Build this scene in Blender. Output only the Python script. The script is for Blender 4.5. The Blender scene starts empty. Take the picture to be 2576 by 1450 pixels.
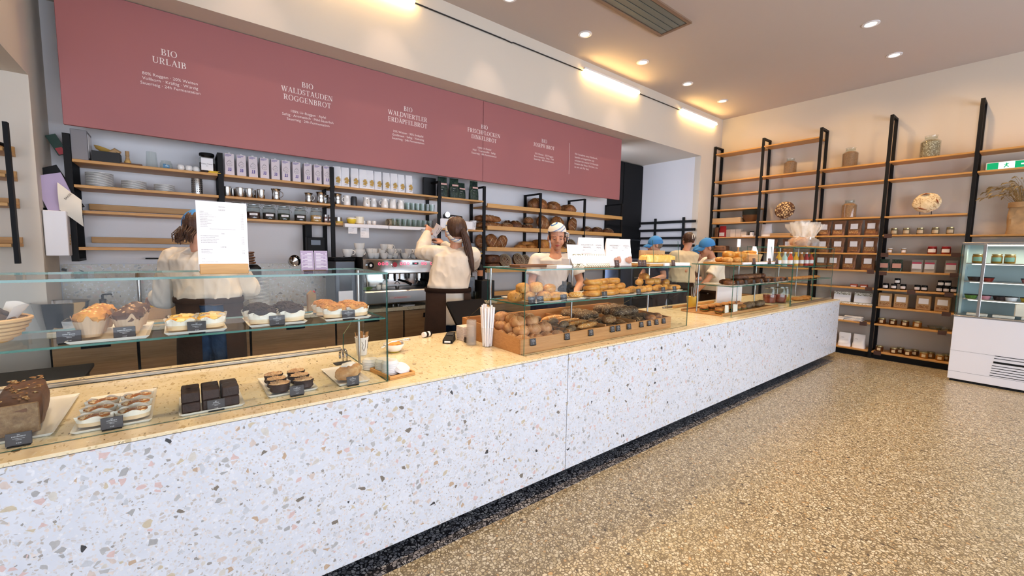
import bpy, bmesh, math, random
from mathutils import Vector, Matrix, Euler, noise as mn
R = random.Random(7)
PI = math.pi
rad = math.radians
sc = bpy.context.scene
COL = sc.collection
for s_ in ('view_transform',): sc.view_settings.view_transform = 'Standard'
sc.view_settings.look = 'None'; sc.view_settings.gamma = 1.0
sc.cycles.use_denoising = True
sc.cycles.max_bounces = 6; sc.cycles.diffuse_bounces = 3; sc.cycles.glossy_bounces = 2
sc.cycles.transmission_bounces = 2; sc.cycles.transparent_max_bounces = 32; sc.cycles.use_adaptive_sampling = True; sc.cycles.adaptive_threshold = .08; sc.cycles.adaptive_min_samples = 16
sc.cycles.caustics_reflective = False; sc.cycles.caustics_refractive = False
sc.cycles.sample_clamp_indirect = 6.0

# ------------------------------------------------------------------ colours and materials
def lin(c):
    if isinstance(c, str): c = [int(c[i:i+2], 16) / 255 for i in (0, 2, 4)]
    return tuple((x / 12.92 if x <= .04045 else ((x + .055) / 1.055) ** 2.4) for x in c)
class NT:
    def __init__(s, name):
        s.m = bpy.data.materials.new(name); s.m.use_nodes = True
        s.t = s.m.node_tree; s.b = s.t.nodes['Principled BSDF']; s.out = s.t.nodes['Material Output']
    def n(s, typ, **k):
        o = s.t.nodes.new(typ)
        for a, v in k.items():
            if a[0] == '_': o.inputs[a[1:].replace('_', ' ')].default_value = v
            else: setattr(o, a, v)
        return o
    def l(s, a, b): s.t.links.new(a, b)
    def set(s, **k):
        for a, v in k.items(): s.b.inputs[a.replace('_', ' ')].default_value = v
    def coord(s, scale=(1, 1, 1), rnd=False, kind='Object'):
        tc = s.n('ShaderNodeTexCoord'); mp = s.n('ShaderNodeMapping'); mp.inputs['Scale'].default_value = scale
        s.l(tc.outputs[kind], mp.inputs['Vector'])
        if rnd:
            oi = s.n('ShaderNodeObjectInfo'); mu = s.n('ShaderNodeVectorMath', operation='SCALE'); mu.inputs[3].default_value = 37.
            co = s.n('ShaderNodeCombineXYZ')
            for i in range(3): s.l(oi.outputs['Random'], co.inputs[i])
            s.l(co.outputs[0], mu.inputs[0]); s.l(mu.outputs[0], mp.inputs['Location'])
        return mp.outputs[0]
    def noise(s, vec, scale=5, detail=4, rough=.6, dist=0):
        o = s.n('ShaderNodeTexNoise'); o.inputs['Scale'].default_value = scale; o.inputs['Detail'].default_value = detail
        o.inputs['Roughness'].default_value = rough; o.inputs['Distortion'].default_value = dist
        s.l(vec, o.inputs['Vector']); return o.outputs['Fac']
    def ramp(s, fac, stops, interp='LINEAR'):
        o = s.n('ShaderNodeValToRGB'); cr = o.color_ramp; cr.interpolation = interp
        while len(cr.elements) < len(stops): cr.elements.new(.5)
        for e, (p, c) in zip(cr.elements, stops):
            e.position = p; e.color = (*(lin(c) if not isinstance(c, (int, float)) else (c,) * 3), 1)
        s.l(fac, o.inputs[0]); return o.outputs[0]
    def mix(s, fac, a, b, mode='MIX'):
        o = s.n('ShaderNodeMix', data_type='RGBA', blend_type=mode)
        for sock, v in ((o.inputs[0], fac), (o.inputs[6], a), (o.inputs[7], b)):
            if isinstance(v, (int, float)): sock.default_value = v
            elif isinstance(v, str): sock.default_value = (*lin(v), 1)
            else: s.l(v, sock)
        return o.outputs[2]
    def math(s, op, a, b=0.):
        o = s.n('ShaderNodeMath', operation=op)
        for i, v in enumerate((a, b)):
            if isinstance(v, (int, float)): o.inputs[i].default_value = v
            else: s.l(v, o.inputs[i])
        return o.outputs[0]
    def bump(s, h, st=.3, d=.01):
        o = s.n('ShaderNodeBump'); o.inputs['Strength'].default_value = st; o.inputs['Distance'].default_value = d
        s.l(h, o.inputs['Height']); s.l(o.outputs[0], s.b.inputs['Normal'])
    def col(s, sock): s.l(sock, s.b.inputs['Base Color'])
def M(name, c, rough=.6, metal=0, bump=0, bs=60, var=0, spec=.5, coat=0, em=None, es=0, sub=0):
    t = NT(name); t.set(Base_Color=(*lin(c), 1), Roughness=rough, Metallic=metal)
    t.b.inputs['Specular IOR Level'].default_value = spec; t.b.inputs['Coat Weight'].default_value = coat
    if bump or var:
        v = t.coord(rnd=True); f = t.noise(v, bs, 4)
        if var:
            d = [max(0, x * (1 - var)) for x in ([int(c[i:i+2], 16) / 255 for i in (0, 2, 4)])]
            f2 = t.noise(v, bs * .35, 3); t.col(t.ramp(f2, [(.3, d), (.7, c)]))
        if bump: t.bump(f, bump, .01)
    if em: t.b.inputs['Emission Color'].default_value = (*lin(em), 1); t.b.inputs['Emission Strength'].default_value = es
    return t.m
def terrazzo(name, base, chips, top=False):
    t = NT(name); t.set(Roughness=.22 if top else .3); v = t.coord((1, 1, 1)); col = None
    nz = t.n('ShaderNodeTexNoise'); nz.inputs['Scale'].default_value = 18; t.l(v, nz.inputs['Vector'])
    wv = t.n('ShaderNodeMixRGB', blend_type='LINEAR_LIGHT'); wv.inputs[0].default_value = .012; t.l(v, wv.inputs[1]); t.l(nz.outputs['Color'], wv.inputs[2])
    cur = t.ramp(t.noise(v, 9, 5), [(.3, base), (.7, chips['b2'])])
    for i, (scl, keep, edge, pal, stx) in enumerate(chips['layers']):
        mp = t.n('ShaderNodeMapping'); mp.inputs['Rotation'].default_value = (.3 + i, .7 * i, .5 + i); mp.inputs['Scale'].default_value = (1, stx, 1); t.l(wv.outputs[0], mp.inputs[0])
        a = t.n('ShaderNodeTexVoronoi', feature='DISTANCE_TO_EDGE'); b = t.n('ShaderNodeTexVoronoi', feature='F1')
        for o in (a, b): o.inputs['Scale'].default_value = scl; t.l(mp.outputs[0], o.inputs['Vector'])
        sp = t.n('ShaderNodeSeparateColor'); t.l(b.outputs['Color'], sp.inputs[0])
        k = t.math('LESS_THAN', sp.outputs[0], keep)
        e = t.math('GREATER_THAN', a.outputs['Distance'], t.math('ADD', t.math('MULTIPLY', sp.outputs[2], .12), edge))
        m = t.math('MULTIPLY', k, e)
        pc = t.ramp(sp.outputs[1], pal, 'CONSTANT')
        vv = t.ramp(t.noise(wv.outputs[0], 60, 3), [(.3, .75), (.7, 1.0)])
        cur = t.mix(m, cur, t.mix(.6, pc, vv, 'MULTIPLY'))
    t.col(cur); return t.m
PALB = [(0, 'c4c8ce'), (.2, 'b4b4b4'), (.32, 'd2c4bc'), (.44, 'd6bcb8'), (.54, 'c8bca4'), (.64, 'a6a6a6'), (.74, 'd0ccc4'), (.86, 'bca48c'), (.935, '7c746a'), (.975, '3c3d40')]
PALS = [(0, 'dfe1e6'), (.25, 'd8d6d6'), (.45, 'd2d2d6'), (.6, 'dcd2cc'), (.72, 'ccc8c6'), (.88, 'bcb6b0'), (.96, '989490')]
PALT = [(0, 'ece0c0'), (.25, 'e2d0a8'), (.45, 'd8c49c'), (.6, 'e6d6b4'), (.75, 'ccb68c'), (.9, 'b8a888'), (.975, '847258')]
m_terr = terrazzo('terrazzo', 'd4d8e0', dict(b2='c9ced7', layers=[(110, .5, .06, PALS, 1.), (66, .32, .1, PALS, 1.3), (38, .26, .09, PALB, 1.25)]))
m_top = terrazzo('terrazzo_top_warmlit', 'eadcbc', dict(b2='dfcda6', layers=[(110, .4, .08, PALT, .45), (50, .22, .12, PALT, .5)]), True)  # cream partly the stone's own, partly warm spot light put into the colour
m_splash = terrazzo('terrazzo_splash', 'cdc9bf', dict(b2='bdb8ad', layers=[(80, .4, .08, PALS, 1.), (34, .34, .12, PALB, 1.2)]))
def floor_mat(name, grout, pal, sc_=52, rough=.3):
    t = NT(name); t.set(Roughness=rough); v = t.coord()
    nz = t.n('ShaderNodeTexNoise'); nz.inputs['Scale'].default_value = 25; t.l(v, nz.inputs['Vector'])
    wv = t.n('ShaderNodeMixRGB', blend_type='LINEAR_LIGHT'); wv.inputs[0].default_value = .008; t.l(v, wv.inputs[1]); t.l(nz.outputs['Color'], wv.inputs[2])
    a = t.n('ShaderNodeTexVoronoi', feature='DISTANCE_TO_EDGE'); b = t.n('ShaderNodeTexVoronoi', feature='F1')
    for o in (a, b): o.inputs['Scale'].default_value = sc_; t.l(wv.outputs[0], o.inputs['Vector'])
    sp = t.n('ShaderNodeSeparateColor'); t.l(b.outputs['Color'], sp.inputs[0])
    e = t.math('GREATER_THAN', a.outputs['Distance'], t.math('ADD', t.math('MULTIPLY', sp.outputs[0], .13), .05))
    pc = t.ramp(sp.outputs[1], pal, 'CONSTANT')
    g = t.mix(t.ramp(t.noise(v, 1.2, 4), [(.35, 0.), (.7, 1.)]), grout, tuple(x * .85 for x in [int(grout[i:i+2], 16) / 255 for i in (0, 2, 4)]) and grout)
    t.col(t.mix(e, g, pc)); return t.m
m_floor = floor_mat('floor_terrazzo', '7c6e54', [(0, 'ccc0a2'), (.25, 'baac8c'), (.45, 'd6ccb2'), (.62, 'ae9e7c'), (.76, 'c4b490'), (.88, '9c8e72'), (.95, 'bc9c70'), (.985, '524a42')], 60)
m_band = floor_mat('floor_border', '26262a', [(0, '96969a'), (.3, '7c7e84'), (.6, 'a8a8a8'), (.85, '6a6a6c')])
def wood(name, c1, c2, scale=(1.5, 14, 40), rough=.45):
    t = NT(name); t.set(Roughness=rough); v = t.coord(scale, rnd=True)
    f = t.noise(v, 2.2, 6, .65, .6); w = t.noise(v, 9, 3)
    t.col(t.mix(.25, t.ramp(f, [(.3, c1), (.7, c2)]), t.ramp(w, [(.35, c1), (.65, c2)]))); t.bump(f, .08, .005); return t.m
m_wood = wood('oak', 'b5803f', 'd3a05c'); m_woody = wood('oak_y', 'b5803f', 'd3a05c', (14, 1.5, 40))
m_wood2 = wood('oak_cabinet', 'a07850', 'c69e70', (1.2, 20, 30)); m_woodl = wood('oak_lip', 'c08f50', 'dbaa68')
m_basket = wood('basket_wood', 'a8713c', 'c8935a'); m_woodd = wood('walnut', '5c3a22', '7a5030')
m_wall = M('wall_paint', 'eae8ea', .9, bump=.05, bs=40); m_ceil = M('ceiling_paint', 'c4b8b0', .92)
m_wallw = M('bulkhead_paint', 'dad0c2', .9)
m_black = M('black_steel', '0e0e10', .6, 0, spec=.25); m_blackm = M('black_matt', '121214', .6); m_blackg = M('black_gloss', '0c0c0e', .15)
m_white = M('white_lacquer', 'eceaee', .35); m_whitep = M('white_plastic', 'e6e4e2', .4); m_porc = M('porcelain', 'f0eeea', .12, coat=.3)
m_paper = M('paper', 'f4f2f4', .8); m_parch = M('baking_paper', 'efe6d6', .7); m_steel = M('steel', 'c4c2be', .22, 1.); m_steelb = M('brushed_steel', 'a8a6a4', .32, 1.)
m_chrome = M('chrome', 'b8b6b4', .12, 1.); m_dsteel = M('dark_steel', '4a4c50', .35, .8)
m_pink = M('pink_panel', 'a66868', .6); m_ink = M('ink', '3a3638', .8); m_inkw = M('white_ink', 'f2e6e2', .6); m_inkp = M('purple_ink', '4a3a90', .7)
m_tag = M('tag_board', '33292a', .5); m_kraft = M('kraft_paper', 'c09a6c', .8, bump=.2, bs=40, var=.12); m_kraftd = M('kraft_brown', '9a6a48', .55, bump=.25, bs=50, var=.25)
m_grey = M('grey_card', '8a8688', .7); m_red = M('red_plastic', 'c8202a', .4); m_green = M('green_print', '2a8a4a', .5); m_gold = M('gold_print', 'c8a050', .5, bump=.2)
m_rubber = M('rubber', '1c1a1a', .7); m_yel = M('yellow_card', 'e0b830', .7); m_blue = M('blue_cloth', '3a84c8', .85, bump=.15, bs=200); m_navy = M('navy', '232a48', .7)
m_skin = M('skin', 'd29a7e', .55, var=.06, bs=30); m_skinr = M('lip_red', 'a8484a', .45); m_hair = M('brown_hair', '4e2e1c', .5, bump=.4, bs=120, var=.35)
m_tee = M('white_cotton', 'eeeae4', .9, bump=.12, bs=18); m_sweat = M('cream_sweatshirt', 'ded4c6', .92, bump=.2, bs=16); m_beige = M('beige_cotton', 'd2c6aa', .9, bump=.15, bs=18)
m_apron = M('brown_apron', '3a2418', .9, bump=.25, bs=20, var=.2); m_jeans = M('blue_denim', '3c567a', .9, bump=.3, bs=60, var=.25); m_eye = M('eye_white', 'e8e4e0', .3); m_dark = M('dark_iris', '20140e', .3)
m_tiles = M('dark_tiles', '2a2c38', .4, var=.2, bs=8)
def glass(name, tint='f4fbf8', rough=0., refl=1.):
    m = bpy.data.materials.new(name); m.use_nodes = True; t = m.node_tree; t.nodes.clear()
    o = t.nodes.new('ShaderNodeOutputMaterial'); mx = t.nodes.new('ShaderNodeMixShader'); tr = t.nodes.new('ShaderNodeBsdfTransparent')
    gl = t.nodes.new('ShaderNodeBsdfGlossy'); fr = t.nodes.new('ShaderNodeFresnel'); fr.inputs[0].default_value = 1.45
    mu = t.nodes.new('ShaderNodeMath'); mu.operation = 'MULTIPLY'; mu.inputs[1].default_value = refl
    tr.inputs[0].default_value = (*lin(tint), 1); gl.inputs['Roughness'].default_value = rough
    L = t.links.new; ge = t.nodes.new('ShaderNodeNewGeometry'); iv = t.nodes.new('ShaderNodeMath'); iv.operation = 'SUBTRACT'; iv.inputs[0].default_value = 1.; m2 = t.nodes.new('ShaderNodeMath'); m2.operation = 'MULTIPLY'
    L(ge.outputs['Backfacing'], iv.inputs[1]); L(iv.outputs[0], m2.inputs[0]); L(fr.outputs[0], m2.inputs[1]); L(m2.outputs[0], mu.inputs[0]); L(mu.outputs[0], mx.inputs[0]); L(tr.outputs[0], mx.inputs[1]); L(gl.outputs[0], mx.inputs[2]); L(mx.outputs[0], o.inputs[0])
    return m
m_glass = glass('clear_glass', 'fafcfb', 0., .45); m_glassj = glass('jar_glass', 'f2f6f4', .04, 2.2); m_cello = glass('cellophane', 'f6f6f6', .25, 3.); 
def film(name, c, al):
    m = M(name, c, .2, coat=.5); t = m.node_tree; tr = t.nodes.new('ShaderNodeBsdfTransparent'); mx = t.nodes.new('ShaderNodeMixShader'); mx.inputs[0].default_value = al
    t.links.new(tr.outputs[0], mx.inputs[1]); t.links.new(t.nodes['Principled BSDF'].outputs[0], mx.inputs[2]); t.links.new(mx.outputs[0], t.nodes['Material Output'].inputs[0]); return m
m_cello = film('cellophane_film', 'f4efe6', .27)
m_clearp = film('clear_plastic', 'f0f0f0', .12)
m_smoke = film('smoked_plastic', 'c8c0b8', .3)
m_gedge = M('glass_edge', '306e60', .15, spec=.7); m_gedge_d = M('glass_edge_dark', '174a42', .15)
def bread(name, c, seeds=None, flour=0., rough=.6, sscale=90, cscale=7, bs=.4):
    t = NT(name); t.set(Roughness=rough); v = t.coord(rnd=True)
    f = t.noise(v, cscale * 3, 5, .65, .4); cur = t.ramp(f, [(.25, c[0]), (.5, c[1]), (.75, c[2])]); h = f
    if flour:
        g = t.noise(v, cscale * 1.6, 5, .65, 1.5); cur = t.mix(t.ramp(g, [(.6 - flour * .1, 0.), (.85 - flour * .2, .75)]), cur, 'cdb48e')
    if seeds:
        vo = t.n('ShaderNodeTexVoronoi'); vo.inputs['Scale'].default_value = sscale; t.l(v, vo.inputs['Vector'])
        sp = t.n('ShaderNodeSeparateColor'); t.l(vo.outputs['Color'], sp.inputs[0])
        k = t.math('MULTIPLY', t.math('LESS_THAN', vo.outputs['Distance'], .42), t.math('LESS_THAN', sp.outputs[0], seeds[1]))
        cur = t.mix(k, cur, seeds[0]); h = t.math('ADD', f, k)
    t.col(cur); t.bump(h, bs, .006); return t.m
b_crust = bread('rye_crust', ('4a2812', '8a5428', 'b88048'), flour=.5); b_dark = bread('dark_crust', ('2e180c', '5c3418', '84502a'), flour=.3)
b_gold = bread('golden_crust', ('8e5222', 'bc7c38', 'd8a45c')); b_yel = bread('brioche_crust', ('9a5a1e', 'c88832', 'e0ac58'), rough=.35)
b_roll = bread('kaiser_crust', ('a8643a', 'c88c58', 'e0b080'), rough=.55, bs=.2); b_seed = bread('seeded_crust', ('a86c2c', 'c89040', 'dcae64'), seeds=('e8d8b0', .6), sscale=120)
b_oliv = bread('studded_crust', ('9a6428', 'c88e44', 'e4bc74'), seeds=('3e302a', .1), sscale=130); b_poppy = bread('poppy_crust', ('6a5038', '8a6c4c', 'a88a64'), seeds=('2e2a2c', .7), sscale=200)
b_grain = bread('grain_crust', ('3a261a', '5c4028', '7c5c3c'), seeds=('b8a078', .5), sscale=130); b_flat = bread('pumpkin_crust', ('70482a', '946438', 'b8864c'), seeds=('c8b080', .4), sscale=110)
b_cream = bread('cream_topping', ('e8a83a', 'f2c868', 'fae6b0'), rough=.4, cscale=5); b_choc = bread('chocolate_crumb', ('1c0e0a', '2e1812', '442820'), bs=1., cscale=14)
b_crumb = bread('butter_crumble', ('b06a20', 'd28c34', 'e8b058'), bs=1., cscale=14); b_brown = bread('brownie', ('20100c', '301a14', '40261e'), bs=.6, cscale=10)
b_cake = bread('dark_loaf', ('4a2c18', '5e3a20', '7a4e2a'), bs=.5); b_pale = bread('cake_side', ('d8b488', 'e4c8a0', 'ecd8b8'), rough=.7, bs=.15); b_nut = bread('nut_topping', ('c89060', 'deb080', 'ecccA0'), bs=.8, cscale=14)
b_sugar = bread('sugar_pastry', ('a87444', 'c89864', 'e0c090'), flour=.5, bs=.3); b_ham = M('ham_pink', 'd8909a', .5); b_leaf = M('lettuce', '6a9a3a', .6, var=.3); b_orange = M('apricot_glaze', 'e08a20', .25, var=.2, bs=30); b_caramel = M('caramel_glaze', 'b06c2c', .2)
def emit(name, c, s):
    m = bpy.data.materials.new(name); m.use_nodes = True; t = m.node_tree; t.nodes.clear()
    o = t.nodes.new('ShaderNodeOutputMaterial'); e = t.nodes.new('ShaderNodeEmission'); e.inputs[0].default_value = (*lin(c), 1); e.inputs[1].default_value = s
    t.links.new(e.outputs[0], o.inputs[0]); return m

# ------------------------------------------------------------------ mesh builder
class MB:
    def __init__(s): s.v = []; s.f = []; s.m = []; s.x = Matrix.Identity(4)
    def at(s, loc=(0, 0, 0), rz=0, rx=0, ry=0, sc=1):
        s.x = Matrix.Translation(loc) @ Euler((rx, ry, rz)).to_matrix().to_4x4() @ (Matrix.Diagonal((*((sc,) * 3 if isinstance(sc, (int, float)) else sc), 1))); return s
    def add(s, vs, fs, m=0):
        o = len(s.v); s.v += [tuple(s.x @ Vector(v)) for v in vs]; s.f += [tuple(i + o for i in f) for f in fs]; s.m += [m] * len(fs); return s
    def box(s, x0, x1, y0, y1, z0, z1, m=0, b=0):
        if b <= 0:
            vs = [(x, y, z) for x in (x0, x1) for y in (y0, y1) for z in (z0, z1)]
            return s.add(vs, [(0, 1, 3, 2), (4, 6, 7, 5), (0, 4, 5, 1), (2, 3, 7, 6), (0, 2, 6, 4), (1, 5, 7, 3)], m)
        b = min(b, (x1 - x0) / 2.01, (y1 - y0) / 2.01, (z1 - z0) / 2.01); V = []; ix = {}
        for i, X in enumerate((x0, x1)):
            for j, Y in enumerate((y0, y1)):
                for k, Z in enumerate((z0, z1)):
                    dx, dy, dz = [b if q == 0 else -b for q in (i, j, k)]
                    for a, p in enumerate(((X, Y + dy, Z + dz), (X + dx, Y, Z + dz), (X + dx, Y + dy, Z))): ix[i, j, k, a] = len(V); V.append(p)
        F = []
        for a, (p, q) in enumerate(((1, 2), (0, 2), (0, 1))):
            for sd in (0, 1):
                c = []
                for u, w in ((0, 0), (1, 0), (1, 1), (0, 1)):
                    t = [0, 0, 0]; t[a] = sd; t[p] = u; t[q] = w; c.append(ix[(*t, a)])
                F.append(tuple(c if (sd == 1) == (a != 1) else c[::-1]))
        for a in range(3):
            p, q = [z for z in range(3) if z != a]
            for u in (0, 1):
                for w in (0, 1):
                    t0 = [0, 0, 0]; t0[p] = u; t0[q] = w; t1 = list(t0); t1[a] = 1
                    F.append((ix[(*t0, p)], ix[(*t0, q)], ix[(*t1, q)], ix[(*t1, p)]))
        for i in (0, 1):
            for j in (0, 1):
                for k in (0, 1): F.append((ix[i, j, k, 0], ix[i, j, k, 1], ix[i, j, k, 2]))
        return s.add(V, F, m)
    def cb(s, c, d, m=0, b=0):
        return s.box(c[0] - d[0] / 2, c[0] + d[0] / 2, c[1] - d[1] / 2, c[1] + d[1] / 2, c[2] - d[2] / 2, c[2] + d[2] / 2, m, b)
    def lathe(s, pr, seg=24, m=0, sx=1, sy=1, cap=True, wob=0, ph=0):
        V = []; F = []; n = len(pr)
        for i in range(seg):
            a = 2 * PI * i / seg
            for k, (r, z) in enumerate(pr):
                w = 1 + wob * math.sin(a * 5 + ph + k) if wob else 1
                V.append((r * sx * w * math.cos(a), r * sy * w * math.sin(a), z))
        for i in range(seg):
            j = (i + 1) % seg
            for k in range(n - 1): F.append((i * n + k, j * n + k, j * n + k + 1, i * n + k + 1))
        if cap:
            if pr[0][0] > 1e-5: F.append(tuple(i * n for i in range(seg))[::-1])
            if pr[-1][0] > 1e-5: F.append(tuple(i * n + n - 1 for i in range(seg)))
        return s.add(V, F, m)
    def cyl(s, r, z0, z1, seg=20, m=0, r2=None): return s.lathe([(r, z0), (r if r2 is None else r2, z1)], seg, m)
    def tube(s, pts, r, seg=8, m=0, closed=False, ell=None, caps=True):
        P = [Vector(p) for p in pts]; n = len(P); V = []; F = []; up = None
        rr = r if isinstance(r, (list, tuple)) else [r] * n
        for i, p in enumerate(P):
            t = (P[(i + 1) % n] - P[i - 1]) if closed else (P[min(i + 1, n - 1)] - P[max(i - 1, 0)])
            t = t.normalized() if t.length > 1e-9 else Vector((0, 0, 1))
            if up is None: up = Vector((0, 0, 1)) if abs(t.z) < .9 else Vector((1, 0, 0))
            a = (up - t * up.dot(t)); a = a.normalized() if a.length > 1e-6 else t.orthogonal().normalized(); b = t.cross(a); up = a
            ea, eb = (ell[i] if ell else (1, 1))
            for k in range(seg):
                th = 2 * PI * k / seg; V.append(tuple(p + a * math.cos(th) * rr[i] * ea + b * math.sin(th) * rr[i] * eb))
        for i in range(n if closed else n - 1):
            j = (i + 1) % n
            for k in range(seg): F.append((i * seg + k, i * seg + (k + 1) % seg, j * seg + (k + 1) % seg, j * seg + k))
        if not closed and caps: F += [tuple(range(seg))[::-1], tuple((n - 1) * seg + k for k in range(seg))]
        return s.add(V, F, m)
    def prism(s, poly, z0, z1, m=0):
        n = len(poly); V = [(x, y, z0) for x, y in poly] + [(x, y, z1) for x, y in poly]
        F = [tuple(range(n))[::-1], tuple(range(n, 2 * n))] + [(i, (i + 1) % n, n + (i + 1) % n, n + i) for i in range(n)]
        return s.add(V, F, m)
    def blob(s, r, su=20, sv=12, amp=.08, fr=3., seed=0, flat=.25, m=0, p=2., fn=None):
        V = []; F = []
        def sg(v, e): return math.copysign(abs(v) ** e, v)
        e = 2. / p
        for j in range(sv + 1):
            ph = PI * j / sv - PI / 2
            for i in range(su):
                th = 2 * PI * i / su
                d = Vector((sg(math.cos(ph), e) * sg(math.cos(th), e), sg(math.cos(ph), e) * sg(math.sin(th), e), sg(math.sin(ph), e)))
                k = 1 + amp * mn.noise(d * fr + Vector((seed * 3.1, seed * 1.7, seed)))
                if fn: k *= fn(d)
                v = Vector((d.x * r[0] * k, d.y * r[1] * k, d.z * r[2] * k))
                if v.z < -r[2] * (1 - flat): v.z = -r[2] * (1 - flat)
                V.append((v.x, v.y, v.z + r[2] * (1 - flat)))
        for j in range(sv):
            for i in range(su): F.append((j * su + i, j * su + (i + 1) % su, (j + 1) * su + (i + 1) % su, (j + 1) * su + i))
        return s.add(V, F, m)
    def grid(s, fn, nu, nv, m=0, th=0):
        V = [tuple(fn(i / nu, j / nv)) for j in range(nv + 1) for i in range(nu + 1)]
        F = [(j * (nu + 1) + i, j * (nu + 1) + i + 1, (j + 1) * (nu + 1) + i + 1, (j + 1) * (nu + 1) + i) for j in range(nv) for i in range(nu)]
        return s.add(V, F, m)
    def text(s, body, size, m=0, font='sans', align='CENTER'):
        """flat lettering in the local x-z plane, facing -y, baseline at z=0"""
        if font == 'serif':
            vs, fs = serif(body, size, align); dy = {}
            for k, f in enumerate(fs):
                ar = sum(vs[f[i - 1]][0] * vs[f[i]][1] - vs[f[i]][0] * vs[f[i - 1]][1] for i in range(len(f)))
                if ar < 0: fs[k] = f[::-1]
                for i in f: dy[i] = -size * .0012 * (k % 9)
            return s.add([(x, dy.get(i, 0), y) for i, (x, y) in enumerate(vs)], fs, m)
        else: vs, fs = sans(body, size, align)
        return s.add([(x, 0, y) for x, y in vs], fs, m)
    def obj(s, name, mats, parent=None, loc=(0, 0, 0), rz=0, rot=None, smooth=40):
        me = bpy.data.meshes.new(name); me.from_pydata(s.v, [], s.f)
        for mt in (mats if isinstance(mats, (list, tuple)) else [mats]): me.materials.append(mt)
        me.polygons.foreach_set('material_index', s.m)
        if smooth:
            me.polygons.foreach_set('use_smooth', [True] * len(s.f)); me.set_sharp_from_angle(angle=rad(smooth))
        me.update()
        o = bpy.data.objects.new(name, me); COL.objects.link(o); o.location = loc; o.rotation_euler = rot or (0, 0, rz)
        if parent: o.parent = parent
        return o
_fc = {}
def sans(body, size, align='CENTER'):
    k = body
    if k not in _fc:
        c = bpy.data.curves.new('t', 'FONT'); c.body = body; c.size = 1.; c.align_x = 'LEFT'; c.resolution_u = 2
        o = bpy.data.objects.new('t', c); COL.objects.link(o)
        me = bpy.data.meshes.new_from_object(o.evaluated_get(bpy.context.evaluated_depsgraph_get()))
        _fc[k] = ([tuple(v.co[:2]) for v in me.vertices], [tuple(p.vertices) for p in me.polygons])
        bpy.data.objects.remove(o); bpy.data.curves.remove(c); bpy.data.meshes.remove(me)
    vs, fs = _fc[k]
    if not vs: return [], []
    w = max(v[0] for v in vs); f = size / .69; off = {'CENTER': -w / 2, 'LEFT': 0, 'RIGHT': -w}[align]
    return [((x + off) * f, y * f) for x, y in vs], fs
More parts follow.
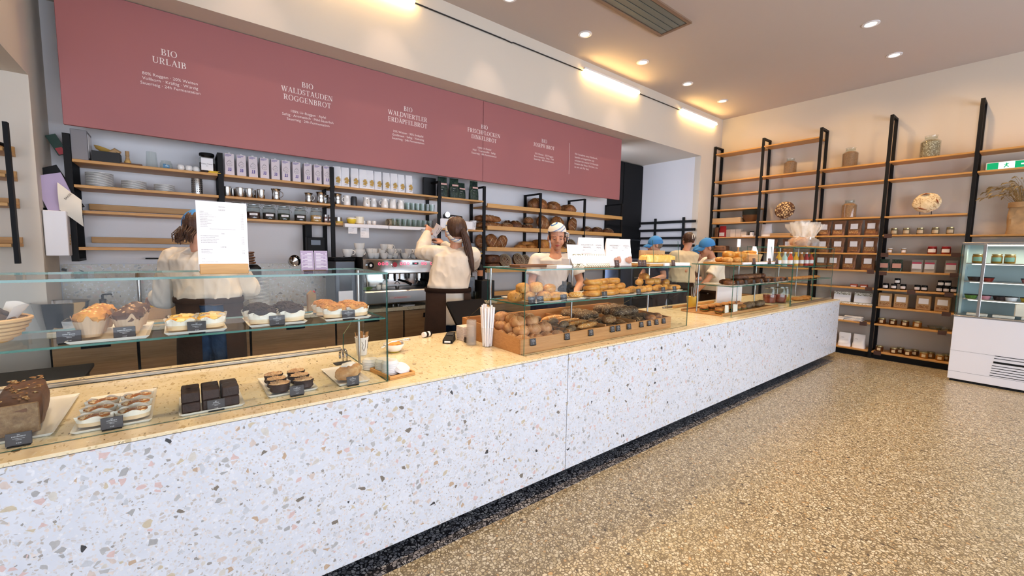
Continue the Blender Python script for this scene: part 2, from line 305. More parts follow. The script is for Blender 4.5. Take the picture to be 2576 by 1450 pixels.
def _glyph(c):
    P = []; T = .145; t = .055; sr = .09
    def rc(x0, y0, x1, y1): P.append([(x0, y0), (x1, y0), (x1, y1), (x0, y1)])
    def stem(x, y0=0, y1=1, w=T, a=1, b=1):
        rc(x, y0, x + w, y1)
        if a: rc(x - sr, y0, x + w + sr, y0 + .045)
        if b: rc(x - sr, y1 - .045, x + w + sr, y1)
    def diag(x0, y0, x1, y1, w): P.append([(x0 - w / 2, y0), (x0 + w / 2, y0), (x1 + w / 2, y1), (x1 - w / 2, y1)])
    def arc(cx, cy, rx, ry, a0, a1, wx=T, wy=t, n=14):
        for i in range(n):
            q = [rad(a0 + (a1 - a0) * (i + d) / n) for d in (0, 1)]
            P.append([(cx + rx * math.cos(q[0]), cy + ry * math.sin(q[0])), (cx + rx * math.cos(q[1]), cy + ry * math.sin(q[1])),
                      (cx + (rx - wx) * math.cos(q[1]), cy + (ry - wy) * math.sin(q[1])), (cx + (rx - wx) * math.cos(q[0]), cy + (ry - wy) * math.sin(q[0]))])
    def bowl(x, y0, y1, r):
        m = (y1 - y0) / 2; rc(x, y1 - t, x + r * .5, y1); rc(x, y0, x + r * .5, y0 + t); arc(x + r * .5, y0 + m, r * .5 + .03, m, -90, 90)
    w = .7
    if c == 'I': stem(.1); w = .36
    elif c == 'B': stem(.1); bowl(.2, .5, 1, .38); bowl(.2, 0, .53, .44); w = .74
    elif c in 'PR':
        stem(.1); bowl(.2, .46, 1, .42); w = .66
        if c == 'R': diag(.38, .48, .64, 0, .15); rc(.54, 0, .78, .045); w = .78
    elif c == 'D': stem(.1); bowl(.2, 0, 1, .62); w = .86
    elif c == 'O': arc(.46, .5, .43, .52, 0, 360, n=26); w = .92
    elif c in 'CG':
        arc(.46, .5, .42, .52, 48, 312, n=20); rc(.72, .64, .76, .98); w = .84
        if c == 'G': rc(.64, .05, .78, .42); rc(.55, .4, .86, .445); w = .9
        else: rc(.72, .1, .75, .24)
    elif c == 'S':
        arc(.3, .74, .23, .27, 30, 215, .11, .06, 12); arc(.3, .26, .25, .27, -150, 35, .11, .06, 12); diag(.49, .38, .12, .58, .17); rc(.48, .68, .52, .98); rc(.06, .02, .1, .33); w = .6
    elif c in 'EFL':
        stem(.1); w = .68
        if c != 'L': rc(.2, .945, .62, 1); rc(.58, .76, .62, 1); rc(.2, .48, .48, .53); rc(.46, .38, .5, .63)
        if c != 'F': rc(.2, 0, .64, .05); rc(.6, 0, .64, .27)
    elif c == 'T': stem(.3, b=0); rc(.04, .945, .71, 1); rc(.04, .74, .08, 1); rc(.67, .74, .71, 1); w = .74
    elif c == 'H': stem(.1); stem(.62); rc(.2, .48, .65, .53); w = .88
    elif c == 'K': stem(.1); diag(.26, .44, .6, 1, .06); rc(.5, .955, .74, 1); diag(.34, .55, .68, 0, .15); rc(.56, 0, .82, .045); w = .82
    elif c == 'U': rc(.1, .3, .245, 1); rc(.02, .955, .33, 1); rc(.68, .3, .74, 1); rc(.6, .955, .82, 1); arc(.42, .32, .32, .34, 180, 360, .1, .07, 14); w = .84
    elif c == 'J': stem(.2, .2, 1, a=0); arc(.16, .2, .185, .26, 200, 360, .1, .06, 8); w = .46
    elif c in 'AÄ':
        diag(.1, 0, .41, 1, .06); diag(.68, 0, .4, 1, .155); rc(.22, .3, .58, .35); rc(0, 0, .22, .045); rc(.54, 0, .82, .045); w = .82
        if c == 'Ä': arc(.26, 1.17, .07, .07, 0, 360, .07, .07, 8); arc(.54, 1.17, .07, .07, 0, 360, .07, .07, 8)
    elif c == 'V': diag(.42, 0, .13, 1, .155); diag(.42, 0, .7, 1, .06); rc(0, .955, .28, 1); rc(.58, .955, .82, 1); w = .82
    elif c == 'W': diag(.36, 0, .13, 1, .15); diag(.36, 0, .58, 1, .06); diag(.8, 0, .56, 1, .15); diag(.8, 0, 1.04, 1, .06); rc(0, .955, .28, 1); rc(.44, .955, .68, 1); rc(.92, .955, 1.16, 1); w = 1.14
    elif c == 'N': rc(.13, 0, .19, 1); rc(.02, 0, .3, .045); rc(.02, .955, .22, 1); diag(.72, 0, .18, 1, .17); rc(.7, 0, .76, 1); rc(.6, .955, .86, 1); w = .88
    elif c == 'M': rc(.13, 0, .18, 1); rc(.02, 0, .28, .045); diag(.5, 0, .18, 1, .15); diag(.5, 0, .8, 1, .06); rc(.76, 0, .9, 1); rc(.68, 0, .98, .045); w = 1.
    elif c == 'Z': rc(.05, .95, .64, 1); rc(.05, 0, .66, .05); diag(.14, .02, .56, .98, .15); w = .72
    elif c == ' ': w = .34
    else: stem(.1); w = .4
    return P, w
def serif(body, size, align='CENTER'):
    vs = []; fs = []; x = 0
    for ch in body:
        P, w = _glyph(ch)
        for p in P:
            o = len(vs); vs += [(a + x, b) for a, b in p]; fs.append(tuple(range(o, o + len(p))))
        x += w + .06
    off = {'CENTER': -x / 2, 'LEFT': 0}[align]
    return [((a + off) * size, b * size) for a, b in vs], fs

# ------------------------------------------------------------------ scene graph
def tag(o, label, cat, group=None):
    o['label'] = label; o['category'] = cat
    if group: o['group'] = group
    return o
def thing(name, label, cat, loc=(0, 0, 0), rz=0, group=None):
    o = bpy.data.objects.new(name, None); o.empty_display_size = .05; COL.objects.link(o); o.location = loc; o.rotation_euler = (0, 0, rz)
    return tag(o, label, cat, group)
def struct(o): o['kind'] = 'structure'; return o
def dup(root, loc=None, rz=None, label=None, group=None, scale=None, rot=None):
    def cp(o, par):
        c = o.copy(); COL.objects.link(c); c.parent = par
        for ch in list(o.children): cp(ch, c)
        return c
    r = cp(root, None)
    if loc is not None: r.location = loc
    if rot is not None: r.rotation_euler = rot
    elif rz is not None: r.rotation_euler = (0, 0, rz)
    if scale is not None: r.scale = (scale,) * 3 if isinstance(scale, (int, float)) else scale
    if label: r['label'] = label
    if group: r['group'] = group
    return r
def once(make, used={}):
    """returns place(loc, rz, label, ...): the first call moves the prototype itself, later calls copy it"""
    st = {'p': None, 'u': False}
    def place(loc, rz=0, label=None, group=None, scale=None, rot=None):
        if st['p'] is None: st['p'] = make()
        if not st['u']:
            st['u'] = True; r = st['p']; r.location = loc; r.rotation_euler = rot or (0, 0, rz)
            if scale is not None: r.scale = (scale,) * 3 if isinstance(scale, (int, float)) else scale
            if label: r['label'] = label
            if group: r['group'] = group
            return r
        return dup(st['p'], loc, rz, label, group, scale if scale is not None else (1, 1, 1), rot)
    return place
ORD = ['first', 'second', 'third', 'fourth', 'fifth', 'sixth', 'seventh', 'eighth', 'ninth', 'tenth', 'eleventh', 'twelfth', 'thirteenth', 'fourteenth']
# ================================================================== the room
H = 4.29                                   # ceiling height
def slab(name, x0, x1, y0, y1, z0, z1, mat, b=0, kind=True, smooth=0):
    o = MB().box(x0, x1, y0, y1, z0, z1, 0, b).obj(name, mat, smooth=smooth)
    return struct(o) if kind else o
slab('floor', -3.2, 8.8, -4.1, 2.62, -.1, 0, m_floor)
slab('floor_border', -1.6, 7.72, 1.885, 2.2, -.01, .002, m_band)
fb = MB().box(-3.2, 8.8, 2.62, 5.75, -.1, .12)
struct(fb.obj('floor_back', m_tiles, smooth=0))
slab('ceiling', -3.2, 8.8, -4.1, 4.4, H, H + .1, m_ceil)
w = MB().box(-.78, 7.97, 4.29, 4.41, 3.465, H).box(7.97, 8.8, 4.29, 4.41, 0, H); struct(w.obj('wall_bulkhead', m_wallw, smooth=0))
w = MB().box(-.78, 8.1, 4.41, 5.8, 3.465, 3.56); struct(w.obj('ceiling_niche', m_wallw, smooth=0))
slab('wall_back', -.78, 6.02, 4.95, 5.07, 0, 3.465, m_wall)
slab('wall_end', 8.75, 8.87, -4.1, 4.41, 0, H, m_wallw)
slab('wall_niche', 7.97, 8.07, 4.41, 5.75, 0, 3.465, m_wall)
slab('wall_niche_back', 5.9, 8.07, 5.72, 5.8, 0, 3.465, m_wall)
w = MB().box(-.9, -.78, 4.46, 5.07, 0, H).box(-3.2, -.9, 4.46, 4.6, 0, 2.75).box(-.9, -.78, -4.1, 4.46, 2.75, H); struct(w.obj('wall_left', m_wallw, smooth=0))
slab('ceiling_left', -3.2, -.9, -4.1, 4.6, 2.75, 2.85, m_ceil)
slab('wall_left_far', -3.3, -3.2, -4.1, 4.6, 0, 2.85, m_wall)
# street front behind the camera: piers, a parapet and four tall shop windows
w = MB()
xs = [-3.2, -2.9, -.1, .2, 2.9, 3.2, 5.9, 6.2, 8.5, 8.8]
for i in range(0, len(xs), 2): w.box(xs[i], xs[i + 1], -4.25, -4.1, 0, H)
w.box(-3.2, 8.8, -4.25, -4.1, 2.95, H).box(-3.2, 8.8, -4.25, -4.1, 0, .25); struct(w.obj('wall_front', m_wall, smooth=0))
for i in range(4):
    x0, x1 = xs[2 * i + 1], xs[2 * i + 2]
    f = MB(); f.box(x0, x1, -4.2, -4.15, .25, .31).box(x0, x1, -4.2, -4.15, 2.89, 2.95).box(x0, x0 + .06, -4.2, -4.15, .31, 2.89).box(x1 - .06, x1, -4.2, -4.15, .31, 2.89)
    fo = struct(f.obj('window_%d' % (i + 1), m_black, smooth=0))
    g = MB().box(x0 + .06, x1 - .06, -4.18, -4.172, .31, 2.89); g.obj('pane', m_glass, fo, smooth=0)
# black fitted cupboards in the niche
t = thing('tall_cupboard', 'black tall built-in cupboard filling the niche behind the counter', 'cupboard', (7, 5.65, .12))
MB().box(-1.05, .96, -.05, .06, 0, 1.96).box(-1.05, .96, -.05, .06, 2.0, 3.335).box(-1.05, .96, -.03, .06, 1.9, 2.1).obj('body', m_black, t, smooth=0)
for i, x in enumerate((-1.03, -.36, .31)):
    MB().box(x, x + .65, -.075, -.052, .02, 1.94, 0, .003).obj('door', m_black, t, smooth=0); MB().box(x, x + .65, -.075, -.052, 2.02, 3.32, 0, .003).obj('door', m_black, t, smooth=0)
MB().box(-1.05, .96, -.09, -.03, 1.72, 1.75).obj('grip_strip', m_dsteel, t, smooth=0)
# black rail rack on the niche's right wall
t = thing('wall_rack', 'black steel rail rack on the white niche wall behind the staff', 'rack', (7.93, 4.9, 1.2))
for z in (2.217, 2.055, 1.893, 1.74, 1.59, 1.44, 1.29): MB().box(-.04, 0, -.6, .65, z - 1.225, z - 1.175).obj('rail', m_black, t, smooth=0)
for y in (5.21, 4.57): MB().box(0, .035, y - 4.92, y - 4.88, 0, 1.105).obj('upright', m_black, t, smooth=0)

# ------------------------------------------------------------------ lights
led = emit('led_glow', 'ffcf80', 55.); spot_e = emit('spot_glow', 'fff2dc', 8.)
def led_bar():
    t = thing('light_bar', 'x', 'light')
    MB().box(-.645, .645, -.02, .02, -.012, .02, 0, .004).obj('housing', m_white, t, smooth=0)
    MB().tube([(-.64, -.005, -.035), (.64, -.005, -.035)], .017, 12).obj('diffuser', led, t); return t
pl = once(led_bar)
for x, lb in ((1.365, 'glowing warm light bar nearest the street, its end at the picture top'), (5.225, 'glowing warm light bar on the ceiling edge midway along the sign wall'), (7.775, 'glowing warm light bar on the ceiling edge next to the end wall')):
    pl((x, 4.255, 4.165), label=lb, group='light bars along the bulkhead')
for k, pts in enumerate(([(-.6, 4.278, 4.14), (.72, 4.278, 4.14)], [(2.01, 4.278, 4.14), (3.2, 4.278, 4.136), (3.3, 4.278, 4.13), (3.32, 4.278, 4.14), (4.58, 4.278, 4.14)], [(5.87, 4.278, 4.14), (7.13, 4.278, 4.14)])):
    tag(MB().tube(pts, .008, 6).obj('light_cable', m_dsteel), ('thin dark cable left of the first light bar', 'long dark cable between the first and the middle light bar', 'short dark cable between the middle and the far light bar')[k], 'cable', 'light bar cables')
def downl():
    t = thing('downlight', 'x', 'light')
    MB().lathe([(.085, 0), (.085, -.006), (.062, -.01), (.052, -.003)], 28, cap=False).obj('ring', m_white, t)
    MB().cyl(.054, -.0045, -.0025, 24).obj('lamp_face', spot_e, t); return t
pl = once(downl)
row1 = [-1.93, -.73, .47, 1.68, 2.88, 4.07, 5.28, 6.48, 7.66]; row2 = [-.78, .42, 1.62, 2.83, 4.03, 5.23, 6.43, 7.64]
n1 = {2.88: 'cut by the picture top, in the row over the counter', 4.07: 'beside the ceiling ventilation grille, in the row over the counter', 5.28: 'second seen from the grille, in the row over the counter', 6.48: 'second from the end wall, in the row over the counter', 7.66: 'nearest the end wall, in the row over the counter'}
n2 = {6.43: 'farther from the end wall of the two over the open floor', 7.64: 'closer to the end wall of the two over the open floor'}
def spot(name, loc, to, e, size, col, blend=.6, r=.04):
    l = bpy.data.lights.new(name, 'SPOT'); l.energy = e; l.spot_size = rad(size); l.spot_blend = blend; l.color = lin(col); l.shadow_soft_size = r
    o = bpy.data.objects.new(name, l); COL.objects.link(o); o.location = loc; o.rotation_euler = (Vector(to) - Vector(loc)).to_track_quat('-Z', 'Y').to_euler(); return o
for y, row, nn in ((3.786, row1, n1), (1.495, row2, n2)):
    for x in row:
        if x in nn: pl((x, y, H), label='round recessed downlight ' + nn[x], group='ceiling downlights')
        if y > 2: spot('spot_lamp', (x, y, H - .03), (x, y - .75, 1), 150, 78, 'ffdcb2')
        else: spot('spot_lamp', (x, y, H - .02), (x, y + (.15 if x < 5 else .1), 1), 110, 80, 'ffd8ac')
for y, row in ((3.786, [.47, 1.68, 2.88, 4.07, 5.28]),):
    for x in row: spot('sign_lamp', (x, y - .05, H - .02), (x + .1, 4.6, 2.8), 14, 46, 'ffdcc4', .9)
for y in (-.3, .9, 2.1, 3.3): spot('wall_lamp', (7.64, y, H - .02), (8.75, y, 2.2), 45, 110, 'ffcc88', 1.)
def area(name, loc, rot, sx, sy, e, col, portal=False):
    l = bpy.data.lights.new(name, 'AREA'); l.shape = 'RECTANGLE'; l.size = sx; l.size_y = sy; l.energy = e; l.color = lin(col); l.cycles.is_portal = portal
    o = bpy.data.objects.new(name, l); COL.objects.link(o); o.location = loc; o.rotation_euler = rot; return o
for i in range(4):
    x0, x1 = xs[2 * i + 1], xs[2 * i + 2]
    area('daylight', ((x0 + x1) / 2, -4.26, 1.6), (PI / 2, 0, 0), x1 - x0, 2.7, 0, 'ffffff', True)
wd = bpy.data.worlds.new('sky'); sc.world = wd; wd.use_nodes = True
wd.node_tree.nodes['Background'].inputs[0].default_value = (*lin('e0e7fa'), 1); wd.node_tree.nodes['Background'].inputs[1].default_value = 8.5
# ceiling ventilation unit
t = thing('ceiling_vent', 'long dark ventilation grille set in a wood-coloured frame in the ceiling', 'vent', (3.95, 3.0, H))
f = MB(); f.box(-.86, .86, -.21, -.17, -.02, .0).box(-.86, .86, .17, .21, -.02, .0).box(-.86, -.82, -.17, .17, -.02, .0).box(.82, .86, -.17, .17, -.02, .0); f.obj('frame', M('vent_frame', '8a705c', .5), t, smooth=0)
MB().box(-.82, .82, -.17, .17, -.004, .0).obj('backing', m_dsteel, t, smooth=0)
for i in range(4): MB().box(-.81, .81, -.16 + i * .082, -.087 + i * .082, -.016, -.008, 0, .002).obj('louvre', M('vent_slat', '7c8078', .4, .3) if i == 0 else bpy.data.materials['vent_slat'], t, smooth=0)

# ------------------------------------------------------------------ pink sign with the bread names
t = thing('menu_sign', 'long dusty pink wall sign with white bread names above the back shelves', 'sign', (0, 4.54, 2.465))
MB().box(-.64, 3.068, 0, .03, 0, .995, 0, .003).obj('panel', m_pink, t, smooth=0); MB().box(3.072, 5.85, 0, .03, 0, .995, 0, .003).obj('panel', m_pink, t, smooth=0)
MB().box(-.5, -.4, .03, .3, .7, .8).box(2.6, 2.7, .03, .3, .7, .8).box(5.4, 5.5, .03, .3, .7, .8).obj('bracket', m_black, t, smooth=0)
cols = [(-.006, ['BIO', 'URLAIB'], ['80% Roggen · 20% Weizen', 'Vollkorn · Kräftig · Würzig', 'Sauerteig · 24h Fermentation']),
        (1.028, ['BIO', 'WALDSTAUDEN', 'ROGGENBROT'], ['100% Ur-Roggen · Apfel', 'Saftig · Aromatisch · Mild-Säuerlich', 'Sauerteig · 24h Fermentation']),
        (2.06, ['BIO', 'WALDVIERTLER', 'ERDÄPFELBROT'], ['70% Weizen · 30% Erdäpfel', 'Goldbraun · Saftig · Vielseitig', 'Sauerteig · 24h Fermentation']),
        (3.088, ['BIO', 'FRISCHFLOCKEN', 'DINKELBROT'], ['100% Ur-Dinkel', 'Mild · Traubensüße · Saftig', 'Sauerteig · 48h Fermentation']),
        (4.115, ['BIO', 'JOSEPH BROT'], ['75% Weizen · 25% Roggen', 'Extra Knusprig · Saftig · Mild', 'Sauerteig · 48h Fermentation'])]
for cx, big, small in cols:
    b = MB()
    for k, tx in enumerate(big): b.at((cx, -.0015, .651 - .0715 * k)).text(tx, .048, 0, 'serif')
    b.obj('heading_lettering', m_inkw, t, smooth=0); b = MB(); z = .651 - .0715 * (len(big) - 1) - .109
    for k, tx in enumerate(small): b.at((cx, -.0015, z - .0375 * k)).text(tx, .0225)
    b.obj('lettering', m_inkw, t, smooth=0)
MB().box(4.622, 4.626, -.002, 0, .28, .735).obj('divider_line', m_inkw, t, smooth=0); b = MB()
for k, tx in enumerate(['Wir bewahren unser Handwerk,', 'handeln auf Augenhöhe und', 'schützen mit unserer Ur-Getreide', 'Initiative die Natur. Für Brot, wie', 'es sein soll. Für dich.']): b.at((4.738, -.0015, .583 - .048 * k)).text(tx, .027, align='LEFT')
b.obj('lettering', m_inkw, t, smooth=0)

# ------------------------------------------------------------------ shelving
def uframe(t, x, zb, zt, y0, y1, w=.04, d=.02):
    """black steel frame standing across the shelves: front post, back post, top bar"""
    MB().box(x - w / 2, x + w / 2, y0, y0 + d, zb, zt).box(x - w / 2, x + w / 2, y1 - d, y1, zb, zt).box(x - w / 2, x + w / 2, y0 + d, y1 - d, zt - d, zt).box(x - w / 2, x + w / 2, y0 + d, y1 - d, zb, zb + d).obj('upright_frame', m_black, t, smooth=0)
def board(t, x0, x1, y0, y1, z, th=.022, m=None, n='shelf_board'): return MB().box(x0, x1, y0, y1, z - th, z, 0, .002).obj(n, m or m_wood, t, smooth=0)
t = thing('wall_shelf', 'oak and black steel wall shelf holding plates, milk cartons, mugs and jars', 'shelf', (0, 0, 0))
for x in (-.642, .308, 1.253, 2.49): uframe(t, x, 1.455, 2.415, 4.61, 4.94)
uframe(t, 3.15, 1.0, 2.42, 4.61, 4.94)
for z in (2.23, 2.04, 1.847):
    for x0, x1 in ((-.618, .284), (.333, 1.228), (1.277, 2.465)): board(t, x0, x1, 4.6, 4.93, z)
board(t, -.618, .284, 4.6, 4.93, 1.565)
for z in (2.23, 1.85): board(t, 2.515, 3.125, 4.6, 4.93, z)
for z in (1.87, 1.6): MB().box(-.58, .284, 4.905, 4.93, z, z + .05, 0, .002).obj('back_lip', m_wood, t, smooth=0)
uframe(t, 1.06, 1.3, 1.84, 4.8, 4.94, .06)
t = thing('bread_shelf', 'oak bread shelf on black frames stacked with loaves behind the counter', 'shelf', (0, 0, 0))
for x in (4.11, 5.05, 5.99): uframe(t, x, .96, 2.42, 4.58, 4.94)
for z in (2.2, 1.912, 1.63, 1.345, 1.03):
    for x0, x1 in ((3.178, 4.098), (4.12, 5.042), (5.062, 6.0)):
        if z > 1.6 or x1 < 6.2: board(t, x0 + .003, x1 - .003, 4.602, 4.93, z - .028); MB().box(x0, x1, 4.578, 4.6, z - .054, z, 0, .002).obj('front_lip', m_woodl, t, smooth=0)
t = thing('pantry_shelf', 'tall oak and black steel shelf wall with jars and bags on the end wall', 'shelf', (0, 0, 0))
def yframe(t, y, zb, zt, x0, x1, w=.04, d=.03):
    MB().box(x0, x0 + d, y - w / 2, y + w / 2, zb, zt).box(x1 - d, x1, y - w / 2, y + w / 2, zb, zt).box(x0 + d, x1 - d, y - w / 2, y + w / 2, zt - d, zt).box(x0 + d, x1 - d, y - w / 2, y + w / 2, zb, zb + d).obj('upright_frame', m_black, t, smooth=0)
for y in (4.255, 3.375, 2.49, 1.608, .7, -.2): yframe(t, y, 0, 3.705, 8.43, 8.745)
def eb(y0, y1, zs):
    for z in zs: MB().box(8.42, 8.73, y0, y1, z - .024, z, 0, .002).obj('shelf_board', m_woody, t, smooth=0)
L1 = [3.018, 2.752, 2.2, 1.92, 1.64, 1.37, 1.095, .82, .55, .118]
eb(3.398, 4.232, [3.555, 2.46] + L1); eb(2.513, 3.352, [3.56] + L1); eb(1.631, 2.467, L1); eb(.723, 1.585, L1); eb(-.177, .677, [3.018, 2.752, 1.905]); eb(-1.1, -.223, [3.018, 2.752, 1.905])
MB().box(8.47, 8.74, -.2, 4.25, 0, .09).obj('plinth', m_black, t, smooth=0)
t = thing('side_shelf', 'oak shelf on a black post at the picture edge beside the sign', 'shelf', (0, 0, 0))
MB().box(-.86, -.838, 4.168, 4.21, 1.455, 2.36).obj('post', m_black, t, smooth=0)
for z in (2.2, 2.035, 1.85, 1.585): MB().box(-1.9, -.868, 4.18, 4.45, z - .022, z, 0, .002).box(-1.85, -.868, 4.42, 4.445, z + .001, z + .045).obj('shelf_board', m_wood, t, smooth=0)

# ------------------------------------------------------------------ counters
t = thing('shop_counter', 'long terrazzo shop counter with cream, warm-lit stone top across the room', 'counter', (0, 0, 0))
for x0, x1 in ((-1.6, -.928), (-.922, 2.009), (2.014, 4.951), (4.956, 7.972)): MB().box(x0, x1, 1.93, 1.96, .1, .905, 0, .0015).obj('front_panel', m_terr, t, smooth=0)
MB().box(7.942, 7.972, 1.962, 2.93, .1, .905).obj('end_panel', m_terr, t, smooth=0)
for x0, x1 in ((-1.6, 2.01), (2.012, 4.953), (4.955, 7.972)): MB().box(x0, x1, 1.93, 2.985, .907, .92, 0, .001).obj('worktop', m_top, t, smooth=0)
MB().box(-1.6, 7.7, 2.22, 2.9, 0.003, .905).obj('carcass', m_black, t, smooth=0)
MB().box(-1.6, 7.72, 2.19, 2.215, .003, .1).obj('kick_board', m_blackg, t, smooth=0)
t = thing('back_counter', 'oak fronted back counter with stone top below the wall shelves', 'counter', (0, 0, 0))
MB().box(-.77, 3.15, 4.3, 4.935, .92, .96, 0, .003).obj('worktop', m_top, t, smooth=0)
MB().box(-.77, 3.15, 4.36, 4.93, .12, .918).obj('carcass', m_black, t, smooth=0)
for i, (x0, x1) in enumerate(((-.76, -.3), (-.29, .45), (.46, 1.18), (1.19, 1.9), (1.91, 2.52), (2.53, 3.14))):
    d = MB().box(x0 + .004, x1 - .004, 4.335, 4.357, .57, .912, 0, .002).obj('drawer', m_wood2, t, smooth=0)
    MB().box((x0 + x1) / 2 - .08, (x0 + x1) / 2 + .08, 4.325, 4.334, .82, .87, 0, .002).obj('grip', m_black, d, smooth=0)
    d = MB().box(x0 + .004, x1 - .004, 4.335, 4.357, .16, .562, 0, .002).obj('drawer', m_wood2, t, smooth=0)
tag(MB().box(-.77, 3.12, 4.93, 4.947, .962, 1.42).obj('backsplash', m_splash, smooth=0), 'speckled stone backsplash along the wall above the back counter', 'backsplash')
t = thing('bread_counter', 'oak back counter under the bread shelf with black drawers', 'counter', (0, 0, 0))
MB().box(3.2, 6.0, 4.45, 4.93, .88, .92, 0, .003).obj('worktop', m_wood, t, smooth=0); MB().box(3.2, 6.0, 4.48, 4.92, .12, .878).obj('carcass', m_wood2, t, smooth=0)
t = thing('oven_unit', 'blue-grey steel oven unit with trays behind the staff', 'oven', (6.55, 4.75, .12))
MB().box(-.4, .4, -.3, .3, 0, 1.35, 0, .01).obj('body', M('blue_steel', '46526a', .4, .5), t, smooth=0); MB().box(-.36, .36, -.31, -.302, .15, 1.2).obj('door', m_blackg, t, smooth=0)
for k in range(5): MB().box(-.34, .34, -.325, -.312, .3 + k * .18, .315 + k * .18).obj('tray', m_steelb, t, smooth=0)

# ------------------------------------------------------------------ glass display cases
def pane(t, name, x0, x1, y0, y1, z0, z1, edge=None):
    d = (x1 - x0, y1 - y0, z1 - z0); th = d.index(min(d)); b = MB(); b.box(x0, x1, y0, y1, z0, z1)
    ax = {0: (4, 5), 1: (2, 3), 2: (0, 1)}
    order = {0: (0, 1), 1: (2, 3), 2: (4, 5)}
    # faces from box(): x0, x1, y0, y1, z0, z1 in this order: (0)-x (1)+x (2)-y (3)+y (4)-z (5)+z
    b.m = [1] * 6
    for k in order[th]: b.m[k] = 0
    return b.obj(name, [m_glass, edge or m_gedge], t, smooth=0)
def case(label, x0, x1, left, right, posts, shelf=1.25, top=1.478, mid=None):
    t = thing('display_case', label, 'display case', (0, 0, 0)); y0 = 2.025
    pane(t, 'top_pane', x0, x1, y0 - .008, 2.5, top - .009, top); pane(t, 'front_pane', x0, x1, y0, y0 + .006, .922, top - .009)
    pane(t, 'glass_shelf', x0 + .01, x1 - .01, y0 + .008, 2.44, shelf - .008, shelf)
    for fl, x in ((left, x0), (right, x1 - .006)):
        if fl:
            b = MB(); pr = [(y0 + .007, .922), (2.78, .922), (2.765, 1.04), (2.445, 1.235), (2.445, top - .01), (y0 + .007, top - .01)]
            b.at((x, 0, 0)).add([(0, a, c) for a, c in pr] + [(.006, a, c) for a, c in pr], [(0, 1, 2, 3, 4, 5), (11, 10, 9, 8, 7, 6)], 0); b.add([(0, a, c) for a, c in pr] + [(.006, a, c) for a, c in pr], [(i, (i + 1) % 6, 6 + (i + 1) % 6, 6 + i) for i in range(6)], 1)
            b.obj('side_pane', [m_glass, m_gedge_d], t, smooth=0)
    for px in posts: MB().cyl(.008, .925, top - .01, 10).obj('post', m_steelb, t, (px, 2.43, 0))
    MB().box(x0, x1, 2.815, 2.845, .922, .94, 0, .003).obj('rail', m_steelb, t, smooth=0)
    return t
case('glass display case nearest the street, with tarts and muffins', -1.5, .803, False, True, [.79, -.9])
case('middle glass display case with seeded rolls above open baskets of rolls', 1.703, 3.675, True, True, [1.72, 2.55, 3.64])
case('far glass display case with dark pastries and sandwiches', 4.565, 6.23, True, False, [4.6, 5.6])
t = thing('display_case', 'tallest glass display case at the far counter end, holding bottles', 'display case', (0, 0, 0))
pane(t, 'top_pane', 6.24, 7.9, 2.03, 2.6, 1.69, 1.7); pane(t, 'front_pane', 6.24, 7.05, 2.035, 2.041, .922, 1.69); pane(t, 'front_pane', 7.06, 7.9, 2.035, 2.041, .922, 1.69)
pane(t, 'side_pane', 7.9, 7.906, 2.04, 2.83, .922, 1.69, m_gedge_d); pane(t, 'side_pane', 6.24, 6.246, 2.042, 2.83, .922, 1.69, m_gedge_d)
pane(t, 'glass_shelf', 6.25, 7.89, 2.045, 2.5, 1.242, 1.25); pane(t, 'glass_shelf', 6.25, 7.89, 2.045, 2.5, 1.43, 1.438)
MB().box(6.25, 7.9, 2.02, 2.045, .922, .95).obj('rail', m_steelb, t, smooth=0)
for px in (6.3, 7.1, 7.85): MB().cyl(.008, .925, 1.69, 10).obj('post', m_steelb, t, (px, 2.5, 0))

# ------------------------------------------------------------------ camera
cam = bpy.data.cameras.new('camera'); co = bpy.data.objects.new('camera', cam); COL.objects.link(co); sc.camera = co
yaw, pit, rol = rad(38.22), rad(-5.21), rad(.955)
Fv = Vector((math.sin(yaw) * math.cos(pit), math.cos(yaw) * math.cos(pit), math.sin(pit))); Rv = Vector((math.cos(yaw), -math.sin(yaw), 0)); Uv = Rv.cross(Fv)
R2 = Rv * math.cos(rol) + Uv * math.sin(rol); U2 = -Rv * math.sin(rol) + Uv * math.cos(rol)
co.matrix_world = Matrix(((R2.x, U2.x, -Fv.x, 0), (R2.y, U2.y, -Fv.y, 0), (R2.z, U2.z, -Fv.z, 1.6), (0, 0, 0, 1)))
cam.sensor_width = 36; cam.lens = 36 * 1056 / 2576; cam.clip_start = .05
sc.view_settings.exposure = 0.
